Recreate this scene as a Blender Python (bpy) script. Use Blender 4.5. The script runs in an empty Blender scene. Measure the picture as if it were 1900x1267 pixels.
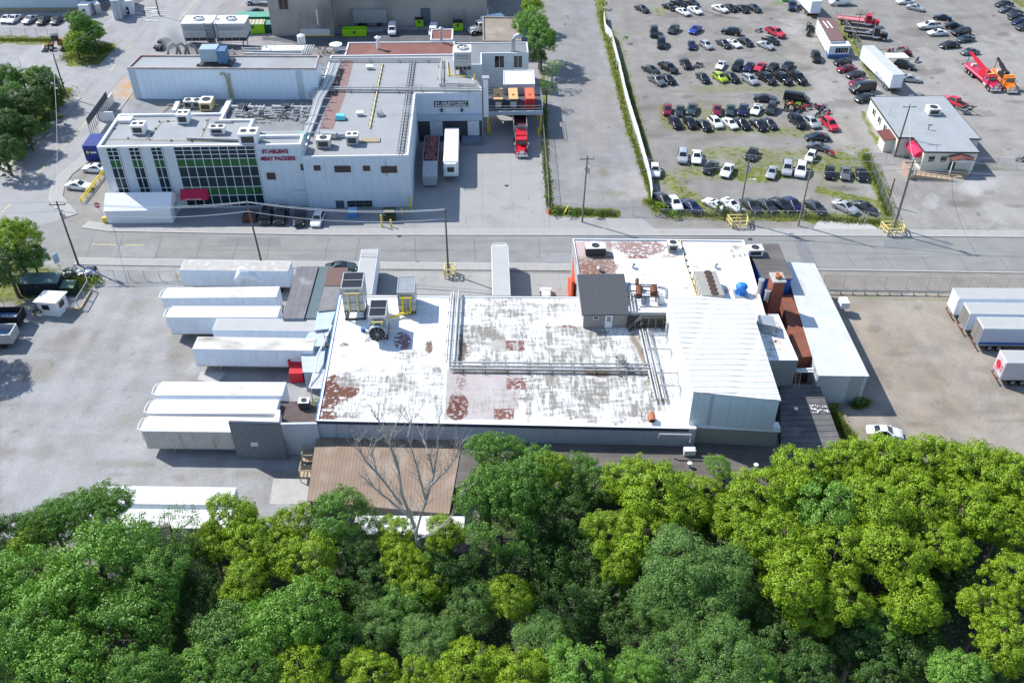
import bpy,bmesh,math,random
from mathutils import Vector,Matrix,noise as mnoise
random.seed(7)
SC = bpy.context.scene
COL = SC.collection
R = math.radians

# ------------------------------------------------------------------ camera
PW = 1900.0
FPX = 1738.6
CAMH = 84.0
PITCH = math.atan(1407.5/1738.6)
YAW = R(1.76)
cd = bpy.data.cameras.new('camera')
cd.sensor_width = 36.0
cd.lens = FPX/PW*36.0
cd.clip_end = 6000
cam = bpy.data.objects.new('camera',cd)
COL.objects.link(cam)
cam.location = (0,0,CAMH)
cam.rotation_euler = (math.pi/2-PITCH,0,-YAW)
SC.camera = cam

# ------------------------------------------------------------------ light
SUNV = Vector((-.831,.543,1.0)).normalized()      # towards the sun
w = bpy.data.worlds.new('World'); SC.world = w; w.use_nodes = True
nt = w.node_tree
sky = nt.nodes.new('ShaderNodeTexSky'); sky.sky_type = 'NISHITA'; sky.sun_disc = False
sky.sun_elevation = math.asin(SUNV.z)
sky.sun_rotation = math.atan2(SUNV.x,SUNV.y)
sky.air_density = 1.0; sky.dust_density = .5; sky.ozone_density = 1.6
bg = nt.nodes['Background']; bg.inputs['Strength'].default_value = 0.15
nt.links.new(sky.outputs[0],bg.inputs[0])
sl = bpy.data.lights.new('sun','SUN'); sl.energy = 4.6; sl.angle = R(.5); sl.color = (1,.965,.91)
so = bpy.data.objects.new('sun',sl); COL.objects.link(so)
so.rotation_euler = SUNV.to_track_quat('Z','Y').to_euler()
SC.view_settings.view_transform = 'Standard'
SC.view_settings.look = 'None'
SC.view_settings.exposure = 0.46
SC.view_settings.gamma = 1.0

# ------------------------------------------------------------------ survey: photo pixel + height -> world point, and back
sp,cp = math.sin(PITCH),math.cos(PITCH)
sy,cy = math.sin(YAW),math.cos(YAW)
def G(px,py,z=0.0):
    u = px-950; v = py-633.5
    t = (CAMH-z)/(FPX*sp+v*cp)
    X = u*t; Y = (FPX*cp-v*sp)*t
    return Vector((X*cy+Y*sy,-X*sy+Y*cy,z))
def PX(x,y,z):
    X = x*cy-y*sy; Y = x*sy+y*cy; d = CAMH-z
    zc = max(Y*cp+d*sp,1e-3); v = d*cp-Y*sp
    return (950+FPX*X/zc,633.5+FPX*v/zc)
def zoom(x0,y0,s):
    return lambda a,b: (x0+a/s,y0+b/s)

# ------------------------------------------------------------------ mesh builder
OFF = {}
class MB:
    def __init__(s): s.v = []; s.f = []
    def add(s,vs,fs):
        n = len(s.v); s.v += [tuple(p) for p in vs]; s.f += [tuple(i+n for i in q) for q in fs]; return s
    def quad(s,a,b,c,d): return s.add([a,b,c,d],[(0,1,2,3)])
    def hexa(s,b4,t4):
        return s.add(list(b4)+list(t4),[(3,2,1,0),(4,5,6,7),(0,1,5,4),(1,2,6,5),(2,3,7,6),(3,0,4,7)])
    def box(s,x0,y0,z0,x1,y1,z1):
        return s.hexa([(x0,y0,z0),(x1,y0,z0),(x1,y1,z0),(x0,y1,z0)],[(x0,y0,z1),(x1,y0,z1),(x1,y1,z1),(x0,y1,z1)])
    def cbox(s,c,sz,rz=0,rx=0,ry=0):
        m = Matrix.Translation(Vector(c)) @ Matrix.Rotation(rz,4,'Z') @ Matrix.Rotation(ry,4,'Y') @ Matrix.Rotation(rx,4,'X')
        a,b,c2 = sz[0]/2,sz[1]/2,sz[2]/2
        P = [m @ Vector(q) for q in [(-a,-b,-c2),(a,-b,-c2),(a,b,-c2),(-a,b,-c2),(-a,-b,c2),(a,-b,c2),(a,b,c2),(-a,b,c2)]]
        return s.hexa(P[:4],P[4:])
    def prism(s,poly,z0,z1):
        n = len(poly)
        A = sum(poly[i][0]*poly[(i+1) % n][1]-poly[(i+1) % n][0]*poly[i][1] for i in range(n))
        if A < 0: poly = poly[::-1]
        za = z1 if isinstance(z1,(list,tuple)) else [z1]*n
        if A < 0 and isinstance(z1,(list,tuple)): za = za[::-1]
        vs = [(p[0],p[1],z0) for p in poly]+[(p[0],p[1],h) for p,h in zip(poly,za)]
        fs = [tuple(range(n-1,-1,-1)),tuple(range(n,2*n))]+[(i,(i+1) % n,(i+1) % n+n,i+n) for i in range(n)]
        return s.add(vs,fs)
    def flat(s,poly,z):
        n = len(poly)
        A = sum(poly[i][0]*poly[(i+1) % n][1]-poly[(i+1) % n][0]*poly[i][1] for i in range(n))
        if A < 0: poly = poly[::-1]
        return s.add([(p[0],p[1],z) for p in poly],[tuple(range(n))])
    def beam(s,p,q,w,h=None):
        h = h or w; p = Vector(p); q = Vector(q); d = q-p
        if d.length < 1e-5: return s
        d.normalize(); up = Vector((0,0,1)) if abs(d.z) < .95 else Vector((0,1,0))
        a = d.cross(up).normalized()*w/2; b = a.cross(d).normalized()*h/2
        return s.hexa([p-a-b,p+a-b,p+a+b,p-a+b],[q-a-b,q+a-b,q+a+b,q-a+b])
    def tube(s,pts,r,n=6,cap=True):
        pts = [Vector(p) for p in pts]; rs = r if isinstance(r,(list,tuple)) else [r]*len(pts)
        base = len(s.v); k = len(pts)
        for i,p in enumerate(pts):
            d = (pts[min(i+1,k-1)]-pts[max(i-1,0)])
            d = d.normalized() if d.length > 1e-6 else Vector((0,0,1))
            up = Vector((0,0,1)) if abs(d.z) < .95 else Vector((0,1,0))
            a = d.cross(up).normalized(); b = a.cross(d).normalized()
            for j in range(n):
                t = 2*math.pi*j/n
                s.v.append(tuple(p+(a*math.cos(t)+b*math.sin(t))*rs[i]))
        for i in range(k-1):
            for j in range(n):
                s.f.append((base+i*n+j,base+(i+1)*n+j,base+(i+1)*n+(j+1) % n,base+i*n+(j+1) % n))
        if cap:
            s.f.append(tuple(base+j for j in range(n))); s.f.append(tuple(base+(k-1)*n+j for j in range(n-1,-1,-1)))
        return s
    def cyl(s,c,r,h,n=16,r2=None,axis='z'):
        c = Vector(c); ax = Vector((axis == 'x',axis == 'y',axis == 'z')) if isinstance(axis,str) else axis
        return s.tube([c,c+ax*h],[r,r if r2 is None else r2],n)
    def cone_ring(s,c,r0,r1,h,n=24):
        c = Vector(c); b = len(s.v)
        for r,z in ((r1,0),(r1,h),(r0,h),(r0,0)):
            for j in range(n):
                t = 2*math.pi*j/n; s.v.append((c.x+r*math.cos(t),c.y+r*math.sin(t),c.z+z))
        for k in range(4):
            for j in range(n):
                s.f.append((b+k*n+j,b+k*n+(j+1) % n,b+((k+1) % 4)*n+(j+1) % n,b+((k+1) % 4)*n+j))
        return s
    def build(s,name,mat,parent=None,loc=None,smooth=False,**props):
        off = OFF.get(parent.name,Vector((0,0,0))) if parent else (Vector(loc) if loc is not None else Vector((0,0,0)))
        me = bpy.data.meshes.new(name)
        me.from_pydata([(v[0]-off[0],v[1]-off[1],v[2]-off[2]) for v in s.v],[],s.f)
        me.materials.append(mat)
        o = bpy.data.objects.new(name,me); COL.objects.link(o)
        if parent: o.parent = parent
        else: o.location = off
        OFF[o.name] = off
        if smooth:
            me.polygons.foreach_set('use_smooth',[True]*len(me.polygons)); me.set_sharp_from_angle(angle=R(38))
        me.update()
        for k,v in props.items(): o[k] = v
        return o

def thing(name,label,cat,loc=(0,0,0),group=None):
    o = bpy.data.objects.new(name,None); COL.objects.link(o); o.location = Vector(loc); o.empty_display_size = .3
    o['label'] = label; o['category'] = cat
    if group: o['group'] = group
    OFF[o.name] = Vector(loc)
    return o
def tag(o,label,cat,group=None):
    o['label'] = label; o['category'] = cat
    if group: o['group'] = group
    return o
def mats_of(o,m):
    o.material_slots[0].link = 'OBJECT'; o.material_slots[0].material = m
KIDS = {}
def kids(o):
    if o.name not in KIDS: KIDS[o.name] = list(o.children)
    return KIDS[o.name]
def copy_tree(src,parent=None,swap=None):
    c = src.copy(); COL.objects.link(c)
    if parent: c.parent = parent; c.matrix_parent_inverse = src.matrix_parent_inverse
    if swap and c.type == 'MESH':
        m = c.material_slots[0].material
        if m.name in swap: mats_of(c,swap[m.name])
    for k in kids(src): copy_tree(k,c,swap)
    return c

# ------------------------------------------------------------------ materials
MC = {}
def mat(name,col,rough=.7,metal=0.0,var=.12,sc=.8,fine=.06,dirt=None,dirtamt=.5,dirtsc=.3,stretch=None,
        seam=None,corr=None,bump=0.0,spec=.4,coat=0.0,trans=0.0,alpha=None):
    """seam=(axis,spacing,width,dark)  corr=(axis,spacing,strength)  stretch=(sx,sy,sz) for the dirt noise"""
    if name in MC: return MC[name]
    m = bpy.data.materials.new(name); m.use_nodes = True; t = m.node_tree; N = t.nodes; L = t.links
    b = N['Principled BSDF']
    b.inputs['Roughness'].default_value = rough; b.inputs['Metallic'].default_value = metal
    b.inputs['Specular IOR Level'].default_value = spec
    if coat: b.inputs['Coat Weight'].default_value = coat; b.inputs['Coat Roughness'].default_value = .08
    tc = N.new('ShaderNodeTexCoord')
    def noise(scale,detail=5,vec=None):
        n = N.new('ShaderNodeTexNoise'); n.inputs['Scale'].default_value = scale; n.inputs['Detail'].default_value = detail
        L.new(vec or tc.outputs['Object'],n.inputs['Vector']); return n.outputs['Fac']
    def math_(op,a,bb=None,clamp=False):
        n = N.new('ShaderNodeMath'); n.operation = op; n.use_clamp = clamp
        for i,x in enumerate((a,bb)):
            if x is None: continue
            if isinstance(x,(int,float)): n.inputs[i].default_value = x
            else: L.new(x,n.inputs[i])
        return n.outputs[0]
    def mixc(f,a,c2,mode='MIX'):
        n = N.new('ShaderNodeMix'); n.data_type = 'RGBA'; n.blend_type = mode
        if isinstance(f,(int,float)): n.inputs[0].default_value = f
        else: L.new(f,n.inputs[0])
        for i,x in ((6,a),(7,c2)):
            if isinstance(x,(tuple,list)): n.inputs[i].default_value = (*x[:3],1)
            else: L.new(x,n.inputs[i])
        return n.outputs[2]
    v1 = noise(sc,6)
    k = math_('ADD',math_('MULTIPLY',math_('SUBTRACT',v1,.5),var*4),1)
    if fine:
        v2 = noise(sc*12,3)
        k = math_('ADD',k,math_('MULTIPLY',math_('SUBTRACT',v2,.5),fine*4))
    if seam or corr:
        sx = N.new('ShaderNodeSeparateXYZ'); L.new(tc.outputs['Object'],sx.inputs[0])
    if seam:
        for (ax,spc,wd,dk) in (seam if isinstance(seam,list) else [seam]):
            fr = math_('FRACT',math_('DIVIDE',math_('ADD',sx.outputs['xyz'.index(ax)],500.0),spc))
            ln = math_('LESS_THAN',fr,wd/spc)
            k = math_('MULTIPLY',k,math_('SUBTRACT',1.0,math_('MULTIPLY',ln,dk)))
    cb = N.new('ShaderNodeCombineColor')
    for i in range(3): L.new(math_('MULTIPLY',k,col[i],True),cb.inputs[i])
    c = cb.outputs[0]
    if dirt:
        vec = tc.outputs['Object']
        if stretch:
            mp = N.new('ShaderNodeMapping'); mp.inputs['Scale'].default_value = stretch; L.new(vec,mp.inputs[0]); vec = mp.outputs[0]
        d = noise(dirtsc,8,vec)
        f = math_('MULTIPLY',math_('SUBTRACT',d,.62-.25*dirtamt),5,True)
        f = math_('MULTIPLY',f,min(1,dirtamt+.25))
        c = mixc(f,c,dirt)
    L.new(c,b.inputs['Base Color'])
    h = None
    if corr:
        ax,spc,st = corr
        ph = math_('MULTIPLY',sx.outputs['xyz'.index(ax)],2*math.pi/spc)
        h = math_('MULTIPLY',math_('SINE',ph),st)
    if bump:
        hb = math_('MULTIPLY',noise(sc*8,4),bump)
        h = hb if h is None else math_('ADD',h,hb)
    if h is not None:
        bn = N.new('ShaderNodeBump'); bn.inputs['Strength'].default_value = 1.0; bn.inputs['Distance'].default_value = 1.0
        L.new(h,bn.inputs['Height']); L.new(bn.outputs[0],b.inputs['Normal'])
    if trans:
        tr = N.new('ShaderNodeBsdfTranslucent'); mx = N.new('ShaderNodeMixShader'); mx.inputs[0].default_value = trans
        tcol = mixc(.5,c,(col[0]*1.6,col[1]*1.5,col[2]*.4)); L.new(tcol,tr.inputs[0])
        L.new(b.outputs[0],mx.inputs[1]); L.new(tr.outputs[0],mx.inputs[2])
        L.new(mx.outputs[0],N['Material Output'].inputs[0])
    if alpha is not None:
        b.inputs['Alpha'].default_value = alpha
    MC[name] = m
    return m

white = mat('white_paint',(.78,.79,.8),.5,var=.03)
offwhite = mat('off_white',(.7,.71,.69),.6,var=.06,dirt=(.38,.36,.32),dirtamt=.25,dirtsc=.5)
galv = mat('galvanised_steel',(.45,.47,.48),.42,.5,var=.12,sc=1.5)
pipem = mat('insulated_pipe',(.47,.48,.48),.4,.35,var=.12,sc=2)
steel = mat('grey_steel',(.28,.3,.31),.5,.4,var=.12)
darkm = mat('dark_metal',(.05,.055,.06),.5,.2,var=.1)
blackm = mat('black_rubber',(.018,.018,.02),.8,var=.1)
chrome = mat('chrome',(.75,.76,.78),.2,.9,var=.03)
yellow = mat('yellow_paint',(.75,.55,.04),.5,var=.08)
paleyel = mat('weathered_yellow_paint',(.68,.56,.24),.7,var=.12)
redm = mat('red_paint',(.55,.012,.03),.4,var=.05)
bluem = mat('blue_paint',(.02,.1,.36),.5,var=.1)
wood = mat('weathered_wood',(.13,.1,.075),.85,var=.25,sc=3)
palewood = mat('pale_wood',(.42,.33,.22),.8,var=.2,sc=3)
glass = mat('dark_glass',(.012,.018,.022),.08,0,var=0,fine=0,spec=.8)
rust = mat('rusty_steel',(.15,.06,.035),.85,.1,var=.4,sc=1.5,fine=.15)
brickred = mat('red_brick',(.27,.085,.055),.85,var=.15,seam=[('z',.15,.02,.35)],sc=3)
wire = mat('wire',(.55,.56,.58),.5,.5,var=0,fine=0)
concrete = mat('concrete',(.42,.41,.39),.85,var=.1,sc=.5,fine=.08)
import numpy as np
# ------------------------------------------------------------------ painted sheets: real surface colour (paving kinds, grass, stains) per vertex
def px_np(x,y,z):
    X = x*cy-y*sy; Y = x*sy+y*cy; d = CAMH-z
    zc = np.maximum(Y*cp+d*sp,5.0); v = d*cp-Y*sp
    return 950+FPX*X/zc,633.5+FPX*v/zc
class Paint:
    """colours the vertices of a sheet; shapes are given as surveyed outlines"""
    ragged = .25
    def __init__(s,x,y,z,base):
        s.px,s.py = px_np(x,y,z)
        rr = np.random.RandomState(3)
        s.jx = np.array([mnoise.noise(Vector((a*.35,b*.35,1))) for a,b in zip(x,y)])
        s.jy = np.array([mnoise.noise(Vector((a*.35,b*.35,9))) for a,b in zip(x,y)])
        s.j2 = np.array([mnoise.noise(Vector((a*2.3,b*2.3,4)))+.6*mnoise.noise(Vector((a*6.5,b*6.5,2))) for a,b in zip(x,y)])
        s.c = np.tile(np.array([*base,0.0]),(len(x),1))
    def mix(s,f,col,g=0.0):
        f = np.clip(f,0,1)[:,None]
        s.c = s.c*(1-f)+np.array([*col,g])*f
    def poly(s,pts,col,g=0.0,jit=0.0,amt=1.0):
        X = s.px+s.jx*jit; Y = s.py+s.jy*jit
        ins = np.zeros(len(X),bool); n = len(pts)
        for i in range(n):
            x1,y1 = pts[i]; x2,y2 = pts[(i+1) % n]
            if y1 == y2: continue
            c = ((y1 > Y) != (y2 > Y)) & (X < (x2-x1)*(Y-y1)/(y2-y1)+x1)
            ins ^= c
        s.mix(ins*amt,col,g)
    def blob(s,cx,cy_,rx,ry,col,g=0.0,amt=1.0,hard=1.6,rot=0.0):
        dx = s.px-cx; dy = s.py-cy_
        if rot: dx,dy = dx*math.cos(rot)+dy*math.sin(rot),-dx*math.sin(rot)+dy*math.cos(rot)
        d = np.sqrt((dx/rx)**2+(dy/ry)**2)+s.jx*.45+s.jy*.25+s.j2*s.ragged
        f = np.clip((1-d)*hard*(1+2*s.ragged)+.5,0,1)*amt
        if s.ragged > .3 and not g: f = np.clip((f+s.j2*1.1+s.jx*.3-.3)*3.0,0,1)*np.clip(f*2,0,1)*min(1,amt+.05)
        s.mix(f,col,g)
    def rect(s,z,a,b,c,d,col,amt=.9):
        k = s.c.copy(); s.poly([z(a,b),z(c,b),z(c,d),z(a,d)],col); f = np.clip((s.j2*1.3+s.jx*.3+.35)*4,0,1)[:,None]*amt; s.c = k*(1-f)+s.c*f
    def line(s,pts,wd,col,g=0.0,amt=1.0,jit=6,soft=3):
        X = s.px+s.jx*jit; Y = s.py+s.jy*jit; best = np.full(len(X),1e9)
        for (x1,y1),(x2,y2) in zip(pts,pts[1:]):
            L2 = (x2-x1)**2+(y2-y1)**2
            t = np.clip(((X-x1)*(x2-x1)+(Y-y1)*(y2-y1))/L2,0,1)
            best = np.minimum(best,np.hypot(X-(x1+t*(x2-x1)),Y-(y1+t*(y2-y1))))
        s.mix(np.clip((wd-best)/soft+.5,0,1)*amt,col,g)
def set_paint(me,P):
    a = me.color_attributes.new('tone','FLOAT_COLOR','POINT')
    a.data.foreach_set('color',P.c.astype(np.float32).ravel())
def painted_mat(name,rough=.9,n1=.5,a1=.12,n2=6,a2=.12,streak=None,grassmix=True,bump=.02,specks=0.0,tint=None):
    m = bpy.data.materials.new(name); m.use_nodes = True; t = m.node_tree; N = t.nodes; L = t.links
    b = N['Principled BSDF']; b.inputs['Roughness'].default_value = rough; b.inputs['Specular IOR Level'].default_value = .25
    at = N.new('ShaderNodeAttribute'); at.attribute_name = 'tone'
    tc = N.new('ShaderNodeTexCoord')
    def noise(sc,det=6,sx=None):
        n = N.new('ShaderNodeTexNoise'); n.inputs['Scale'].default_value = sc; n.inputs['Detail'].default_value = det
        v = tc.outputs['Object']
        if sx: mp = N.new('ShaderNodeMapping'); mp.inputs['Scale'].default_value = sx; L.new(v,mp.inputs[0]); v = mp.outputs[0]
        L.new(v,n.inputs['Vector']); return n.outputs['Fac']
    def M(op,a,c,cl=False):
        n = N.new('ShaderNodeMath'); n.operation = op; n.use_clamp = cl
        for i,x in enumerate((a,c)):
            if isinstance(x,(int,float)): n.inputs[i].default_value = x
            else: L.new(x,n.inputs[i])
        return n.outputs[0]
    k = M('ADD',M('MULTIPLY',M('SUBTRACT',noise(n1),.5),a1*4),1.0)
    k = M('ADD',k,M('MULTIPLY',M('SUBTRACT',noise(n2,4),.5),a2*4))
    k = M('ADD',k,M('MULTIPLY',M('SUBTRACT',noise(n1*.12,4),.5),a1*2.5))
    if streak:
        k = M('ADD',k,M('MULTIPLY',M('SUBTRACT',noise(.5,5,streak[0]),.5),streak[1]*4))
    if specks:
        k = M('SUBTRACT',k,M('MULTIPLY',M('GREATER_THAN',noise(n1*2.2,8),.66),specks))
    base = at.outputs['Color']
    if tint:
        tm = N.new('ShaderNodeMix'); tm.data_type = 'RGBA'; tm.blend_type = 'MULTIPLY'; tm.inputs[7].default_value = (*tint,1); L.new(base,tm.inputs[6])
        L.new(M('MULTIPLY',M('SUBTRACT',M('ADD',noise(.16,9),M('MULTIPLY',noise(1.3,6),.35)),.66),7,True),tm.inputs[0]); base = tm.outputs[2]
    if grassmix:
        # grass fraction in alpha: broken up by noise so that tufts mix with the gravel
        gn = noise(.9,8); gf = M('MULTIPLY',M('SUBTRACT',M('ADD',at.outputs['Alpha'],M('MULTIPLY',M('SUBTRACT',gn,.5),2.6)),.5),3,True)
        gf = M('MULTIPLY',gf,M('GREATER_THAN',at.outputs['Alpha'],.03))
        cr = N.new('ShaderNodeValToRGB'); cr.color_ramp.elements[0].color = (.05,.085,.015,1); cr.color_ramp.elements[1].color = (.2,.21,.035,1)
        cr.color_ramp.elements[0].position = .3; cr.color_ramp.elements[1].position = .7
        L.new(noise(1.6,8),cr.inputs[0])
        mx = N.new('ShaderNodeMix'); mx.data_type = 'RGBA'; L.new(gf,mx.inputs[0]); L.new(base,mx.inputs[6]); L.new(cr.outputs[0],mx.inputs[7]); base = mx.outputs[2]
    vm = N.new('ShaderNodeVectorMath'); vm.operation = 'SCALE'; L.new(base,vm.inputs[0]); L.new(k,vm.inputs['Scale'])
    L.new(vm.outputs[0],b.inputs['Base Color'])
    bn = N.new('ShaderNodeBump'); bn.inputs['Strength'].default_value = .6; bn.inputs['Distance'].default_value = bump
    L.new(noise(n2,6),bn.inputs['Height']); L.new(bn.outputs[0],b.inputs['Normal'])
    return m

# ------------------------------------------------------------------ ground: one sheet to the horizon, falling away into the wooded ravine in front
def gz(x,y):
    e = 64+1.2*math.sin(x*.09)
    t = min(max((e-y)/26,0),1)
    return -9*(t*t*(3-2*t))
fx = np.arange(-142,158,.5); fy = np.arange(38,262,.5)
xs = np.concatenate([[-2500,-1200,-600,-350,-220,-170],fx,[175,220,350,600,1200,2500]])
ys = np.concatenate([[-2000,-900,-400,-150,-50,0,15,25,32],fy,[275,300,350,450,700,1300,3000]])
X,Y = np.meshgrid(xs,ys); nx = len(xs); ny = len(ys)
Z = np.array([gz(a,b) for a,b in zip(X.ravel(),Y.ravel())])
me = bpy.data.meshes.new('ground')
I0 = (np.arange(ny-1)[:,None]*nx+np.arange(nx-1)[None,:]).ravel()
me.from_pydata(np.stack([X.ravel(),Y.ravel(),Z],1).tolist(),[],np.stack([I0,I0+1,I0+1+nx,I0+nx],1).tolist())
gx,gy = X.ravel(),Y.ravel()
P = Paint(gx,gy,0.0,(.245,.235,.22))
GRV = (.235,.228,.218)
P.poly([(0,480),(0,1267),(620,1267),(620,480),(300,478)],(.29,.292,.295))                 # left trailer yard, pale asphalt
P.poly([(1020,-40),(1020,410),(1215,410),(1170,180),(1118,-40)],(.235,.234,.236),jit=6)    # lane beside the white fence
P.poly([(1118,-60),(1170,180),(1215,420),(1900,425),(2100,420),(2000,-60)],(.232,.222,.208),jit=4)  # car storage lot
P.poly([(1500,120),(1500,200),(1580,300),(1620,420),(2050,430),(2000,60),(1700,90)],(.285,.275,.262),jit=26)  # paler hard-packed part
P.poly([(1545,545),(1900,545),(2200,545),(2200,900),(1540,900)],(.30,.268,.23),jit=10)    # right trailer yard, brown dirt
P.poly([(1100,500),(2300,503),(2300,547),(1100,545)],(.245,.225,.2),jit=6)
P.poly([(-300,-30),(420,-30),(300,60),(150,185),(0,330),(-300,600)],(.30,.30,.31),jit=2)
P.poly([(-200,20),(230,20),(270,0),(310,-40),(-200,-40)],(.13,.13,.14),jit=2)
P.poly([(190,100),(280,40),(240,95),(180,150)],(.3,.295,.29))
P.poly([(330,0),(640,0),(1010,60),(1010,200),(320,120)],(.27,.26,.265),jit=2)
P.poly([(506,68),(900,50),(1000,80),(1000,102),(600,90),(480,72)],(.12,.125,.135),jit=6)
P.poly([(752,240),(1018,200),(1018,430),(750,430)],(.31,.305,.3))                              # loading apron
P.poly([(230,142),(250,160),(242,185),(185,192)],(.5,.33,.17),jit=4)                         # rust stained strip
P.poly([(180,195),(235,185),(250,260),(180,300)],(.3,.3,.305))
# fine dirt patches
for a in [(1250,470,40,10),(1620,640,80,40),(1680,700,70,30),(1760,760,60,20),(1590,560,60,15)]:
    P.blob(*a,(.19,.155,.125),amt=.35)
P.line([(1600,600),(1640,680),(1700,760),(1760,840)],10,(.33,.275,.21),amt=.6,soft=10)
P.line([(1640,590),(1690,670),(1760,740),(1840,800)],8,(.33,.275,.21),amt=.5,soft=10)
P.line([(1580,700),(1660,790),(1700,830)],8,(.19,.165,.14),amt=.5,soft=8)
P.blob(1470,48,26,14,(.34,.33,.32),amt=.7); P.blob(1500,75,30,12,(.33,.32,.3),amt=.5)
P.blob(1560,250,40,26,(.3,.28,.25),amt=.7); P.blob(1700,345,60,20,(.19,.17,.16),amt=.5)
P.blob(1760,372,90,18,(.2,.185,.17),amt=.5); P.blob(1805,350,24,16,(.38,.38,.37),amt=.8); P.blob(1835,352,18,16,(.36,.36,.35),amt=.8)
P.blob(1725,375,18,14,(.36,.355,.35),amt=.7); P.blob(1850,390,40,20,(.31,.3,.28),amt=.6)
for a in [(1300,30),(1380,36),(1260,55),(1330,120),(1260,170),(1240,245),(1330,255),(1480,190),(1400,150),(1700,30),(1760,60),(1640,120),(1860,70),(1820,210),(1200,90),(1220,200)]:
    P.blob(a[0],a[1],30+a[0] % 17,7+a[1] % 5,(.15,.135,.12) if a[0] % 3 else (.29,.275,.255),amt=.42)
for i in range(90):
    a = random.uniform(1190,1890); b = random.uniform(5,400); P.blob(a,b,random.uniform(8,40),random.uniform(2,8),random.choice([(.13,.115,.1),(.16,.145,.125),(.31,.29,.265)]),amt=.5)
for i in range(50):
    a = random.uniform(1580,1890); b = random.uniform(560,820); P.blob(a,b,random.uniform(10,50),random.uniform(3,14),random.choice([(.17,.145,.12),(.31,.265,.22),(.2,.19,.17)]),amt=.45)
for i in range(60):
    a = random.uniform(0,560); b = random.uniform(560,880); P.blob(a,b,random.uniform(10,70),random.uniform(3,14),random.choice([(.24,.235,.23),(.33,.33,.34),(.25,.235,.21)]),amt=.4)
for i in range(60):                                                                                   # wheel scuffs in the lot
    a = random.uniform(1190,1560); b = random.uniform(15,330); L_ = random.uniform(20,60)
    P.line([(a,b),(a+L_*.5,b+random.uniform(-6,6)),(a+L_,b+random.uniform(-12,12))],1.1,(.15,.14,.13),amt=.5,jit=3,soft=1.5)
P.line([(1300,20),(1330,28),(1370,34)],1.5,(.1,.09,.085),amt=.8,soft=2)
P.blob(1180,340,45,30,(.33,.32,.31),amt=.8); P.blob(1100,330,50,26,(.29,.285,.28),amt=.5); P.blob(1110,200,40,60,(.26,.245,.23),amt=.6)
P.blob(1100,370,50,14,(.26,.25,.24),amt=.6); P.blob(1105,255,34,26,(.27,.255,.24),amt=.5)
for i in range(46):                                                                                   # turning tracks in the yards
    zone = random.choice([(20,520,580,880),(1590,1880,570,820),(1580,1880,60,400),(1040,1180,60,380)]); a = random.uniform(zone[0],zone[1]); b = random.uniform(zone[2],zone[3]); t_ = random.uniform(0,6.28); k_ = random.uniform(-.12,.12); q = []
    for j in range(12): q.append((a,b)); a += math.cos(t_)*random.uniform(5,8); b += math.sin(t_)*3.5; t_ += k_
    cl_ = random.choice([(.17,.165,.16),(.2,.19,.18),(.35,.345,.34)])
    for o_ in (0,5): P.line([(x+o_*.6,y+o_) for x,y in q],.9,cl_,amt=.4,jit=2,soft=2)
for i in range(40): P.blob(random.uniform(1040,1880),random.uniform(20,400),random.uniform(2,5),random.uniform(1,2.4),(.06,.055,.05),amt=.6)
for i in range(26): P.blob(random.uniform(20,560),random.uniform(580,890),random.uniform(2,7),random.uniform(1,2.6),(.12,.115,.11),amt=.5)
# grass in the lot
GR = (.2,.2,.12)
P.line([(1115,20),(1122,60),(1146,150),(1162,220),(1188,300),(1205,345),(1216,390)],7,GR,g=.95,soft=5)
P.line([(1112,0),(1118,40)],9,GR,g=.95,soft=5)
P.line([(1140,60),(1165,140),(1180,200),(1200,270),(1222,340)],5,GR,g=.5,soft=6)
P.line([(1204,375),(1240,393),(1330,398),(1480,400),(1560,408),(1640,415)],11,GR,g=1,soft=8)
P.line([(1235,225),(1260,235),(1400,240),(1500,248)],9,GR,g=.6,soft=8,amt=.9)
P.line([(1232,200),(1240,225)],9,GR,g=.6,soft=8)
P.blob(1318,218,90,22,GR,g=.5,amt=.8)
P.blob(1370,286,90,12,GR,g=.62,amt=.9); P.blob(1480,300,90,22,GR,g=.55,amt=.9); P.blob(1290,318,50,12,GR,g=.6,amt=.9)
P.blob(1380,318,110,16,GR,g=.68,amt=.9); P.blob(1400,325,60,14,GR,g=.85,amt=.9); P.blob(1560,310,60,30,GR,g=.7,amt=.9)
P.line([(1605,290),(1630,340),(1645,385),(1655,425)],13,GR,g=1,soft=8)
P.line([(1520,352),(1600,372),(1640,382)],8,GR,g=.8,soft=6); P.line([(1232,330),(1270,362),(1300,378)],13,GR,g=.7,soft=10)
P.blob(1340,165,60,8,GR,g=.35,amt=.8); P.blob(1450,165,50,7,GR,g=.4,amt=.8); P.blob(1225,22,12,8,GR,g=.5,amt=.8); P.blob(1440,6,12,5,GR,g=.4,amt=.8)
P.line([(1548,40),(1575,75),(1600,110),(1620,150)],6,GR,g=.8,soft=4); P.line([(1602,215),(1625,260),(1650,280)],4,GR,g=.8,soft=3)
P.line([(1885,0),(1900,10)],6,GR,g=.9,soft=3)
P.line([(1012,300),(1018,340),(1020,385)],6,GR,g=.9,soft=4); P.line([(1008,130),(1012,300)],5,GR,g=.7,soft=4)
P.line([(1022,392),(1140,397)],10,GR,g=.95,soft=6)
P.blob(1120,322,12,8,GR,g=.4,amt=.6); P.blob(1135,360,14,6,GR,g=.4,amt=.6)
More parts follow.
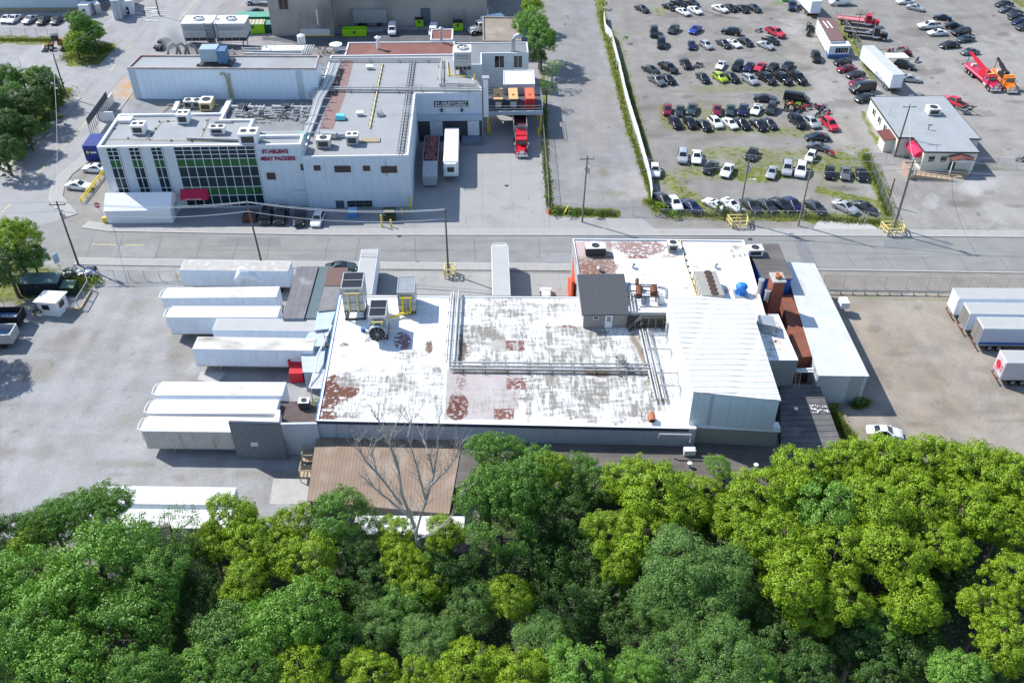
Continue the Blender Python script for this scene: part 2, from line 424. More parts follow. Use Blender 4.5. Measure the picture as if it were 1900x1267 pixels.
# left grass
P.poly([(-10,66),(100,68),(100,84),(-10,82)],(.2,.19,.11),g=.75,jit=3)
P.poly([(110,85),(215,80),(212,92),(186,121),(125,124)],GR,g=1,jit=2)
P.poly([(-20,300),(110,160),(138,165),(118,185),(60,245),(0,310),(-60,400)],GR,g=1,jit=3)
P.blob(40,520,70,46,GR,g=.8); P.poly([(60,495),(190,512),(165,540),(60,560),(-20,560),(-20,495)],GR,g=.8,jit=8)
P.blob(340,512,26,5,GR,g=.5,amt=.7)
P.blob(1545,770,22,22,GR,g=.95); P.blob(1600,745,20,8,GR,g=.9); P.line([(1545,760),(1575,815)],14,GR,g=.9,soft=8); P.blob(1600,802,40,10,GR,g=.5,amt=.7)
P.line([(1545,552),(1760,556)],3,GR,g=.45,soft=3,amt=.7)
# ravine floor and its lip
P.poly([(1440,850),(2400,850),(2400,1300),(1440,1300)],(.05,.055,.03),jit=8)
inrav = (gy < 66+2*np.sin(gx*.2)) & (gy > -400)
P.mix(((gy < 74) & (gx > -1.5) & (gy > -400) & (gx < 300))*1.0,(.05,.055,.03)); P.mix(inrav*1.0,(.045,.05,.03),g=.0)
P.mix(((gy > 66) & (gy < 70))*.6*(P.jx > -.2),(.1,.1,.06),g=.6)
# left yard stains
for a in [(60,690,60,20,.06),(150,640,60,30,.05),(230,860,60,8,.1),(215,880,22,4,.12),(330,886,12,6,.12),(340,640,30,60,.08),(60,840,80,10,.05),(500,880,60,8,.06),(360,705,60,12,.07)]:
    P.blob(a[0],a[1],a[2],a[3],(.2,.18,.155),amt=.5)
P.line([(60,1000),(140,760),(230,560)],14,(.33,.33,.335),amt=.5,jit=14,soft=16)
P.line([(20,900),(110,700),(190,560)],12,(.33,.33,.335),amt=.5,jit=14,soft=16)
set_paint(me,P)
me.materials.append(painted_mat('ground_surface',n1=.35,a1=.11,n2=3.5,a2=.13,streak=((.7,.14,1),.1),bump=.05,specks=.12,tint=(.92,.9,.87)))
go = bpy.data.objects.new('ground',me); COL.objects.link(go); go['kind'] = 'structure'; OFF['ground'] = Vector((0,0,0))

# ------------------------------------------------------------------ roads, pavements, markings
asphalt = mat('asphalt',(.23,.231,.224),.9,var=.12,sc=.35,fine=.1,dirt=(.15,.15,.15),dirtamt=.35,dirtsc=.25,stretch=(.25,2.2,1))
asphalt2 = mat('side_road_asphalt',(.29,.292,.297),.9,var=.11,sc=.3,fine=.08,dirt=(.2,.2,.21),dirtamt=.3,dirtsc=.3,stretch=(1.6,.2,1))
pave = mat('pavement_concrete',(.34,.335,.325),.9,var=.07,sc=.3,fine=.05,seam=[('x',1.8,.05,.25)],dirt=(.22,.21,.19),dirtamt=.25,dirtsc=.3)
kerbm = mat('kerb_concrete',(.40,.395,.385),.9,var=.06)
apronm = mat('apron_concrete',(.31,.305,.3),.9,var=.06,sc=.2,fine=.04,seam=[('x',5.2,.05,.3),('y',6.1,.05,.25)],dirt=(.2,.195,.185),dirtamt=.3,dirtsc=.18)
paint_y = mat('road_paint_yellow',(.62,.52,.2),.8,var=.1,dirt=(.3,.3,.3),dirtamt=.5,dirtsc=1.5)
tar = mat('tar_seal',(.1,.1,.105),.7,var=.1)
def gp(pts,z=0.0): return [G(a,b,0)[:2] for a,b in pts]
def sheet(name,pts,z,m,**kw):
    return MB().flat(gp(pts),z).build(name,m,kind='structure',**kw)
far = [(118,406),(151,423),(201,430),(338,432.6),(600,437),(1000,437.5),(1300,438),(1640,439),(1900,441),(2100,443)]
near = [(2100,509),(1900,506),(1500,500),(1180,491),(600,486),(330,481.5),(145,479),(80,482)]
sheet('main_road',[(-250,480),(-150,400),(40,400)]+far+near,.008,asphalt)
Lx = [(0,329),(151,182),(184,121),(216,87),(289,29),(326,0),(352,-25)]
Rx = [(455,-25),(421,0),(330,76),(262,150),(205,225),(160,280),(142,300),(112,322),(95,345),(90,371),(118,406)]
sheet('side_road',[(-150,480),(-60,400)]+Lx+Rx,.012,asphalt2)
def ribbon(mb,pts,w0,w1,z0,z1):
    """strip along world points pts from offset w0 to w1 (to the left of travel)"""
    P_ = [Vector((p[0],p[1],0)) for p in pts]; A = []; B = []
    for i,p in enumerate(P_):
        d = (P_[min(i+1,len(P_)-1)]-P_[max(i-1,0)]).normalized(); n = Vector((-d.y,d.x,0))
        A.append(p+n*w0); B.append(p+n*w1)
    for i in range(len(P_)-1):
        q = [A[i],A[i+1],B[i+1],B[i]]
        if w1 < w0: q = q[::-1]
        mb.hexa([(a.x,a.y,z0) for a in q],[(a.x,a.y,z1) for a in q])
    return mb
ribbon(MB(),gp(far[1:]),0,.3,0,.13).build('kerb',kerbm,kind='structure')
ribbon(MB(),gp(far[1:]),.303,2.1,0,.125).build('pavement',pave,kind='structure')
ribbon(MB(),gp(near[:-1]),0,.25,0,.13).build('kerb',kerbm,kind='structure')
ribbon(MB(),gp([(1180,491),(600,486),(330,481.5),(145,479)]),.253,2.0,0,.12).build('pavement',pave,kind='structure')
ribbon(MB(),gp(Rx[3:]),0,.25,0,.13).build('kerb',kerbm,kind='structure')
ribbon(MB(),gp(Rx[5:]),.253,2.4,0,.12).build('pavement',pave,kind='structure')
ribbon(MB(),gp([(-60,385)]+Lx[:2]),0,.25,0,.13).build('kerb',kerbm,kind='structure')
ribbon(MB(),gp([(-60,385)]+Lx[:2]),.253,2.2,0,.12).build('pavement',pave,kind='structure')
sheet('loading_apron',[(752,434),(752,240),(905,230),(1014,215),(1019,434)],.006,apronm)
sheet('forecourt',[(150,422),(205,412),(330,384),(752,387),(752,434),(600,434),(338,430),(200,428)],.010,mat('forecourt_concrete',(.27,.275,.28),.9,var=.06,sc=.3,seam=[('x',3.0,.05,.25),('y',3.0,.05,.25)],dirt=(.2,.2,.2),dirtamt=.3))
sheet('dock_yard',[(648,503),(1063,508),(1063,620),(648,600)],.006,mat('dock_concrete',(.31,.305,.295),.9,var=.06,sc=.2,seam=[('x',7.0,.05,.3),('y',3.4,.05,.3)],dirt=(.24,.235,.225),dirtamt=.35,dirtsc=.15))
sheet('lane_concrete',[(1020,432),(1155,432),(1225,432),(1190,405),(1100,405),(1020,402)],.010,apronm)
sheet('lot_driveway',[(1505,432),(1640,434),(1606,408),(1520,406)],.010,concrete)
sheet('stained_strip',[(232,142),(252,160),(246,184),(212,186),(190,192)],.022,mat('rust_stained_paving',(.36,.31,.27),.9,var=.1,dirt=(.42,.24,.1),dirtamt=.8,dirtsc=.25))
sheet('patch_concrete',[(372,690),(418,690),(404,712),(366,704)],.006,concrete)
sheet('ramp_concrete',[(507,888),(577,888),(574,935),(500,935)],.008,mat('pale_concrete',(.4,.39,.37),.9,var=.08,dirt=(.25,.2,.16),dirtamt=.3))
sheet('road_trench_patch',[(1470,436),(1490,436),(1520,500),(1492,500)],.0145,mat('patched_asphalt',(.19,.19,.2),.9,var=.08))
for i,(q,z) in enumerate([([(420,440),(520,441),(522,458),(418,457)],.0131),([(1000,468),(1060,469),(1060,487),(1000,486)],.0133),([(1640,446),(1760,447),(1764,462),(1642,461)],.0135),([(215,455),(290,456),(286,478),(206,476)],.0137)]): sheet('asphalt_patch',q,z,mat('patch_asphalt_%d' % (i % 2),(.19+.06*(i % 2),.195+.06*(i % 2),.2+.06*(i % 2)),.9,var=.1))
# centre line, dashes, joints and cracks
mk = MB()
def stripe(mb,a,b,wd,z):
    A = G(*a); B = G(*b); d = (B-A).normalized(); n = Vector((-d.y,d.x,0))*wd/2
    mb.quad((*(A-n)[:2],z),(*(B-n)[:2],z),(*(B+n)[:2],z),(*(A+n)[:2],z))
for a,b in [((170,453.5),(215,454.5)),((232,454.5),(268,455)),((63,329),(180,207)),((-40,437),(22,376)),((205,133),(216,115)),((236,93),(246,82)),((328,42),(364,0))]: stripe(mk,a,b,.16,.0185)
mk.build('centre_line_markings',paint_y,kind='structure')
mk = MB()
xsj = [165,220,293,368,436,500,608,665,770,880,1000,1120]
for i,a in enumerate(xsj):
    x0 = a+(8 if a < 700 else 0)*(1 if a < 450 else .3); stripe(mk,(x0,440+min(i,4)*.5 if a > 300 else 436),(a-(6 if a < 700 else -2),484),.07,.0185)
for a,b in [((1570,470),(1587,496)),((1640,474),(1658,497)),((1709,475),(1726,499)),((1779,475),(1796,500)),((1856,480),(1870,500))]: stripe(mk,a,b,.07,.0185)
stripe(mk,(300,463),(1060,467),.05,.0187); stripe(mk,(1500,469),(1800,473),.05,.0187)
for i in range(40):
    a = random.choice([(random.uniform(0,300),random.uniform(100,320)),(random.uniform(760,1000),random.uniform(350,425)),(random.uniform(120,1050),random.uniform(445,480)),(random.uniform(660,1050),random.uniform(500,540))])
    ang = random.uniform(0,3.1); q = a
    for k in range(3):
        ang += random.uniform(-.5,.5); q2 = (q[0]+math.cos(ang)*6,q[1]+math.sin(ang)*3)
        if G(*q2)[0] > -90 or 1: stripe(mk,q,q2,.05,.0195+.0003*(i % 5))
        q = q2
mk.build('road_joints_and_cracks',tar,kind='structure')
mc = MB()
for a,b in [(741,438),(775,487),(1392,444),(1352,447),(940,345),(1005,205)]:
    g = G(a,b); mc.cyl((g.x,g.y,.019),.38,.006,18)
mc.build('manhole_covers',darkm,kind='structure')
# ------------------------------------------------------------------ building helpers
def inset(poly,w):
    n = len(poly); P_ = [Vector((p[0],p[1])) for p in poly]
    A = sum(P_[i].x*P_[(i+1) % n].y-P_[(i+1) % n].x*P_[i].y for i in range(n)); sg = 1 if A > 0 else -1
    out = []
    for i in range(n):
        a = (P_[i]-P_[i-1]).normalized(); b = (P_[(i+1) % n]-P_[i]).normalized()
        na = Vector((-a.y,a.x))*sg; nb = Vector((-b.y,b.x))*sg
        den = 1+na.dot(nb); out.append(P_[i]+(na+nb)*(w/max(den,.2)))
    return out
def ring(mb,poly,w,z0,z1,out=.004):
    o = inset(poly,-out); i_ = inset(poly,w); n = len(poly)
    A = sum(poly[k][0]*poly[(k+1) % n][1]-poly[(k+1) % n][0]*poly[k][1] for k in range(n))
    for k in range(n):
        q = [o[k],o[(k+1) % n],i_[(k+1) % n],i_[k]]
        if A < 0: q = q[::-1]
        mb.hexa([(a[0],a[1],z0) for a in q],[(a[0],a[1],z1) for a in q])
    return mb
def zp(pts,z): return [G(a,b,z)[:2] for a,b in pts]
def block(par,poly,z0,z,wall,roof,ph=.35,pmat=None,pw=.3,wname='wall',rname='roof',lab=None):
    w_ = MB().prism(list(poly),z0,z-ph).build(wname,wall,par)
    r_ = MB().flat(inset(poly,pw if ph > .01 else 0),z-ph+.004).build(rname,roof,par)
    if ph > .01: ring(MB(),poly,pw,z-ph-.002,z).build('parapet',pmat or wall,par)
    if lab: w_['label'] = lab
    return w_
def painted_quad(name,c4,z,nu,nv,base,paint,m,par):
    """c4: world corners (front-left, front-right, back-right, back-left)"""
    a,b,c,d = [np.array([p[0],p[1]]) for p in c4]
    u,v = np.meshgrid(np.linspace(0,1,nu),np.linspace(0,1,nv)); u = u.ravel()[:,None]; v = v.ravel()[:,None]
    p = (a*(1-u)+b*u)*(1-v)+(d*(1-u)+c*u)*v
    P = Paint(p[:,0],p[:,1],z,base); paint(P)
    off = OFF[par.name]
    i0 = (np.arange(nv-1)[:,None]*nu+np.arange(nu-1)[None,:]).ravel()
    me = bpy.data.meshes.new(name)
    me.from_pydata(np.stack([p[:,0]-off[0],p[:,1]-off[1],np.full(len(p),z-off[2])],1).tolist(),[],np.stack([i0,i0+1,i0+1+nu,i0+nu],1).tolist())
    set_paint(me,P); me.materials.append(m)
    o = bpy.data.objects.new(name,me); COL.objects.link(o); o.parent = par; OFF[o.name] = off
    return o
FONT = None
def text(name,s,p,right,up,h,m,par,depth=.05,width=None,bold=0.0,space=1.0):
    """lettering as real extruded geometry, centred at p"""
    cu = bpy.data.curves.new(name,'FONT'); cu.body = s; cu.size = 1; cu.extrude = depth/h/2 if h else .02; cu.align_x = 'CENTER'; cu.align_y = 'CENTER'; cu.offset = bold; cu.space_line = space
    o = bpy.data.objects.new(name,cu); COL.objects.link(o)
    bpy.context.view_layer.update()
    me = bpy.data.meshes.new_from_object(o.evaluated_get(bpy.context.evaluated_depsgraph_get()))
    bpy.data.objects.remove(o)
    xs_ = [v.co.x for v in me.vertices]; wd = max(xs_)-min(xs_); cx_ = (max(xs_)+min(xs_))/2
    ysx = [v.co.y for v in me.vertices]; cy2 = (max(ysx)+min(ysx))/2; ht = max(ysx)-min(ysx)
    right = Vector(right).normalized(); up = Vector(up).normalized(); nrm = right.cross(up)
    nl = s.count('\n')+1
    sy_ = h/ht; sx_ = (width/wd) if width else sy_
    off = OFF.get(par.name,Vector((0,0,0)))
    for v in me.vertices:
        q = Vector(p)+right*(v.co.x-cx_)*sx_+up*(v.co.y-cy2)*sy_+nrm*v.co.z*h
        v.co = q-off
    me.materials.clear(); me.materials.append(m); me.name = name
    o = bpy.data.objects.new(name,me); COL.objects.link(o); o.parent = par; OFF[o.name] = off
    return o
def window(par,a,b,z0,z1,m=glass,frame=None,name='window',t=.06,mull=0,rows=0,out=.05):
    """opening in a wall from world point a to b (xy), facing to the right-hand side of a->b"""
    a = Vector((a[0],a[1],0)); b = Vector((b[0],b[1],0)); d = (b-a).normalized(); n = Vector((d.y,-d.x,0))
    f = MB(); q = lambda p,z,o: (p.x+n.x*o,p.y+n.y*o,z)
    def bar(p1,zA,p2,zB):
        f.beam((p1.x+n.x*out,p1.y+n.y*out,zA),(p2.x+n.x*out,p2.y+n.y*out,zB),t,t*1.4)
    bar(a,z0,b,z0); bar(a,z1,b,z1); bar(a,z0,a,z1); bar(b,z0,b,z1)
    for i in range(mull):
        c = a+(b-a)*(i+1)/(mull+1); bar(c,z0,c,z1)
    for i in range(rows):
        z = z0+(z1-z0)*(i+1)/(rows+1); bar(a,z,b,z)
    w_ = f.build(name,frame or white,par)
    g = MB(); a2 = a+n*.02; b2 = b+n*.02
    g.hexa([(a.x-n.x*.02,a.y-n.y*.02,z0),(a2.x,a2.y,z0),(b2.x,b2.y,z0),(b.x-n.x*.02,b.y-n.y*.02,z0)][::-1],[(a.x-n.x*.02,a.y-n.y*.02,z1),(a2.x,a2.y,z1),(b2.x,b2.y,z1),(b.x-n.x*.02,b.y-n.y*.02,z1)][::-1])
    g.build('pane',m,w_)
    return w_
def door(par,a,b,z0,z1,m,name='door',out=.04):
    a = Vector((a[0],a[1],0)); b = Vector((b[0],b[1],0)); d = (b-a).normalized(); n = Vector((d.y,-d.x,0))
    c = (a+b)/2+n*(out/2); L_ = (b-a).length; rz = math.atan2(d.y,d.x)
    o = MB().cbox((c.x,c.y,(z0+z1)/2),(L_,out*2,z1-z0),rz).build(name,m,par)
    k = a.lerp(b,.85)+n*(out+.05)
    MB().cbox((k.x,k.y,z0+(z1-z0)*.47),(.12,.08,.06),rz).build('handle',darkm,o)
    return o

# ------------------------------------------------------------------ material set of the buildings
whiteroof = painted_mat('white_membrane_roof',.85,n1=.5,a1=.05,n2=4,a2=.04,streak=((2.2,.25,1),.05),grassmix=False,bump=.01)
# grime factor in alpha breaks up into streaky patches
def grime(m,col=(.165,.152,.122),sx=(2.6,.38,1),sc=1.1):
    t = m.node_tree; N = t.nodes; L = t.links; b = N['Principled BSDF']; src = b.inputs['Base Color'].links[0].from_socket
    at = [n for n in N if n.type == 'ATTRIBUTE'][0]; tc = [n for n in N if n.type == 'TEX_COORD'][0]
    mp = N.new('ShaderNodeMapping'); mp.inputs['Scale'].default_value = sx; L.new(tc.outputs['Object'],mp.inputs[0])
    n1 = N.new('ShaderNodeTexNoise'); n1.inputs['Scale'].default_value = sc; n1.inputs['Detail'].default_value = 9; n1.inputs['Roughness'].default_value = .72; L.new(mp.outputs[0],n1.inputs['Vector'])
    def M(op,a,c,cl=False):
        n = N.new('ShaderNodeMath'); n.operation = op; n.use_clamp = cl
        for i,x in enumerate((a,c)):
            if isinstance(x,(int,float)): n.inputs[i].default_value = x
            else: L.new(x,n.inputs[i])
        return n.outputs[0]
    n0 = N.new('ShaderNodeTexNoise'); n0.inputs['Scale'].default_value = .22; n0.inputs['Detail'].default_value = 5; L.new(tc.outputs['Object'],n0.inputs['Vector'])
    n2_ = N.new('ShaderNodeTexNoise'); n2_.inputs['Scale'].default_value = 6; n2_.inputs['Detail'].default_value = 4; L.new(mp.outputs[0],n2_.inputs['Vector'])
    mp2 = N.new('ShaderNodeMapping'); mp2.inputs['Scale'].default_value = (.45,1.7,1); L.new(tc.outputs['Object'],mp2.inputs[0]); n3_ = N.new('ShaderNodeTexNoise'); n3_.inputs['Scale'].default_value = 1.2; n3_.inputs['Detail'].default_value = 8; L.new(mp2.outputs[0],n3_.inputs['Vector'])
    nn_ = M('ADD',M('MULTIPLY',n1.outputs['Fac'],.42),M('ADD',M('MULTIPLY',n0.outputs['Fac'],.22),M('ADD',M('MULTIPLY',n3_.outputs['Fac'],.24),M('MULTIPLY',n2_.outputs['Fac'],.12))))
    f = M('MULTIPLY',M('SUBTRACT',M('ADD',M('MULTIPLY',at.outputs['Alpha'],1.0),M('MULTIPLY',M('SUBTRACT',nn_,.5),5.4)),.27),1.45,True)
    f = M('MULTIPLY',f,M('MULTIPLY',at.outputs['Alpha'],2.2,True)); f = M('MULTIPLY',f,.9)
    mx = N.new('ShaderNodeMix'); mx.data_type = 'RGBA'; L.new(f,mx.inputs[0]); L.new(src,mx.inputs[6]); mx.inputs[7].default_value = (*col,1)
    L.new(mx.outputs[2],b.inputs['Base Color'])
grime(whiteroof)
bluegrey = mat('blue_grey_wall',(.4,.46,.53),.7,var=.06,sc=.4,dirt=(.22,.23,.25),dirtamt=.25,dirtsc=.4,stretch=(2,2,.3),seam=[('x',6.2,.06,.35),('y',6.2,.06,.35)])
panelw = mat('white_panel_wall',(.6,.63,.67),.5,var=.04,seam=[('x',1.65,.05,.3),('y',1.65,.05,.3)])
grblock = mat('grey_block_wall',(.34,.34,.33),.85,var=.06,seam=[('z',.4,.03,.2)])
trimdk = mat('dark_blue_trim',(.02,.035,.07),.5,var=.05)
trimbl = mat('light_blue_trim',(.08,.24,.48),.5,var=.1)
corr_br = mat('brown_corrugated_roof',(.26,.19,.14),.75,0,var=.14,sc=.5,seam=[('x',.42,.11,.2)],dirt=(.34,.29,.24),dirtamt=.45,dirtsc=.5,stretch=(1,.5,1))
corr_gr = mat('grey_corrugated_wall',(.2,.225,.25),.6,.2,var=.07,seam=[('x',.32,.1,.45)])
tarroof = mat('weathered_tar_roof',(.115,.105,.1),.9,var=.16,sc=.5,fine=.1,seam=[('y',1.0,.05,.45)],dirt=(.2,.17,.16),dirtamt=.4,dirtsc=.3,stretch=(.4,2,1))
tarroof2 = mat('black_seamed_roof',(.12,.118,.12),.9,var=.2,sc=.6,fine=.1,seam=[('y',1.0,.1,.75)],dirt=(.2,.19,.19),dirtamt=.45,dirtsc=.5)
greyroof = mat('grey_membrane_roof',(.27,.28,.3),.85,var=.1,sc=.3,fine=.05,dirt=(.16,.155,.15),dirtamt=.25,dirtsc=.25)

# ------------------------------------------------------------------ the white-roofed plant in the middle
RZ = 5.3
B = thing('processing_plant','long low plant with a stained white flat roof beside the trees','building',(-21,82.5,0))
c4 = zp([(587,782),(1292,797),(1236,553),(630,549)],RZ)
MB().prism(c4,0,RZ-.02).build('wall',bluegrey,B)
z4 = zoom(780,540,3.8); z5 = zoom(1030,430,4.2222); z3 = zoom(250,470,3.8); z44 = zoom(560,470,5.509)
def paint_main(P):
    P.ragged = .42
    RU = (.12,.045,.033); PK = (.5,.42,.41); DK = (.1,.075,.05); BR = (.24,.2,.165)
    W = (.74,.75,.755)
    P.c[:,:3] = W
    def Zb(z,a,b,rx,ry,col=None,g=0,amt=1,s=3.8,**k):
        q = z(a,b); P.blob(q[0],q[1],rx/s,ry/s,col or W,g=g,amt=amt,**k)
    P.poly([z4(290,50),z4(1110,50),z4(1480,300),z4(1640,600),z4(1740,880),z4(660,890),z4(300,480)],W,g=.4,jit=5); P.poly([z3(1330,860),z3(1700,800),z3(2180,820),z3(2180,1150),z3(1300,1150)],W,g=.42,jit=6)
    for a in [(560,110,150,90,.62),(900,120,180,60,.5),(380,120,90,60,.45),(420,330,170,90,.7),(800,290,200,50,.4),(1150,340,260,90,.6),(1250,420,200,90,.6),(850,420,200,110,.62),(520,430,120,90,.5),
              (1000,700,340,140,.5),(850,720,100,180,.6),(1200,790,160,120,.66),(1150,620,300,60,.55),(800,620,120,60,.55),(1450,760,120,150,.55),(1600,700,100,200,.5),(1550,350,80,120,.6),(1700,800,60,60,.5),(1280,560,340,40,.8),(700,130,300,60,.5)]:
        Zb(z4,a[0],a[1],a[2],a[3],g=a[4]+.12,hard=1.0)
    for i in range(60):
        Zb(z4,random.uniform(700,1650),random.uniform(300,860),random.uniform(14,34),random.uniform(40,110),g=random.uniform(.6,.95),hard=1.0)
    for a in [(-180,330,60,90,.1),(0,790,60,200,.5),(-20,500,50,60,.3)]: Zb(z4,a[0],a[1],a[2],a[3],g=a[4])
    # pinkish panel lower-left of the pipe rack
    P.poly([z4(185,555),z4(740,575),z4(655,905),z4(168,905)],(.41,.37,.365),g=.3,amt=.95)
    P.poly([z4(495,345),z4(735,345),z4(735,420),z4(495,420)],(.42,.4,.375),g=.3)
    for a in [(600,350,675,420),(608,612,748,695),(520,830,660,905),(690,350,735,420)]:
        P.rect(z4,*a,(.15,.05,.035))
    Zb(z4,250,860,60,60,RU,amt=.9); Zb(z4,285,790,55,60,RU,amt=.85); Zb(z4,230,800,30,70,RU,amt=.8); Zb(z4,300,850,40,40,RU,amt=.8); Zb(z4,290,640,40,60,RU,amt=.55); Zb(z4,385,580,12,30,(.4,.1,.08),amt=.7)
    Zb(z4,375,840,14,30,RU,amt=.4)
    P.line([z4(286,330),z4(286,480)],9,(.09,.06,.04),amt=.85,soft=8); P.line([z4(250,60),z4(270,330)],3,(.3,.28,.25),amt=.6,soft=5); Zb(z4,320,420,40,60,DK,amt=.7)
    P.line([z4(230,550),z4(900,562),z4(1590,580)],5,(.13,.1,.07),amt=.85,soft=8); P.line([z4(1180,560),z4(1300,575)],9,(.1,.07,.045),amt=.85,soft=8)
    P.line([z4(1500,330),z4(1640,600),z4(1700,770)],8,(.16,.11,.06),amt=.85,soft=9); Zb(z4,1620,650,26,60,(.24,.17,.08),amt=.7); Zb(z4,1700,600,30,60,(.16,.12,.08),amt=.6)
    Zb(z4,1030,250,75,9,(.17,.09,.07),amt=.95); Zb(z4,880,245,80,8,(.4,.37,.34),amt=.6); Zb(z4,1240,570,60,30,(.16,.12,.07),amt=.7)
    Zb(z4,60,395,26,60,(.17,.12,.09),amt=.95); P.line([z4(40,440),z4(30,700),z4(10,900)],5,(.4,.36,.31),amt=.6,soft=5)
    # left bay
    P.blob(750,634,16,18,(.15,.035,.04),amt=.8,hard=1.3); P.blob(638,640,8,4,RU,amt=.8); P.blob(637,660,7,4,(.4,.36,.33),amt=.8)
    for a in [(1400,950,110,100),(1510,980,90,60),(1370,1110,110,80),(1480,1090,70,80),(1620,1060,70,44),(1400,1030,60,60)]: Zb(z3,a[0],a[1],a[2],a[3],(.13,.06,.042),amt=.95,hard=1.3)
    Zb(z3,1600,880,160,60,g=.8); Zb(z3,1850,950,130,160,g=.75); Zb(z3,1600,1100,200,80,g=.65); Zb(z3,1700,980,90,60,g=.75); Zb(z3,1850,1120,60,60,(.24,.15,.1),amt=.5)
    for a in [(760,660,40,10),(700,690,60,10),(800,700,20,40),(740,740,60,14)]: P.blob(*a,W,g=.55)
    for i in range(60):
        P.blob(random.uniform(600,1260),random.uniform(555,785),random.uniform(1.5,5),random.uniform(1,4),(.45,.42,.38),amt=.5)
painted_quad('flat_roof',inset(c4,.25),RZ+.004,560,260,(.85,.86,.87),paint_main,whiteroof,B)
ring(MB(),c4,.25,RZ-.03,RZ+.16).build('parapet',white,B)
# coloured edge trims
def edge(par,a,b,z,h,d,m,name='trim',up=.0):
    A = G(*a,z); Bq = G(*b,z); d_ = (Bq-A).normalized(); n = Vector((d_.y,-d_.x,0))*(d/2+.006)
    MB().beam((A.x+n.x,A.y+n.y,z+up-h/2),(Bq.x+n.x,Bq.y+n.y,z+up-h/2),d,h).build(name,m,par)
edge(B,(587,782),(1278,796.5),RZ,.4,.07,trimdk,up=.1)
edge(B,(630,549),(587,782),RZ,.3,.1,trimbl,up=.2)
edge(B,(1083,552.5),(630,549),RZ,.3,.08,trimdk,up=.2)
# low roofs along the wooded side
bq = zp([(590,814),(853,819),(830,950),(574,926)],2.6)
bl = thing('lean_to_shed','brown corrugated metal lean-to shed behind the bare tree','shed',(-21,76,0))
MB().prism(bq,-1,2.4).build('wall',mat('dim_block_wall',(.2,.19,.18),.9,var=.1),bl)
MB().prism(inset(bq,-.25),2.42,[2.62]*4).build('corrugated_roof',corr_br,bl)
dq = zp([(853,815),(1444,812),(1448,836),(1450,905),(840,905)],2.5)
MB().prism(dq,-1,2.5).build('low_wing',mat('low_wing_tar_roof',(.12,.108,.1),.9,var=.18,sc=.4,fine=.1,dirt=(.21,.18,.165),dirtamt=.45,dirtsc=.25,stretch=(.35,2.4,1),seam=[('y',1.0,.04,.3)]),B)['label'] = 'low flat wing with a worn dark roof'
bk = zp([(1447,712),(1521,714),(1560,818),(1450,870)],2.8)
MB().prism(bk,0,2.8).build('low_wing',tarroof2,B)['label'] = 'low wing with black seamed roofing'
# tall bay
th = zp([(1287,727),(1448,738),(1390,556),(1241,546)],10.6)
TZ = [10.75,10.3,10.3,10.75]
hb = MB().prism(th,RZ+.1,[z-.14 for z in TZ]).build('tall_bay',mat('tall_bay_white_panel',(.7,.77,.84),.5,var=.03,seam=[('x',1.9,.05,.3),('y',1.9,.05,.3)]),B)
rb = MB(); tq = inset(th,-.12)
rb.hexa([(p[0],p[1],z-.14) for p,z in zip(tq,TZ)],[(p[0],p[1],z) for p,z in zip(tq,TZ)])
rb.build('ribbed_roof',mat('ribbed_white_metal_roof',(.66,.67,.68),.55,var=.05,sc=.2,seam=[('y',1.02,.13,.55)]),hb)
ribs = MB()
for i in range(18):
    t = (i+.5)/18; a = Vector((*tq[0],0)).lerp(Vector((*tq[3],0)),t); b = Vector((*tq[1],0)).lerp(Vector((*tq[2],0)),t)
    ribs.beam((a.x,a.y,TZ[0]+.02),(b.x,b.y,TZ[1]+.02),.07,.07)
ribs.build('standing_seams',white,hb)
tf = zp([(1283,787),(1444,796)],RZ)
MB().hexa([(tf[0][0],tf[0][1]-.35,5.1),(tf[1][0]+.2,tf[1][1]-.35,5.1),(tf[1][0]+.2,tf[1][1]+.9,5.1),(tf[0][0],tf[0][1]+.9,5.1)],
          [(tf[0][0],tf[0][1]-.05,5.62),(tf[1][0]+.2,tf[1][1]-.05,5.62),(tf[1][0]+.2,tf[1][1]+.9,5.62),(tf[0][0],tf[0][1]+.9,5.62)]).build('flashing',white,B)
MB().prism([(tf[0][0],tf[0][1]-.2),(tf[1][0]+.05,tf[1][1]-.2),(tf[1][0]+.05,tf[1][1]+10),(tf[0][0],tf[0][1]+10)],2,5.1).build('base_wall',grblock,B)
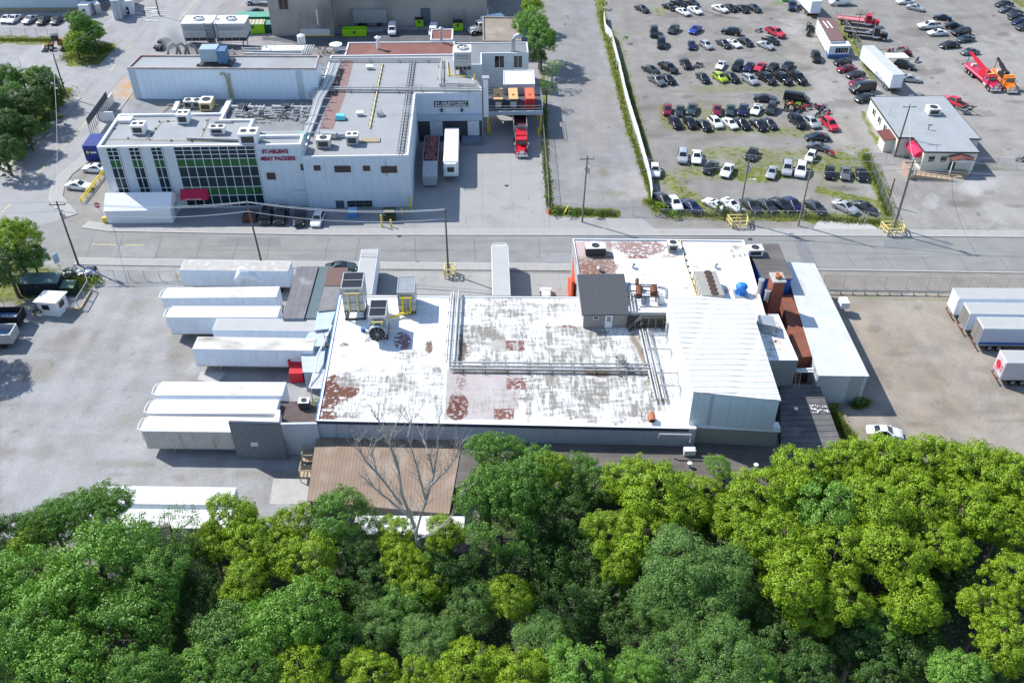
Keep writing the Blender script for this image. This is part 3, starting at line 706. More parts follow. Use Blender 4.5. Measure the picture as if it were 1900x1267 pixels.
# street-side annex (white roof, rust patches)
AZ = 7.6
ax = zp([(1083,581),(1236,581),(1238,600),(1424,600),(1380,447),(1062,444)],AZ)
MB().prism(ax,0,AZ-.02).build('annex_wall',mat('annex_grey_wall',(.36,.37,.38),.8,var=.06,dirt=(.24,.24,.24),dirtamt=.3),B)
c4a = zp([(1085,580),(1416,580),(1380,448.5),(1064,446)],AZ)
MB().flat(zp([(1238,582),(1240,599),(1422,599),(1415,579)],AZ),AZ+.002).build('flat_roof',mat('plain_white_membrane',(.74,.75,.755),.85,var=.05),B)
def paint_annex(P):
    P.ragged = .5
    RU = (.3,.15,.13)
    def Zb(a,b,rx,ry,col,amt=1,g=0,**k):
        q = z5(a,b); P.blob(q[0],q[1],rx/4.22,ry/4.22,col,amt=amt,g=g,**k)
    P.poly([z5(150,75),z5(440,75),z5(480,350),z5(180,370)],(.3,.225,.2),amt=.8,jit=3); Zb(320,280,150,100,(.2,.12,.09),.8,hard=2); Zb(230,130,90,60,(.5,.38,.36),.8); Zb(300,300,120,60,(.2,.1,.07),.7)
    Zb(650,130,210,60,(.2,.12,.1),.85); Zb(600,110,280,45,(.3,.2,.18),.8); Zb(640,200,90,14,(.2,.08,.05),.9); Zb(900,190,80,20,(.4,.3,.22),.8); Zb(1030,110,50,30,(.4,.25,.2),.5)
    Zb(380,200,90,10,(.3,.12,.05),.8)
    Zb(1420,150,110,60,(.85,.86,.87),1,.62,hard=1); Zb(1170,260,120,40,(.85,.86,.87),1,.4); Zb(700,330,60,14,(.85,.86,.87),1,.5); Zb(1050,440,60,30,(.85,.86,.87),1,.55); Zb(1110,435,30,20,(.4,.2,.1),.8)
    Zb(1590,500,36,26,(.32,.2,.15),.9); Zb(1350,460,30,30,(.3,.16,.1),.7); Zb(800,590,60,40,(.6,.5,.45),.5); Zb(1480,270,100,60,(.85,.86,.87),1,.3)
    for i in range(16): Zb(random.uniform(500,1500),random.uniform(100,600),16,6,(.3,.28,.26),.6)
painted_quad('flat_roof',inset(c4a,.2),AZ+.004,280,160,(.76,.77,.775),paint_annex,whiteroof,B)
ring(MB(),ax,.22,AZ-.03,AZ+.2).build('parapet',white,B)
edge(B,(1380,447),(1062,444),AZ,.35,.1,trimdk,up=.25); edge(B,(1062,444),(1083,560),AZ,.5,.1,mat('grey_trim',(.3,.31,.33),.6),up=.25)
# the block right of the tall bay
sq = zp([(1425,669),(1481,669),(1444,584),(1400,584)],AZ-.6)
def paint_small(P):
    P.blob(1440,634,13,11,(.3,.17,.1),amt=.8); P.blob(1440,634,22,22,(.6,.56,.5),amt=.7); P.blob(1439,633,3,2.4,(.05,.04,.03),hard=3)
    P.blob(1430,610,30,20,(.85,.86,.87),g=.55); P.blob(1440,655,24,12,(.85,.86,.87),g=.5)
MB().prism(sq,0,AZ-.62).build('side_block_wall',grblock,B)
painted_quad('side_block_roof',inset(sq,.15),AZ-.596,60,90,(.8,.81,.82),paint_small,whiteroof,B)
ring(MB(),sq,.15,AZ-.63,AZ-.5).build('parapet',white,B)
MB().prism(zp([(1409,600),(1440,606),(1436,587),(1406,583)],AZ+.9),AZ-.5,AZ+.9).build('roof_hatch_box',galv,B)
# dark grey roof by the street, with blue wall under it
gq = zp([(1416,517),(1469,517),(1443,454),(1385,454)],6.9)
MB().prism(gq,0,6.88).build('blue_wing_wall',mat('blue_painted_wall',(.015,.11,.4),.5,var=.06),B)
MB().prism(inset(gq,-.15),6.9,7.02).build('dark_roof',tarroof,B)
# brick chimney
chx = G(1432,583,4.7); chm = MB().box(chx.x-.75,chx.y-.2,3,chx.x+.85,chx.y+1.9,10.2).build('chimney',brickred,B)
MB().box(chx.x-.85,chx.y-.3,10.2,chx.x+.95,chx.y+2.0,10.42).build('chimney_cap',concrete,chm)
pt = MB()
for dx,dy in [(-.2,.5),(.3,.6),(.05,1.2)]: pt.tube([(chx.x+dx,chx.y+dy,10.42),(chx.x+dx,chx.y+dy,10.9)],[.2,.26],10)
pt.build('chimney_pot',mat('terracotta',(.5,.17,.08),.8),chm)
for a,b,h in [((1413,516),(1408,545),2.6),((1420,540),(1422,553),1.5)]:
    g = G(b[0],b[1],AZ); f_ = MB().cyl((g.x,g.y,AZ-.3),.33,h,14); f_.cyl((g.x,g.y,AZ-.3+h),.42,.12,14); f_.build('flue',galv,B)
# brown flat roof and long metal roof on the right
MB().prism(zp([(1477,664),(1513,660),(1468,546),(1448,548)],4.6),0,4.6).build('brown_roof_wing',mat('rust_brown_roof',(.21,.075,.045),.85,var=.2,sc=.8,dirt=(.1,.05,.04),dirtamt=.3,dirtsc=1),B)
mq = zp([(1520,694.5),(1611,695),(1510.5,488),(1456,487)],4.9)
mw = MB().prism(mq,0,4.72).build('metal_shed_wall',mat('ribbed_blue_white_wall',(.55,.62,.68),.5,.1,var=.05,seam=[('x',.3,.07,.35),('y',.3,.07,.3)]),B)
MB().prism(inset(mq,-.15),4.74,[4.82,4.74,4.74,4.9]).build('metal_roof',mat('weathered_white_metal_roof',(.62,.645,.65),.5,.1,var=.1,sc=.5,seam=[('y',.32,.05,.22),('x',3.3,.04,.25)],dirt=(.42,.3,.16),dirtamt=.22,dirtsc=.35,stretch=(3,.35,1)),mw)
gq0 = G(1562,565,2); MB().prism([(gq0.x,gq0.y),(gq0.x+1.2,gq0.y),(gq0.x+1.2,gq0.y+1.6),(gq0.x,gq0.y+1.6)],1.2,2.2).build('wall_vent_box',offwhite,B)
# roof-top shed with dark shingles
sw = zp([(1082,609),(1164,609),(1160,581),(1078,581)],RZ+.01)
g0,g1 = Vector(sw[0]),Vector(sw[1])
shx0,shy0,shx1,shy1 = g0[0],g0[1],g1[0],g0[1]+7.6
shed = MB().prism([(shx0,shy0),(shx1,shy0),(shx1,shy1),(shx0,shy1)],RZ,[RZ+2.5,RZ+2.5,RZ+3.3,RZ+3.3]).build('penthouse_wall',mat('taupe_siding',(.3,.275,.255),.75,var=.03,seam=[('x',.22,.03,.25),('y',.22,.03,.25)]),B)
sr = MB(); sr.hexa([(shx0-.3,shy0-.4,RZ+2.42),(shx1+.3,shy0-.4,RZ+2.42),(shx1+.3,shy1+.2,RZ+3.3),(shx0-.3,shy1+.2,RZ+3.3)],
                   [(shx0-.3,shy0-.4,RZ+2.58),(shx1+.3,shy0-.4,RZ+2.58),(shx1+.3,shy1+.2,RZ+3.46),(shx0-.3,shy1+.2,RZ+3.46)])
sr.build('shingle_roof',mat('charcoal_shingles',(.075,.08,.09),.9,var=.12,sc=2,fine=.1,seam=[('y',.28,.04,.35)]),shed)
door(shed,(shx0+2.9,shy0),(shx0+3.9,shy0),RZ+.1,RZ+2.1,white)
window(shed,(shx0+1.3,shy0),(shx0+2.0,shy0),RZ+1.55,RZ+2.05)
wd = (shx0+3.15,shy0-.06); window(shed,(shx0+3.15,shy0-.07),(shx0+3.65,shy0-.07),RZ+1.2,RZ+1.9,t=.03,mull=1,rows=2)
# orange panels at the annex corner
oa = G(1067,520,4)
og2 = MB(); 
for dx in (0,.55):
    og2.prism([(oa.x-.75+dx,oa.y-2.8),(oa.x-.45+dx,oa.y-2.8),(oa.x-.45+dx,oa.y+3.0),(oa.x-.75+dx,oa.y+3.0)],.2,[3.2,3.2,6.2,6.2] if dx else [5.8,5.8,2.5,2.5])
og2.build('orange_panels',mat('orange_panel',(.62,.09,.025),.6,var=.08),B)
# left annex : dark ribbed roofs at the dock
la = [([(524,590),(563,590),(589.5,495),(552.6,495)],4.5,mat('worn_dark_ribbed_roof',(.16,.16,.17),.8,var=.16,sc=.8,seam=[('x',.9,.06,.4)],dirt=(.4,.4,.4),dirtamt=.3,dirtsc=.35)),
      ([(563.5,590),(586,590),(609,495),(590.5,495)],4.3,mat('teal_ribbed_roof',(.1,.15,.165),.7,var=.08,seam=[('x',.4,.06,.4)])),
      ([(602.5,529),(632,529),(645,497),(610,497)],4.7,mat('brown_ribbed_roof',(.15,.09,.08),.8,var=.06)),
      ([(591,577),(621,574),(632,530),(603,530)],4.6,mat('grey_patched_roof',(.2,.195,.2),.85,var=.2,sc=1.2)),
      ([(584,612),(611,609),(622,575),(590,578)],4.4,mat('pale_blue_sheet_roof',(.42,.49,.54),.6,.1,var=.06,seam=[('y',1.1,.05,.3)])),
      ([(558,643),(602,641),(610,610),(577,613)],4.0,MC['pale_blue_sheet_roof']),
      ([(563,690),(597,690),(603,642),(558,644)],3.4,MC['pale_blue_sheet_roof'])]
for i,(p,z,m) in enumerate(la):
    q = zp(p,z); MB().prism(q,0,z-.12).build('dock_annex_wall',bluegrey,B); MB().prism(inset(q,-.08),z-.1,z).build('dock_annex_roof',m,B)
p8 = zp([(518,784),(588,785),(588,745),(519,744)],3.2)
MB().prism(p8,0,3.2).build('low_brown_roof_wing',mat('brown_black_roof',(.1,.075,.07),.85,var=.2,sc=.6,dirt=(.2,.16,.14),dirtamt=.3),B)
MB().prism(zp([(505,787),(517,787),(520,760),(513,760)],4.6),3,4.6).build('dock_seal_hood',white,B)
# white slatted canopy over the steps
sl_ = MB(); A = G(574,718,3.3); Bq = G(604,688,3.3)
for i in range(9):
    t = i/8; p = G(575+7*t,719-32*t,3.3); q = G(602+6*t,719-32*t,3.3); sl_.beam(p,q,.28,.06)
sl_.beam(G(575,720,3.2),G(582,686,3.2),.1); sl_.beam(G(602,720,3.2),G(609,686,3.2),.1)
for a in [(576,718),(601,718)]: g = G(*a,3.2); sl_.beam(g,(g.x,g.y,0),.12)
sl_.build('slatted_canopy',white,B)
# two fronts facing the yard : grey corrugated wall and pale panel wall (roofless screens)
def screen_wall(a,b,z,th_,m,name,label,extra=None):
    A = G(*a,z); Bq = G(*b,z)
    t = thing(name,label,'wall',(A.x,A.y,0))
    MB().prism([(A.x,A.y),(Bq.x,Bq.y),(Bq.x,Bq.y+th_),(A.x,A.y+th_)],0,z).build('panel',m,t)
    return t,A,Bq
t,A,Bq = screen_wall((424,785),(519.5,787.5),6.1,.35,corr_gr,'corrugated_wall','grey corrugated screen wall with a small white sign at the trailers')
ring(MB(),[(A.x,A.y),(Bq.x,Bq.y),(Bq.x,Bq.y+.35),(A.x,A.y+.35)],.35/2-.01,6.1,6.2).build('cap',trimdk,t)
s0 = A.lerp(Bq,.34); s1 = A.lerp(Bq,.69)
MB().box(s0.x,A.y-.2,2.35,s1.x,A.y-.09,2.95).build('sign_board',white,t)
lt = MB(); xx = s0.x+.2
while xx < s1.x-.25:
    hh = random.choice([.2,.2,.24,.14]); lt.box(xx,A.y-.215,2.55,xx+random.uniform(.05,.16),A.y-.2,2.55+hh); xx += random.uniform(.2,.27)
lt.build('faded_lettering',mat('grey_lettering',(.25,.28,.3),.8),t)
t,A,Bq = screen_wall((520.5,787),(588,786),5.2,.3,mat('pale_panel',(.5,.56,.62),.5,var=.03,seam=[('x',1.25,.04,.25)]),'panel_wall','pale smooth panel wall between the corrugated wall and the plant')
# ------------------------------------------------------------------ the meat packing factory across the street
FB = thing('meat_factory','large pale blue-grey factory with tall green glass bands and red lettering','building',(-64,141,0))
mpw = mat('pale_blue_cladding',(.54,.62,.70),.6,var=.05,sc=.4,seam=[('x',1.5,.05,.28),('y',1.5,.05,.28)])
mpc = mat('fluted_grey_cladding',(.58,.63,.68),.6,var=.05,seam=[('x',.3,.05,.3),('y',.3,.05,.3)],dirt=(.3,.3,.3),dirtamt=.2,dirtsc=.5,stretch=(2,2,.2))
frez = mat('freezer_panel',(.68,.78,.88),.5,var=.03,seam=[('x',1.15,.045,.3),('y',1.15,.045,.3)],dirt=(.5,.4,.22),dirtamt=-.1,dirtsc=.06)
roofA = mat('pale_grey_roof',(.30,.315,.33),.85,var=.08,sc=.25,fine=.04,dirt=(.2,.19,.175),dirtamt=.2,dirtsc=.2)
roofC = mat('freezer_roof',(.29,.31,.33),.85,var=.1,sc=.15,fine=.04,dirt=(.24,.16,.12),dirtamt=.25,dirtsc=.12)
coping = mat('white_coping',(.66,.68,.7),.5,var=.04)
yf = 141.9
def fx_(px,py,z): return G(px,py,z)
ZA,ZB_ = 11.9,9.9
xA0,xA1 = -64.0,-30.6; xa2 = -40.0
# block A, office front
block(FB,[(xA0,yf),(xa2,yf),(xa2,151.6),(-45.5,151.6),(-45.5,154.2),(xA0,154.2)],0,ZA,mpc,roofA,.4,coping,.45,'front_wall','front_roof')
# the recessed part beside it with the sign
block(FB,[(xa2+.01,yf),(xA1,yf),(xA1,yf+3.6),(xa2+.01,yf+3.6)],0,ZA-.05,mpw,roofA,.5,coping,.4,'sign_wall','front_strip_roof')
MB().prism([(xa2+.02,yf+3.61),(xA1+.02,yf+3.61),(xA1+.02,151.5),(xa2+.02,151.5)],0,9.6).build('sunken_roof',roofA,FB)
# block D, machinery roof behind the offices ; block B, long roof on the right
MB().prism([(-65.8,154.21),(-31.0,151.62),(-31.0,168.8),(-66.2,168.8)],0,8.0).build('machine_deck',mat('machine_deck_roof',(.22,.23,.24),.85,var=.15,sc=.4,dirt=(.12,.08,.06),dirtamt=.25,dirtsc=.3),FB)
rB = mat('long_grey_roof',(.30,.31,.325),.85,var=.07,sc=.3,fine=.04,dirt=(.2,.175,.14),dirtamt=.35,dirtsc=.14)
block(FB,[(-30.59,yf-.6),(-12.95,yf-.6),(-12.95,165.6),(-.6,165.6),(-.6,168.4),(-5.9,181.5),(-5.9,184.2),(-30.98,184.2)],0,ZB_,mpw,rB,.25,coping,.3,'packing_hall_wall','packing_hall_roof')
# canopy band over the docks and docks
MB().prism([(-12.94,165.2),(-.55,165.2),(-.55,165.59),(-12.94,165.59)],4.4,5.6).build('dock_fascia',mat('light_blue_fascia',(.4,.5,.58),.5,var=.05),FB)
MB().prism([(-12.9,165.58),(-.65,165.58),(-.65,165.595),(-12.9,165.595)],.02,4.4).build('dock_shade_sheet',mat('dock_shadow_wall',(.05,.06,.07),.8),FB)  # thin dark sheet: shade below the dock overhang, painted flat on the wall
for a,b in [(-10.6,-8.2),(-3.4,-1.2)]: door(FB,(a,165.55),(b,165.55),1.2,4.2,mat('dock_door_white',(.6,.62,.66),.5),'dock_door')
MB().box(-4.6,163.6,.01,-.8,165.5,1.15).build('dock_platform',mat('blue_grey_dock',(.16,.2,.26),.7),FB)
# freezer block C
CZ = 14.2
bc = [(-66.2,168.9),(-31.2,167.6),(-31.3,173.6),(-65.4,174.9)]
MB().prism(bc,0,CZ-.3).build('freezer_wall',frez,FB)
fr = MB().flat(inset(bc,.3),CZ-.29).build('freezer_roof',roofC,FB)
ring(MB(),bc,.3,CZ-.32,CZ).build('freezer_coping',mat('rusty_coping',(.42,.36,.34),.6,var=.25,dirt=(.3,.12,.08),dirtamt=.4,dirtsc=.1),FB)
ring(MB(),[(p[0]*1.0,p[1]) for p in bc],-.02,CZ-.5,CZ-.32,out=.07).build('freezer_eave',coping,FB)
# back part
MB().prism([(-64.5,175.0),(-31.5,173.8),(-31.3,184.4),(-28.9,184.4),(-28.9,191.5),(-62.5,197.0)],0,8.0).build('rear_deck',mat('rear_deck_roof',(.19,.185,.18),.85,var=.16,sc=.5,dirt=(.1,.07,.06),dirtamt=.3,dirtsc=.4),FB)
redr = mat('red_gravel_roof',(.2,.085,.07),.9,var=.1,sc=.5,fine=.08,dirt=(.26,.2,.19),dirtamt=.2,dirtsc=.2)
block(FB,[(-28.8,184.3),(-6.2,184.25),(-6.2,195.2),(-28.8,195.4)],0,8.2,mpw,redr,.2,coping,.3,'rear_wall','red_gravel_roof')
block(FB,[(-11.4,195.3),(-6.6,195.3),(-6.6,201.4),(-11.4,201.4)],0,8.6,mpw,redr,.2,coping,.3,'rear_wall','red_gravel_roof')
palew = mat('pale_painted_wall',(.6,.64,.66),.7,var=.05)
block(FB,[(-6.1,184.2),(-.5,184.2),(-.5,190.2),(9.3,190.0),(9.3,196.0),(-6.1,196.0)],0,7.6,palew,mat('blue_grey_gravel_roof',(.2,.21,.225),.9,var=.12,sc=.4),.2,coping,.25,'side_wing_wall','side_wing_roof')
block(FB,[(3.7,176.6),(10.0,176.7),(10.1,183.6),(3.9,183.5)],0,6.6,palew,offwhite,.15,coping,.2,'box_wing_wall','box_wing_roof')
window(FB,(2.2,190.15),(4.2,190.12),4.4,7.0,mull=1); window(FB,(6.2,190.05),(8.0,190.02),4.4,7.0,mull=1)
# windows: green glass bands
gdark = mat('tinted_glass',(.008,.03,.042),.25,var=.2,sc=.5,fine=0,spec=.25)
ggreen = mat('green_spandrel_glass',(.02,.11,.04),.25,var=.25,sc=.3,fine=0,spec=.25)
def curtain(x0,x1,cols,zs,greens):
    for i in range(cols):
        xa = x0+(x1-x0)*i/cols; xb = x0+(x1-x0)*(i+1)/cols
        for j in range(len(zs)-1):
            m = ggreen if j in greens else gdark
            MB().box(xa+.04,yf-.09,zs[j]+.04,xb-.04,yf-.005,zs[j+1]-.04).build('pane',m,CW)
    f = MB()
    for i in range(cols+1): xa = x0+(x1-x0)*i/cols; f.beam((xa,yf-.1,zs[0]),(xa,yf-.1,zs[-1]),.1,.14)
    for z in zs: f.beam((x0,yf-.1,z),(x1,yf-.1,z),.1,.1)
    f.build('mullions',coping,CW)
def wxz(px,py): # pixel on the front plane -> x,z
    lo,hi = -1.0,14.0
    for _ in range(40):
        mz = (lo+hi)/2; g = G(px,py,mz)
        if g.y > yf: lo = mz
        else: hi = mz
    return g.x,mz
zB = zoom(160,230,4.13)
zrow = [wxz(*zB(700,y))[1] for y in (175,203,235,268,330,408,485,560)]
zs = sorted(zrow)
cut = [(150,235),(322,403),(492,575)]
zsm = [2.4]+[z for z in zs if z > 2.9]
for a,b in cut:
    xa = wxz(*zB(a,180))[0]; xb = wxz(*zB(b,180))[0]
    CW = MB().box(xa-.1,yf-.012,1.0,xb+.1,yf-.004,zs[-1]+.1).build('window_band',darkm,FB)
    curtain(xa,xb,2,zsm,(len(zsm)-5,))
xa = wxz(*zB(668,180))[0]; xb = wxz(*zB(1292,190))[0]
CW = MB().box(xa-.1,yf-.012,.3,xb+.1,yf-.004,zs[-1]+.1).build('window_band',darkm,FB)
zall = [.35,2.55]+[z for z in zs if z > 3.0]
curtain(xa,xb,9,zall,(1,len(zall)-5))
for i,(a,b,c,d) in enumerate([(1390,375,1445,425),(1648,310,1702,353),(1752,306,1795,343)]):
    p,q = wxz(*zB(a,d)),wxz(*zB(b*0+c,b)); window(FB,(p[0],yf-(.6 if p[0] > -30.5 else 0)),(q[0],yf-(.6 if p[0] > -30.5 else 0)),p[1],q[1],glass,rust)
z7 = zoom(600,300,3.8)
for (a,b,c,d) in [(85,18,192,62),(285,18,328,52),(413,20,518,66)]:
    p,q = wxz(*z7(a,d)),wxz(*z7(c,b)); window(FB,(p[0],yf-.6),(q[0],yf-.6),p[1],q[1],glass,rust,mull=(2 if c-a > 60 else 0))
bb = wxz(*z7(180,350)),wxz(*z7(345,262)); window(FB,(bb[0][0],yf-.6),(bb[1][0],yf-.6),max(bb[0][1],.15),bb[1][1],glass,steel,'roller_window',mull=2,rows=1)
dd = wxz(*z7(98,345)),wxz(*z7(145,262)); door(FB,(dd[0][0],yf-.6),(dd[1][0],yf-.6),.02,dd[1][1],mat('blue_grey_door',(.05,.09,.14),.6))
MB().box(-33.0,yf-.72,3.15,-12.9,yf-.58,3.28).build('wall_ledge',coping,FB)
st_ = MB()
for i in range(16): x = random.uniform(-30,-13.5); st_.box(x,yf-.606,random.uniform(4,7),x+random.uniform(.03,.12),yf-.602,random.uniform(8,9.4))
st_.build('rain_streaks',mat('rain_streak',(.44,.5,.56),.8),FB)
# entrance awning with white address
aw = thing('red_awning','red fabric awning over the glass entrance of the factory','awning',(-52,141,0))
pa = wxz(*zB(727,505)); xa0 = pa[0]; xa1 = wxz(*zB(935,505))[0]
red_f = mat('crimson_canvas',(.5,.02,.07),.8,var=.04)
am = MB(); y0,y1 = yf-1.5,yf-.2; za,zb_,zc = 3.9,2.9,2.45
am.add([(xa0,y1,za),(xa1,y1,za),(xa1,y0,zb_),(xa0,y0,zb_),(xa0,y0,zc),(xa1,y0,zc),(xa0,y1,zc),(xa1,y1,zc)],[(0,3,2,1),(3,4,5,2),(0,6,4,3),(1,2,5,7)])
am.build('canvas',red_f,aw)
text('address','1-3 Glen Scarlett Rd.',((xa0+xa1)/2-.2,y0-.02,2.67),(1,0,0),(0,0,1),.3,white,aw,depth=.02,width=3.0)
# red facade letters
lr = mat('red_letters',(.3,.01,.045),.6)
p0 = wxz(*zB(1345,245)); p1 = wxz(*zB(1580,185))
sgn = thing('red_wall_lettering','raised red lettering on the upper front wall of the factory','sign',(-36,141,10))
text('letters',"ST.HELEN'S",((p0[0]+p1[0])/2-.3,yf-.14,p1[1]-.55),(1,0,0),(0,0,1),.72,lr,sgn,.12,width=4.3,bold=.02)
text('letters',"MEAT PACKERS",((p0[0]+p1[0])/2,yf-.14,p1[1]-1.85),(1,0,0),(0,0,1),.72,lr,sgn,.12,width=5.7,bold=.02)
# black board at the docks
z3f = zoom(560,30,3.958)
sg2 = thing('black_name_board','black name board with white lettering above the truck docks','sign',(-6,165,8))
MB().box(-9.55,165.44,7.15,-3.2,165.585,8.25).build('board',mat('black_board',(.02,.02,.03),.6),sg2)
text('letters',"ST. HELEN'S MEAT",(-6.4,165.42,7.97),(1,0,0),(0,0,1),.38,white,sg2,.03,width=5.9,bold=.02)
text('letters',"PACKERS LIMITED",(-6.4,165.42,7.43),(1,0,0),(0,0,1),.38,white,sg2,.03,width=5.9,bold=.02)
for x in (-8.2,-4.4): MB().cbox((x,165.35,6.45),(.45,.45,.4)).cyl((x,165.3,6.6),.12,.3,8).build('lamp',darkm,FB)['name2'] = 0

# ------------------------------------------------------------------ other buildings
def bld(name,label,poly,z,wall,roof,ph=.3,cop=None,pw=.3,z0=0):
    t = thing(name,label,'building',(poly[0][0],poly[0][1],0)); block(t,poly,z0,z,wall,roof,ph,cop or wall,pw); return t
brk = mat('grey_brown_block',(.40,.37,.33),.9,var=.12,sc=.3,seam=[('z',.6,.04,.2),('x',1.0,.03,.12)],dirt=(.13,.12,.12),dirtamt=.45,dirtsc=.12,stretch=(1,1,.5))
bb_ = bld('block_warehouse','big weathered grey-brown block warehouse at the top centre',[(-50.3,221.2),(-35.6,220.8),(-35.6,227.6),(.9,226.4),(.9,262),(-50.3,262)],13,brk,tarroof)
for a in (-47.7,-44.9,-41.0,-38.2)[::2]: window(bb_,(a,221.1),(a+2.2,221.05),6.2,9.6,frame=galv,mull=1)
for a,b in ((-40.4,-38.6),): door(bb_,(a,221.0),(a+1.4,220.95),.05 if 0 else 2.6,6.2,white)
MB().box(-43.6,220.7,.1,-36.6,220.95,1.6).build('base_panel',offwhite,bb_)
MB().box(-43.9,220.5,.01,-35.7,220.8,.18).build('yellow_kerb',yellow,bb_)
for a in (-15.2,-9.5): door(bb_,(a,226.95-.0),(a+2.4,226.9),.05,4.2,mat('steel_door_blue',(.09,.12,.15),.6))
b2 = bld('low_brown_building','low building with a sandy brown gravel roof beside the tall bush',zp([(896,76),(968,76),(958,32),(895,31)],4.2),4.2,mat('tan_wall',(.3,.27,.23),.8),mat('tan_gravel_roof',(.27,.225,.185),.9,var=.14,sc=.4,dirt=(.4,.38,.35),dirtamt=.3,dirtsc=.2))
b3 = bld('pale_warehouse','long pale blue-grey metal warehouse at the top left corner',[G(-40,22)[:2],G(147,21)[:2],G(172,-14)[:2],G(-20,-60)[:2]],9,mat('pale_metal_wall',(.55,.63,.68),.6,var=.04,seam=[('x',.9,.05,.2),('y',.9,.05,.2)]),greyroof)
g_ = G(0,22); MB().box(-122,g_.y-.35,.02,G(147,21).x,g_.y-.06,.9).build('base_band',mat('tan_base',(.35,.3,.2),.8),b3)
wn = G(147,21); wd_ = (G(172,-14)-wn).normalized()
for k in (4,8): window(b3,(wn.x+wd_.x*k,wn.y+wd_.y*k),(wn.x+wd_.x*(k+2),wn.y+wd_.y*(k+2)),1.5,3.2)
# tow yard office
ZO = 3.9
po = [(77.3,174.3),(76.8,157.0),(79.6,156.9),(79.6,151.3),(89.2,150.8),(89.4,156.2),(91.6,156.0),(92.0,174.3)]
cream = mat('cream_siding',(.66,.65,.56),.7,var=.03,seam=[('z',.2,.02,.18)])
of = thing('yard_office','cream single-storey office with a grey flat roof in the tow yard','building',(80,152,0))
MB().prism(po,0,ZO-.16).build('wall',cream,of)
MB().prism(inset(po,-.18),ZO-.15,ZO).build('roof',mat('office_grey_roof',(.31,.335,.35),.85,var=.07,sc=.3,dirt=(.24,.25,.22),dirtamt=.25,dirtsc=.25),of)
ring(MB(),po,-.12,ZO-.24,ZO+.03,out=.22).build('fascia',darkm,of)
yo = 151.05
for a,b in [(80.5,81.7),(82.7,83.9),(87.5,88.7)]: window(of,(a,151.28-(a-79.6)*.052),(b,151.28-(b-79.6)*.052),1.8,3.0,frame=white)
door(of,(84.6,151.0),(85.7,150.95),.3,2.6,darkm)
for y in (171.5,168,164.5): window(of,(77.25-(174.3-y)*.03,y),(77.2-(174.3-y+1.2)*.03,y-1.2),1.7,3.0,frame=white)
pr = MB(); ay0,ay1 = 149.1,151.1     # little gabled porch
pr.hexa([(84.0,ay0,2.95),(86.0,ay0,3.35),(86.0,ay1,3.35),(84.0,ay1,2.95)],[(84.0,ay0,3.07),(86.0,ay0,3.5),(86.0,ay1,3.5),(84.0,ay1,3.07)])
pr.hexa([(86.0,ay0,3.35),(88.0,ay0,2.95),(88.0,ay1,2.95),(86.0,ay1,3.35)],[(86.0,ay0,3.5),(88.0,ay0,3.07),(88.0,ay1,3.07),(86.0,ay1,3.5)])
pr.build('porch_roof',mat('maroon_shingles',(.15,.05,.045),.85,var=.15),of)
MB().beam((84.2,ay0+.1,0),(84.2,ay0+.1,2.95),.14).beam((87.8,ay0+.1,0),(87.8,ay0+.1,2.95),.14).beam((84,ay0+.1,2.9),(88,ay0+.1,2.9),.12,.2).build('porch_post',white,of)
MB().box(84.2,ay0-.2,0,87.8,150.9,.35).box(85.0,ay0-.9,0,86.9,ay0-.21,.18).build('porch_step',palewood,of)
# side porch on the left wall
g = G(1640,282); MB().box(75.2,158.6,0,76.82,161.4,2.6).build('side_porch',cream,of); MB().hexa([(74.6,158.0,2.62),(76.9,158.0,2.95),(76.9,162.0,2.95),(74.6,162.0,2.62)],[(74.6,158.0,2.74),(76.9,158.0,3.1),(76.9,162.0,3.1),(74.6,162.0,2.74)]).build('side_porch_roof',MC['maroon_shingles'],of)
# barrel awning, red
ba = thing('red_barrel_awning','bright red barrel awning on the side of the cream office','awning',(79,154,2))
bm_ = MB(); k = 8
for i in range(k):
    t0,t1 = math.pi/2*i/k,math.pi/2*(i+1)/k
    r = 1.25
    p0_ = (79.55-r*math.sin(t1),r*math.cos(t1)); p1_ = (79.55-r*math.sin(t0),r*math.cos(t0))
    bm_.quad((p0_[0],152.2,2.2+p0_[1]),(p1_[0],152.2,2.2+p1_[1]),(p1_[0],156.6,2.2+p1_[1]),(p0_[0],156.6,2.2+p0_[1]))
    for yy in (152.2,156.6): bm_.add([(79.55,yy,2.2),(p0_[0],yy,2.2+p0_[1]),(p1_[0],yy,2.2+p1_[1])],[(0,1,2)])
bm_.build('canvas',mat('bright_red_canvas',(.72,.02,.09),.7,var=.03),ba,smooth=False)
# wooden access ramp
rp = thing('wheelchair_ramp','wooden access ramp with railings in front of the office porch','ramp',(80,149,0))
MB().hexa([(77.6,148.2,0),(84.2,147.4,0),(84.2,149.0,0),(77.6,149.8,0)],[(77.6,148.2,.8),(84.2,147.4,.1),(84.2,149.0,.1),(77.6,149.8,.8)]).box(76.2,148.2,0,77.6,152.0,.8).build('deck',palewood,rp)
rr = MB()
for i in range(8):
    x = 77.4+i*.95; z = .8-i*.1; y = 148.25-i*.11
    rr.beam((x,y,z-.1),(x,y,z+1.0),.09)
    if i: rr.beam((x-.95,y+.11,z+1.1),(x,y,z+1.0),.1); rr.beam((x-.95,y+.11,z+.6),(x,y,z+.5),.07)
for a,b in [((76.2,148.2),(77.5,148.2)),((76.2,148.2),(76.2,152))]:
    rr.beam((*a,1.8),(*b,1.8),.1); rr.beam((*a,.1),(*a,1.8),.1); rr.beam((*b,.1),(*b,1.8),.1)
rr.box(76.15,148.1,.1,76.25,151.9,1.6)
rr.build('railing',mat('pink_cedar',(.42,.29,.23),.8,var=.12),rp)
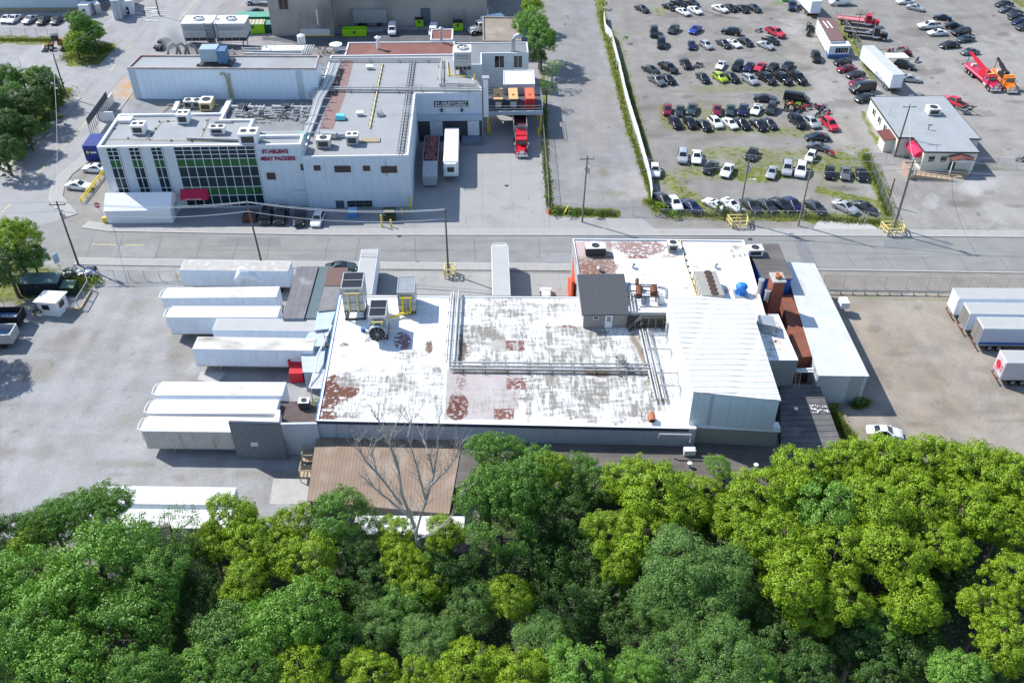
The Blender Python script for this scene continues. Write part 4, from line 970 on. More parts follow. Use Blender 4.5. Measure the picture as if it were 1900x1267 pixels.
# gatehouse
gh = thing('gatehouse','tiny white square gatehouse with a flat white roof at the yard gate','booth',(*G(104,586)[:2],0))
g = G(101,584); q = [(g.x-1.9,g.y-.1),(g.x+1.0,g.y-.5),(g.x+1.6,g.y+1.9),(g.x-1.4,g.y+2.2)]
MB().prism(q,0,2.5).build('wall',white,gh); MB().prism(inset(q,-.28),2.5,2.66).build('roof',white,gh)
window(gh,(g.x-1.2,g.y-.2),(g.x-.2,g.y-.34),1.2,1.95,frame=darkm); window(gh,(g.x+1.15,g.y+.1),(g.x+1.4,g.y+1.1),1.2,2.0,frame=darkm)
# tent
T0 = G(201,416); tn = thing('marquee_tent','white gabled marquee tent at the street corner by the factory','tent',(T0.x,T0.y,0))
tx0,tx1,ty0,ty1 = T0.x,T0.x+10.9,T0.y,T0.y+5.2; ym = (ty0+ty1)/2
tm = MB(); tm.hexa([(tx0,ty0,.02),(tx1,ty0,.02),(tx1,ty1,.02),(tx0,ty1,.02)],[(tx0,ty0,2.6),(tx1,ty0,2.6),(tx1,ty1,2.6),(tx0,ty1,2.6)])
tm.build('side_wall',mat('white_canvas_wall',(.72,.75,.78),.7,var=.03),tn)
tr_ = MB(); tr_.add([(tx0-.1,ty0-.15,2.6),(tx1+.1,ty0-.15,2.6),(tx1+.1,ty1+.1,2.6),(tx0-.1,ty1+.1,2.6),(tx0-.1,ym,4.5),(tx1+.1,ym,4.5)],[(0,1,5,4),(2,3,4,5),(0,4,3),(1,2,5),(0,3,2,1)])
tr_.build('roof',mat('white_canvas_roof',(.83,.84,.85),.6,var=.02),tn)
MB().box(tx1+.01,ym-1,.03,tx1+.04,ym+1,2.2).build('door_flap',mat('grey_flap',(.4,.42,.45),.7),tn)
# top left: containers, booth
def boxhut(name,label,cat,a,b,h,dpt,wm,rm,win=None,grp=None):
    A = G(*a); Bq = G(*b); t = thing(name,label,cat,(A.x,A.y,0),grp); d = (Bq-A).normalized(); n = Vector((-d.y,d.x,0))*dpt
    q = [A[:2],Bq[:2],(Bq+n)[:2],(A+n)[:2]]
    MB().prism(q,.05,h).build('wall',wm,t); MB().prism(inset(q,-.06),h,h+.1).build('roof',rm,t)
    if win:
        for (f0,f1,z0,z1) in win: window(t,A.lerp(Bq,f0),A.lerp(Bq,f1),z0,z1,frame=white)
    return t
cw = mat('pale_container_wall',(.5,.54,.57),.6,var=.05,seam=[('x',.35,.05,.25),('y',.35,.05,.25)])
boxhut('site_booth','small white booth against the pale warehouse wall','booth',(150,31),(168,31),2.7,2.4,white,white,[(.35,.65,1.1,1.9)])
boxhut('shipping_container','grey container end-on with a blue roof at the top left yard','container',(213,38),(228,37),4.6,10,cw,mat('blue_steel_roof',(.25,.4,.48),.5))
boxhut('white_cabin','white site cabin with an open doorway at the top left yard','cabin',(230,30),(250,28),3.4,9,white,offwhite,[(.35,.6,.2,2.2)])
boxhut('site_shed','small grey shed behind the bushy trees at top left','shed',(180,28),(190,26),2.4,3,galv,galv)
# brown-roofed trailer office and white kiosk
q = zp([(1541,76),(1566,75),(1547,35),(1517,33)],3.6)
t = thing('portable_office','long portable office with a brown roof in the car lot','cabin',(*q[0],0))
MB().prism(q,.3,3.5).build('wall',mat('white_grey_siding',(.66,.66,.65),.6,var=.08,seam=[('y',2.4,.6,.35)]),t); MB().prism(inset(q,-.1),3.5,3.62).build('roof',mat('faded_brown_roof',(.17,.1,.1),.85,var=.08),t)
a,b = Vector((*zp([(1527,40)],3.62)[0],3.66)),Vector((*zp([(1537,53)],3.62)[0],3.66)); MB().beam(a,b,.3,.06).beam(a+Vector((1,0,0)),b+Vector((1,0,0)),.3,.06).build('roof_strip',white,t)
q = zp([(1540,86),(1578,85),(1573,77),(1537,77)],2.9)
t = thing('white_kiosk','white and blue kiosk with five dark windows in the car lot','kiosk',(*q[0],0))
MB().prism(q,.9,2.8).build('wall',mat('kiosk_white',(.6,.66,.72),.6),t); MB().prism(inset(q,.0),0,.9).build('blue_base',mat('kiosk_blue',(.05,.13,.33),.6),t); MB().prism(inset(q,-.08),2.8,2.92).build('roof',white,t)
for i in range(5):
    a = Vector((*q[0],0)).lerp(Vector((*q[1],0)),.33+i*.125); b = Vector((*q[0],0)).lerp(Vector((*q[1],0)),.42+i*.125); window(t,a,b,1.3,2.4,frame=darkm,t=.03)
# trash: the platform with three gensets
pf = thing('steel_platform','raised steel platform with railings above the red truck','platform',(.1,169,0))
MB().box(.2,168.6,4.2,11.1,176.5,4.5).build('deck',mat('dark_deck',(.08,.09,.1),.8,var=.1),pf)
MB().box(.1,168.35,3.9,11.2,168.6,4.7).build('edge_beam',mat('light_steel',(.33,.4,.45),.5),pf)
rl = MB()
for x in [0.3+i*1.8 for i in range(7)]:
    rl.beam((x,168.45,4.6),(x,168.45,5.8),.06); rl.beam((x,176.4,4.5),(x,176.4,5.7),.06)
for y in (168.45,176.4):
    for z in (5.2,5.8): rl.beam((.2,y,z),(11.1,y,z),.06)
for z in (5.2,5.8): rl.beam((11.1,168.45,z),(11.1,176.4,z),.06)
rl.build('railing',galv,pf)
pl = MB()
for x in (.5,10.8):
    for y in (169,176): pl.beam((x,y,0),(x,y,4.2),.3)
pl.build('column',yellow,pf)
gcol = [('orange_top',(.62,.38,.16)),('orange_top',(.62,.38,.16)),('rust_top',(.55,.13,.06))]
for i,(px_,lab) in enumerate([(925,'grey genset with a tan top, left on the steel platform'),(953,'grey genset with a tan top, middle of the steel platform'),(984,'red genset with a rusty top, right on the steel platform')]):
    g = G(px_,207,4.5); g.y = 169.6
    t = thing('refrigeration_genset',lab,'generator',(g.x,g.y,4.5),'gensets on the platform')
    MB().box(g.x-.85,g.y,4.51,g.x+.85,g.y+5.0,6.6).build('housing',redm if i == 2 else mat('genset_body',(.06,.065,.08),.5),t)
    MB().box(g.x-.9,g.y-.05,6.6,g.x+.9,g.y+5.05,6.7).build('top_panel',mat(*[gcol[i][0],gcol[i][1]],.7,var=.15),t)
    MB().box(g.x-.55,g.y-.05,5.0,g.x+.55,g.y-.01,6.1).build('grille',galv if i < 2 else mat('red_grille',(.3,.02,.03),.6),t)
    MB().box(g.x-.25,g.y+1.6,6.7,g.x+.25,g.y+2.1,6.78).build('vent',mat('burnt_vent',(.25,.1,.04),.8),t)
# ------------------------------------------------------------------ vehicles
CC = {}
def paintm(n,c,metal=.25):
    m = mat('car_'+n,c,.32,metal,var=.015,fine=0,spec=.5,coat=.6); CC[n] = m; return m
for n,c in dict(black=(.012,.013,.016),charcoal=(.035,.04,.045),grey=(.14,.15,.16),silver=(.42,.44,.46),white=(.75,.76,.77),red=(.55,.02,.045),maroon=(.2,.012,.035),blue=(.02,.06,.36),navy=(.01,.016,.07),lime=(.42,.55,.02),teal=(.04,.065,.07),orange=(.8,.2,.01)).items(): paintm(n,c,0 if n in ('white','red','orange') else .2)
tyre = mat('tyre_rubber',(.015,.015,.016),.85,var=.05,fine=0)
rim = mat('alloy_rim',(.5,.51,.52),.3,.7,var=0,fine=0)
headl = mat('headlamp',(.7,.72,.75),.15,.1,var=0,fine=0,spec=.8)
taill = mat('tail_lamp',(.35,.01,.012),.25,var=0,fine=0)
proto = {}
# stations: (x, half width, sill z, belt z, top z, top half width); x forward
CARS = {
 'sedan': dict(L=4.7,w=.92,st=[(-2.35,.70,.45,.62,.66,.60),(-2.28,.84,.3,.78,.84,.70),(-1.75,.91,.22,.92,.99,.72),(-1.45,.92,.22,.94,1.02,.70),(-.75,.92,.22,.95,1.40,.60),(.15,.92,.22,.94,1.44,.61),(1.0,.92,.22,.92,.98,.72),(1.6,.91,.22,.84,.90,.72),(2.15,.86,.25,.70,.76,.66),(2.35,.66,.4,.55,.58,.5)],gl=(3,4,5,6)),
 'hatchback': dict(L=4.25,w=.9,st=[(-2.1,.72,.45,.7,.74,.6),(-2.05,.85,.28,.88,.95,.7),(-1.9,.88,.24,.95,1.12,.66),(-1.35,.9,.22,.97,1.44,.6),(-.5,.9,.22,.96,1.5,.62),(.2,.9,.22,.95,1.47,.62),(1.05,.9,.22,.92,.99,.72),(1.6,.89,.22,.84,.9,.7),(2.0,.83,.25,.7,.74,.62),(2.15,.62,.4,.56,.58,.5)],gl=(2,3,5,6)),
 'suv': dict(L=4.75,w=.96,st=[(-2.35,.8,.5,.9,.95,.7),(-2.3,.92,.35,1.05,1.12,.78),(-2.15,.95,.3,1.1,1.3,.76),(-1.8,.96,.28,1.1,1.7,.68),(-.6,.96,.28,1.08,1.76,.7),(.35,.96,.28,1.06,1.72,.7),(1.1,.96,.28,1.05,1.12,.78),(1.75,.95,.28,.98,1.04,.78),(2.25,.9,.32,.86,.92,.72),(2.4,.74,.45,.7,.72,.6)],gl=(2,3,5,6)),
 'pickup': dict(L=5.6,w=.98,st=[(-2.8,.9,.55,.98,1.0,.82),(-2.76,.96,.45,1.05,1.08,.86),(-1.9,.97,.4,1.06,1.09,.86),(-1.05,.98,.38,1.06,1.1,.84),(-.85,.98,.38,1.08,1.78,.7),(.55,.98,.38,1.08,1.78,.7),(1.25,.98,.38,1.08,1.16,.8),(2.0,.97,.38,1.04,1.1,.8),(2.65,.93,.42,.95,.98,.76),(2.8,.82,.55,.75,.78,.66)],gl=(3,4,5,6)),
 'van': dict(L=5.3,w=1.0,st=[(-2.65,.9,.45,1.2,1.9,.8),(-2.6,.98,.35,1.25,2.05,.84),(-1.6,1.0,.3,1.25,2.1,.85),(-.6,1.0,.3,1.25,2.1,.85),(.6,1.0,.3,1.22,2.08,.84),(1.3,1.0,.3,1.18,1.98,.8),(1.95,1.0,.3,1.12,1.25,.82),(2.35,.98,.32,1.0,1.08,.8),(2.6,.92,.36,.8,.85,.72),(2.68,.8,.45,.62,.64,.6)],gl=(1,1,5,6)),
 'coupe': dict(L=4.5,w=.93,st=[(-2.25,.72,.42,.68,.72,.6),(-2.2,.86,.28,.82,.86,.7),(-1.9,.92,.22,.88,.93,.7),(-1.6,.93,.2,.9,.98,.66),(-.55,.93,.2,.9,1.27,.55),(-.1,.93,.2,.9,1.29,.56),(.75,.93,.2,.86,.9,.7),(1.5,.93,.2,.78,.83,.72),(2.05,.86,.22,.62,.66,.64),(2.25,.66,.36,.48,.5,.5)],gl=(3,4,5,6)),
}
def make_car(kind,glassonly=False):
    K = CARS[kind]; st = K['st']; root = thing(kind,'','car'); zro = Vector((0,0,0))
    prof = []
    for (x,hw,zs,zb,zt,tw) in st:
        h = [(0,zs),(hw*.9,zs),(hw,zs+.14),(hw,zb-.12),(hw-.035,zb),(tw+.02,zt-.06) if zt-zb > .2 else (tw+.1,zt-.02),(tw*.8,zt),(0,zt+.012)]
        prof.append([(x,y,z) for y,z in h]+[(x,-y,z) for y,z in h[-2:0:-1]])
    n = len(prof[0]); m = MB(); m.v = [p for r in prof for p in r]
    for i in range(len(prof)-1):
        for j in range(n): m.f.append((i*n+j,(i+1)*n+j,(i+1)*n+(j+1) % n,i*n+(j+1) % n)[::-1])
    m.f.append(tuple(range(n))[::1]); m.f.append(tuple((len(prof)-1)*n+j for j in range(n-1,-1,-1)))
    if kind == 'pickup':   # open bed
        pass
    body = m.build('body',CC['black'],root,smooth=True)
    r0,r1,f0,f1 = K['gl']
    def off(a,b,c,d,o,t=.06):
        P_ = [Vector(p) for p in (a,b,c,d)]; nn = (P_[2]-P_[0]).cross(P_[3]-P_[1]).normalized(); cen = sum(P_,Vector((0,0,0)))/4
        if nn.dot(cen-Vector((cen.x*.8,0,.8))) < 0: nn = -nn; P_ = P_[::-1]
        return [cen+(p-cen)*(1-t)+nn*o for p in P_]
    g = MB(); W = prof
    # windscreen
    a,b = W[f0],W[f1]; q = off(b[5],b[-5],a[-6+0],a[6],.012) if 0 else off(b[6],b[-6],a[-6],a[6],.012,.03); q = off((b[6][0]-.05,b[6][1]+.08,b[6][2]+.03),(b[6][0]-.05,-b[6][1]-.08,b[6][2]+.03),(a[6][0]+.03,-a[6][1]-.03,a[6][2]-.01),(a[6][0]+.03,a[6][1]+.03,a[6][2]-.01),.02,.03)
    g.quad(*q); g.build('windscreen',glass,root)
    if r1 > r0:
        a,b = W[r1],W[r0]; g = MB(); g.quad(*off((b[6][0]+.06,b[6][1]+.05,b[6][2]+.03),(b[6][0]+.06,-b[6][1]-.05,b[6][2]+.03),(a[6][0]-.03,-a[6][1],a[6][2]),(a[6][0]-.03,a[6][1],a[6][2]),.02,.04)); g.build('rear_window',glass,root)
    for sgn in (1,-1):
        g = MB(); j0,j1 = (4,5) if sgn > 0 else (n-4,n-5)
        rng = range(r0 if kind != 'van' else 4,f1) if kind not in ('pickup',) else range(4,6)
        for i in rng:
            A,Bq = W[i],W[i+1]
            if kind == 'pickup' and i == 5: pass
            pts = [A[j0],Bq[j0],Bq[j1],A[j1]]
            if min(A[j1][2]-A[j0][2],Bq[j1][2]-Bq[j0][2]) < .12:      # triangular end pane
                lo = A if A[j1][2]-A[j0][2] < Bq[j1][2]-Bq[j0][2] else Bq; hi = Bq if lo is A else A
                p0,p1,p2 = [Vector(p) for p in (Vector(lo[j0]).lerp(Vector(hi[j0]),.25),hi[j0],Vector(hi[j1]).lerp(Vector(lo[j1]),.04))]
                o = Vector((0,.014*sgn,.006)); t3 = [p+o for p in (p0,p1,p2)]
                t3[1].z += .03; t3[0].z += .05; t3[2].z -= .05
                nn = (t3[1]-t3[0]).cross(t3[2]-t3[0]); 
                if nn.y*sgn < 0: t3 = t3[::-1]
                g.add(t3,[(0,1,2)])
            else: 
                q = off(*pts,.014,.07); g.quad(*q)
        g.build('side_window',glass,root)
    hw = K['w']
    rad = .33 if kind in ('sedan','hatchback','coupe') else .38
    xf,xr = K['L']/2-.95,-K['L']/2+(.95 if kind != 'pickup' else 1.2)
    for x in (xf,xr):
        for sgn in (1,-1):
            wq = MB().cyl((x,sgn*(hw-.2),rad),rad,sgn*.22,18,axis='y').build('wheel',tyre,root,smooth=True)
            MB().cyl((x,sgn*(hw-.0),rad),rad*.66,sgn*.03,14,axis='y').build('rim',rim,wq,smooth=False)
    L2 = K['L']/2; zf = st[-2][3]; zr = st[1][3]
    for sgn in (1,-1):
        MB().cbox((L2-.13,sgn*(hw-.26),zf-.1),(.14,.34,.13),rz=-sgn*.35).build('headlight',headl,root)
        MB().cbox((-L2+.06,sgn*(hw-.24),zr-.12),(.1,.3,.16),rz=sgn*.2).build('tail_light',taill,root)
        MB().cbox((st[f1][0]-.2,sgn*(hw+.07),st[f1][3]+.06),(.12,.18,.12)).build('mirror',darkm if 0 else CC['black'],root)
    MB().box(L2-.03,-.35,.38,L2+.02,.35,.56).build('grille',darkm,root)
    MB().box(-L2-.01,-.25,.62,-L2+.05,.25,.74).build('number_plate',offwhite,root)
    if kind == 'pickup':
        MB().box(-2.68,-.74,1.08,-1.12,.74,1.112).build('cargo_bed',mat('bed_liner',(.012,.012,.013),.9,var=.1),root)
    return root
for k in CARS: proto[k] = make_car(k)
used = set()
def put_vehicle(kind,color,loc,rz,label,cat,group=None,scale=1.0,extra=None):
    src = proto[kind]
    if kind in used:
        o = copy_tree(src)
    else: o = src; used.add(kind)
    stack = [(o,True)]
    for c in o.children:
        if c.type == 'MESH' and c.name.split('.')[0] in ('body','mirror'): mats_of(c,CC[color])
    o.location = loc; o.rotation_euler = (0,0,rz); o.scale = (scale,)*3
    o['label'] = label; o['category'] = cat
    if group: o['group'] = group
    elif 'group' in o: del o['group']
    return o
z5a = zoom(1100,0,4.75); z6a = zoom(1500,0,4.75); z7a = zoom(1150,160,4.6925); z8a = zoom(1500,160,4.6925); zid = zoom(0,0,1)
KN = dict(s='sedan',h='hatchback',u='suv',p='pickup',v='van',c='coupe')
WORD = dict(sedan='sedan',hatchback='hatchback',suv='SUV',pickup='pickup truck',van='van',coupe='coupe')
ORD = ['leftmost','second from left','third from left','fourth from left','fifth from left','sixth from left','seventh from left','eighth from left','ninth from left','tenth from left','eleventh from left','twelfth from left']
allkeep = []
def row(zf,items,where,group):
    """items: code 'type colour' + rear and front points (photo survey); labels count left to right inside the row"""
    order = sorted(range(len(items)),key=lambda i: items[i][2]+items[i][4] if False else (items[i][1]+items[i][3]))
    for rank,i in enumerate(order):
        code,x0,y0,x1,y1 = items[i][:5]; k,c = code.split('-'); kind = KN[k]
        zc = .75
        a = G(*zf(x0,y0),zc); b = G(*zf(x1,y1),zc); m = (a+b)/2; d = b-a; rz = math.atan2(d.y,d.x)
        L_ = CARS[kind]['L']
        nm = WORD[kind]; art = f"{c} {nm}, {ORD[min(rank, 11)]} {where}"
        if len(items[i]) > 5: art = items[i][5]
        o = put_vehicle(kind,c,(m.x,m.y,0),rz,art,'car' if kind not in ('pickup','van') else nm.split()[0],group,random.uniform(.94,1.05)); allkeep.append((o,m,d))
row(z5a,[('s-charcoal',375,45,490,100),('s-black',630,35,720,75),('s-black',720,10,800,38),('s-charcoal',830,5,915,35),('s-white',745,75,850,125,'white sedan, front left of the pair behind the dark cars'),('s-white',850,60,955,115,'white sedan, front right of the pair behind the dark cars'),
          ('s-white',1065,50,1180,95),('s-black',1160,45,1250,85),('s-black',1265,50,1360,95),('s-charcoal',1365,45,1465,90)],'in the farthest car row','cars in the farthest row')
row(z5a,[('u-black',540,250,540,315),('h-charcoal',745,225,675,285,'wrecked charcoal hatchback with a rust brown patch near the far row'),('s-blue',935,232,870,282),('u-black',605,330,605,430),('s-navy',872,355,872,430),('h-silver',955,365,1045,420),('u-black',1275,285,1165,268),
          ('s-charcoal',1105,350,1205,410),('c-white',1195,350,1295,405),('s-black',1290,335,1405,395),('s-black',1505,325,1635,375),('s-silver',1465,370,1585,418),('p-red',1540,252,1680,318,'bright red pickup truck, right end of the loose second car row')],'in the loose second car row','cars in the second row')
row(z5a,[('s-charcoal',460,585,565,635),('p-black',590,555,740,630),('s-grey',505,665,625,740),('s-black',600,655,720,730),('h-black',795,530,845,590),('s-black',925,635,1020,725),('c-white',1150,530,1105,605),('h-lime',1070,645,1170,710,'lime green hatchback in the middle car row'),('s-black',1165,640,1275,710),
          ('h-silver',1330,665,1440,730)],'in the left half of the middle rows','cars in the middle rows')
row(z5a,[('u-black',1300,548,1252,608),('s-navy',1405,550,1355,615),('c-red',1505,555,1445,610,'red coupe among the dark cars of the middle row'),('s-charcoal',1612,560,1560,605),('s-charcoal',1745,548,1685,600),('p-black',1445,640,1610,735),('p-black',1595,640,1745,735),('p-black',1725,630,1875,735)],'in the right half of the middle rows','cars in the middle rows')
row(z5a,[('h-maroon',660,928,656,1000),('s-charcoal',775,930,757,1005),('s-teal',885,918,862,995),('s-maroon',1100,922,1092,1005),('s-teal',1222,920,1203,1005),('s-navy',1337,925,1312,1000),('c-white',1465,915,1415,1005),('u-charcoal',1600,900,1548,1005),('s-charcoal',1440,855,1605,870,'charcoal sedan parked crosswise above the fourth car row'),
          ('v-black',1715,858,1880,885,'black boxy van beside the heap of motorcycles')],'in the back line of the fourth row','cars in the fourth row')
row(z7a,[('h-black',440,255,530,370),('h-black',565,258,660,370),('s-black',680,280,790,385),('h-white',780,255,890,365),('s-white',900,265,1025,370),('s-black',1010,275,1120,360),('s-black',1145,280,1270,380),('s-charcoal',1235,265,1370,370),('u-black',1480,245,1615,365),('h-silver',1605,250,1740,370),('u-red',1765,270,1895,390)],'in the front line of the fourth row','cars in the fourth row')
row(z7a,[('s-charcoal',1810,435,1625,440,'charcoal sedan parked crosswise, upper of two by the office lane'),('s-grey',1640,505,1825,535,'grey sedan parked crosswise, lower of two by the office lane'),('h-white',1690,555,1640,650),('u-silver',550,540,546,675),('s-white',672,552,668,670),('s-black',835,655,745,745),('s-white',965,670,905,785),('s-black',1178,535,1120,630),('s-silver',1345,685,1305,800),('u-silver',1465,645,1452,780),('u-white',1588,658,1565,795),
          ('h-white',303,690,310,765,'tiny black and white hatchback close to the white fence')],'among the cars scattered on the grass','cars on the grass patch')
row(z8a,[('h-black',195,690,178,800),('s-grey',326,690,320,810),('s-black',450,695,478,820)],'in the trio by the chain-link fence','three cars by the fence')
row(z7a,[('s-charcoal',350,955,420,1010),('s-white',450,955,515,1065),('s-navy',665,1070,570,995),('c-white',890,1050,760,985),('c-white',925,985,1035,1060),('s-charcoal',1085,985,1200,1080),('s-charcoal',1205,975,1360,1090),('s-black',1340,985,1475,1065),('s-navy',1455,970,1570,1065),('s-charcoal',1640,1000,1770,1090)],'in the row behind the street fence','cars along the street fence')
row(z8a,[('s-silver',235,1005,410,1085,'dark silver sedan, left of the last pair by the street fence'),('s-charcoal',405,1005,580,1085,'charcoal sedan, right of the last pair by the street fence')],'','cars along the street fence')
row(z6a,[('v-white',365,15,190,22,'white van parked crosswise at the top beside the white container'),('s-white',920,5,790,12,'white car at the top edge of the tow yard'),('s-silver',880,50,1010,78,'silver sedan near the top edge of the tow yard'),('s-black',1255,160,1110,140),('p-white',1140,225,1000,230),('s-black',1235,222,1345,225),('s-white',1225,280,1050,288),('u-black',1425,270,1265,290),('s-teal',1460,325,1310,350),
          ('s-charcoal',1325,382,1160,400),('s-grey',1510,440,1335,460)],'in the cluster in the tow yard','cars in the tow yard cluster')
row(z6a,[('s-charcoal',1800,22,1650,40),('s-grey',1815,70,1675,88),('s-charcoal',1875,98,1770,120),('s-black',1900,138,1780,152),('s-navy',1930,180,1810,198),('s-charcoal',1960,225,1855,240)],'down the right edge line','cars on the right edge')
row(z6a,[('h-black',360,535,240,550),('s-maroon',425,590,250,612),('h-charcoal',515,640,315,668),('s-maroon',545,712,350,735),('v-black',580,770,370,795),('h-charcoal',590,845,400,878),('u-black',50,450,88,555,'black SUV facing the camera beside the white kiosk')],'in the angled line by the white trailer','cars beside the white trailer')
row(z6a,[('s-silver',815,680,985,695,'silver sedan beside the long white trailer in the tow yard'),('s-grey',925,855,1045,862,'grey car half hidden behind the cream office'),('u-black',765,555,930,590,'black SUV under the flat white canopy board')],'',None)
zf1 = zoom(160,230,4.13)
row(zf1,[('u-black',1400,640,1365,765,'black SUV, leftmost vehicle parked at the factory front'),('u-black',1520,635,1468,770,'black SUV between the pickup and the leftmost SUV at the factory'),('p-black',1640,640,1628,785,'black pickup truck parked with the white hatchback at the factory front'),('h-white',1795,670,1750,780,'white hatchback with dark roof at the factory front')],'','cars at the factory front')
row(zid,[('s-white',192,312,160,310,'white sedan tucked behind the left corner of the factory'),('s-white',123,341,168,345,'white sedan at the yellow barrier beside the factory'),('s-teal',606,496,658,493,'dark teal sedan in front of the plant by the street'),('h-white',1013,555,1013,541,'white hatchback nosing out behind the white roof'),('s-white',1612,797,1672,803,'white sedan on the dirt yard at the treetops'),
          ('s-white',18,28,4,40),('s-white',33,29,18,40),('s-silver',64,30,46,41),('s-black',88,31,72,43),('s-charcoal',113,31,97,43),('s-black',486,20,458,23,'black sedan beside the green roofed dumpster'),('u-black',310,76,291,89,'black SUV on the side street behind the factory'),
          ('v-white',729,45,727,66,'white van, left of the two behind the factory'),('v-white',806,48,802,68,'white van, right of the two behind the factory'),('p-navy',1472,3,1470,18,'dark blue truck cab beside the white container')],'by the pale warehouse','cars by the pale warehouse')

# ---- lorries: shared wheels
def wheels(par,xs_,hw,rad=.52,dual=True):
    for x in xs_:
        for s in (1,-1):
            q = MB().cyl((x,s*(hw-(.55 if dual else .3)),rad),rad,s*(.55 if dual else .3),18,axis='y').build('wheel',tyre,par,smooth=True)
            MB().cyl((x,s*(hw-.01),rad),rad*.55,s*.03,12,axis='y').build('rim',rim,q)
def make_trailer(name,L=16.0,hgt=4.1,reefer=True,side=None,roofm=None,rear=True):
    """box trailer: x forward (nose at +L/2), box from 1.15 m up"""
    t = thing(name,'','trailer'); hw = 1.3
    MB().box(-L/2,-hw,1.12,L/2,hw,hgt-.06).build('box',side,t)
    MB().box(-L/2-.01,-hw-.012,hgt-.16,L/2+.01,hw+.012,hgt-.02).build('top_rail',coping,t)
    MB().box(-L/2+.06,-hw+.08,hgt-.02,L/2-.06,hw-.08,hgt).build('roof',roofm,t)
    MB().box(-L/2,-hw-.015,1.05,L/2,hw+.015,1.2).build('bottom_rail',galv,t)
    if rear:
        d = MB(); d.box(-L/2-.05,-hw+.1,1.25,-L/2-.012,-.03,hgt-.25).box(-L/2-.05,.03,1.25,-L/2-.012,hw-.1,hgt-.25); d.build('rear_door',side,t)
        MB().box(-L/2-.12,-1.2,.5,-L/2,1.2,.62).box(-L/2-.1,-.8,.5,-L/2-.02,-.7,1.1).box(-L/2-.1,.7,.5,-L/2-.02,.8,1.1).build('rear_bumper',rust,t)
    wheels(t,(-L/2+1.9,-L/2+3.2),1.25)
    MB().box(-L/2+.8,-.5,.75,-L/2+4.2,.5,1.08).build('bogie',darkm,t)
    lg = MB()
    for s in (1,-1): lg.box(L/2-3.2,s*.9-.08,.05,L/2-3.0,s*.9+.08,1.1).box(L/2-3.3,s*.9-.15,.0,L/2-2.9,s*.9+.15,.06)
    lg.build('landing_gear',steel,t)
    if reefer:
        MB().hexa([(L/2,-1.0,1.9),(L/2+.55,-.85,2.0),(L/2+.55,.85,2.0),(L/2,1.0,1.9)],[(L/2,-1.0,hgt-.15),(L/2+.4,-.8,hgt-.2),(L/2+.4,.8,hgt-.2),(L/2,1.0,hgt-.15)]).build('cooling_unit',white,t)
        MB().box(L/2+.5,-.6,2.3,L/2+.575,.6,3.2).build('cooling_grille',darkm,t)
        b_ = MB(); b_.tube([(L/2,-1.1,hgt-.1),(L/2+.7,-.9,hgt-.15),(L/2+.8,0,hgt-.15),(L/2+.7,.9,hgt-.15),(L/2,1.1,hgt-.1)],.07,6); b_.build('nose_rail',white,t)
    return t
tside = mat('trailer_white_side',(.74,.80,.87),.5,.1,var=.06,sc=.6,seam=[('x',1.2,.04,.22)],dirt=(.5,.48,.44),dirtamt=.2,dirtsc=.7,stretch=(2,2,.4))
tsidedirty = mat('trailer_dirty_side',(.52,.5,.46),.6,.1,var=.1,seam=[('x',.4,.05,.25)],dirt=(.25,.22,.18),dirtamt=.4,dirtsc=1,stretch=(2,2,.3))
troof = mat('trailer_white_roof',(.62,.62,.58),.6,var=.07,sc=.6,dirt=(.36,.34,.29),dirtamt=.5,dirtsc=.5,stretch=(.5,2,1))
troof2 = mat('trailer_bright_roof',(.7,.71,.71),.5,var=.05,dirt=(.47,.46,.43),dirtamt=.4,dirtsc=.5)
troof3 = mat('trailer_weathered_roof',(.42,.4,.38),.8,var=.12,sc=1,dirt=(.62,.6,.57),dirtamt=.4,dirtsc=1.2)
troof4 = mat('trailer_mouldy_roof',(.6,.59,.55),.8,var=.08,dirt=(.16,.13,.1),dirtamt=.62,dirtsc=.22,stretch=(.6,1.5,1))
troof5 = mat('trailer_grey_roof',(.40,.405,.40),.7,var=.06,sc=.4)
def seg(a,b,z=4.05): return G(*a,z),G(*b,z)
def put_trailer(a,b,label,reefer,roofm,side=tside,nose='a',grp=None,L=None,hgt=4.1,name='box_trailer',back=None):
    """near roof edge runs a (left) -> b (right) as surveyed; body lies on its far side"""
    A,Bq = seg(a,b,hgt); d = (Bq-A); Ls = d.length; d.normalize(); n = Vector((-d.y,d.x,0))
    if L: 
        if nose == 'a': Bq = A+d*L
        else: A = Bq-d*L
        Ls = L
    t = make_trailer(name,Ls,hgt,reefer,side,roofm)
    c = (A+Bq)/2+n*1.3; rz = math.atan2(d.y,d.x)+(math.pi if nose == 'a' else 0)
    t.location = (c.x,c.y,0); t.rotation_euler.z = rz; t['label'] = label
    if grp: t['group'] = grp
    return t
gt = 'trailers in the left yard'
put_trailer((333,500.5),(536,503),'weathered white trailer with a grey blotchy roof closest to the street',False,troof3,grp=gt,L=16.3)
put_trailer((302.6,553),(513,551),'white reefer trailer, second down from the street',True,troof,grp=gt)
put_trailer((310.5,588.5),(508,588.5),'white reefer trailer, third down from the street',True,troof2,grp=gt,L=15.4)
put_trailer((393.5,612),(584,614),'white trailer with a plain pale grey roof, fourth down from the street',False,troof5,grp=gt)
put_trailer((356.6,647),(562,650),'white trailer with black mould along its roof beside the red compactor',False,troof4,grp=gt,L=16.2)
put_trailer((289.5,733),(523.7,734),'white reefer trailer, uppermost of the lower three',True,troof,grp=gt)
put_trailer((275,767),(511,767),'white reefer trailer, middle of the lower three',True,troof2,grp=gt)
put_trailer((263,799),(505,802),'white roofed reefer trailer with a dirty beige side beside the corrugated wall',True,troof2,tsidedirty,grp=gt)
put_trailer((170,933),(428,936.5),'white trailer, upper of two parked against the left trees',False,troof2,grp=gt,L=16.2,nose='b')
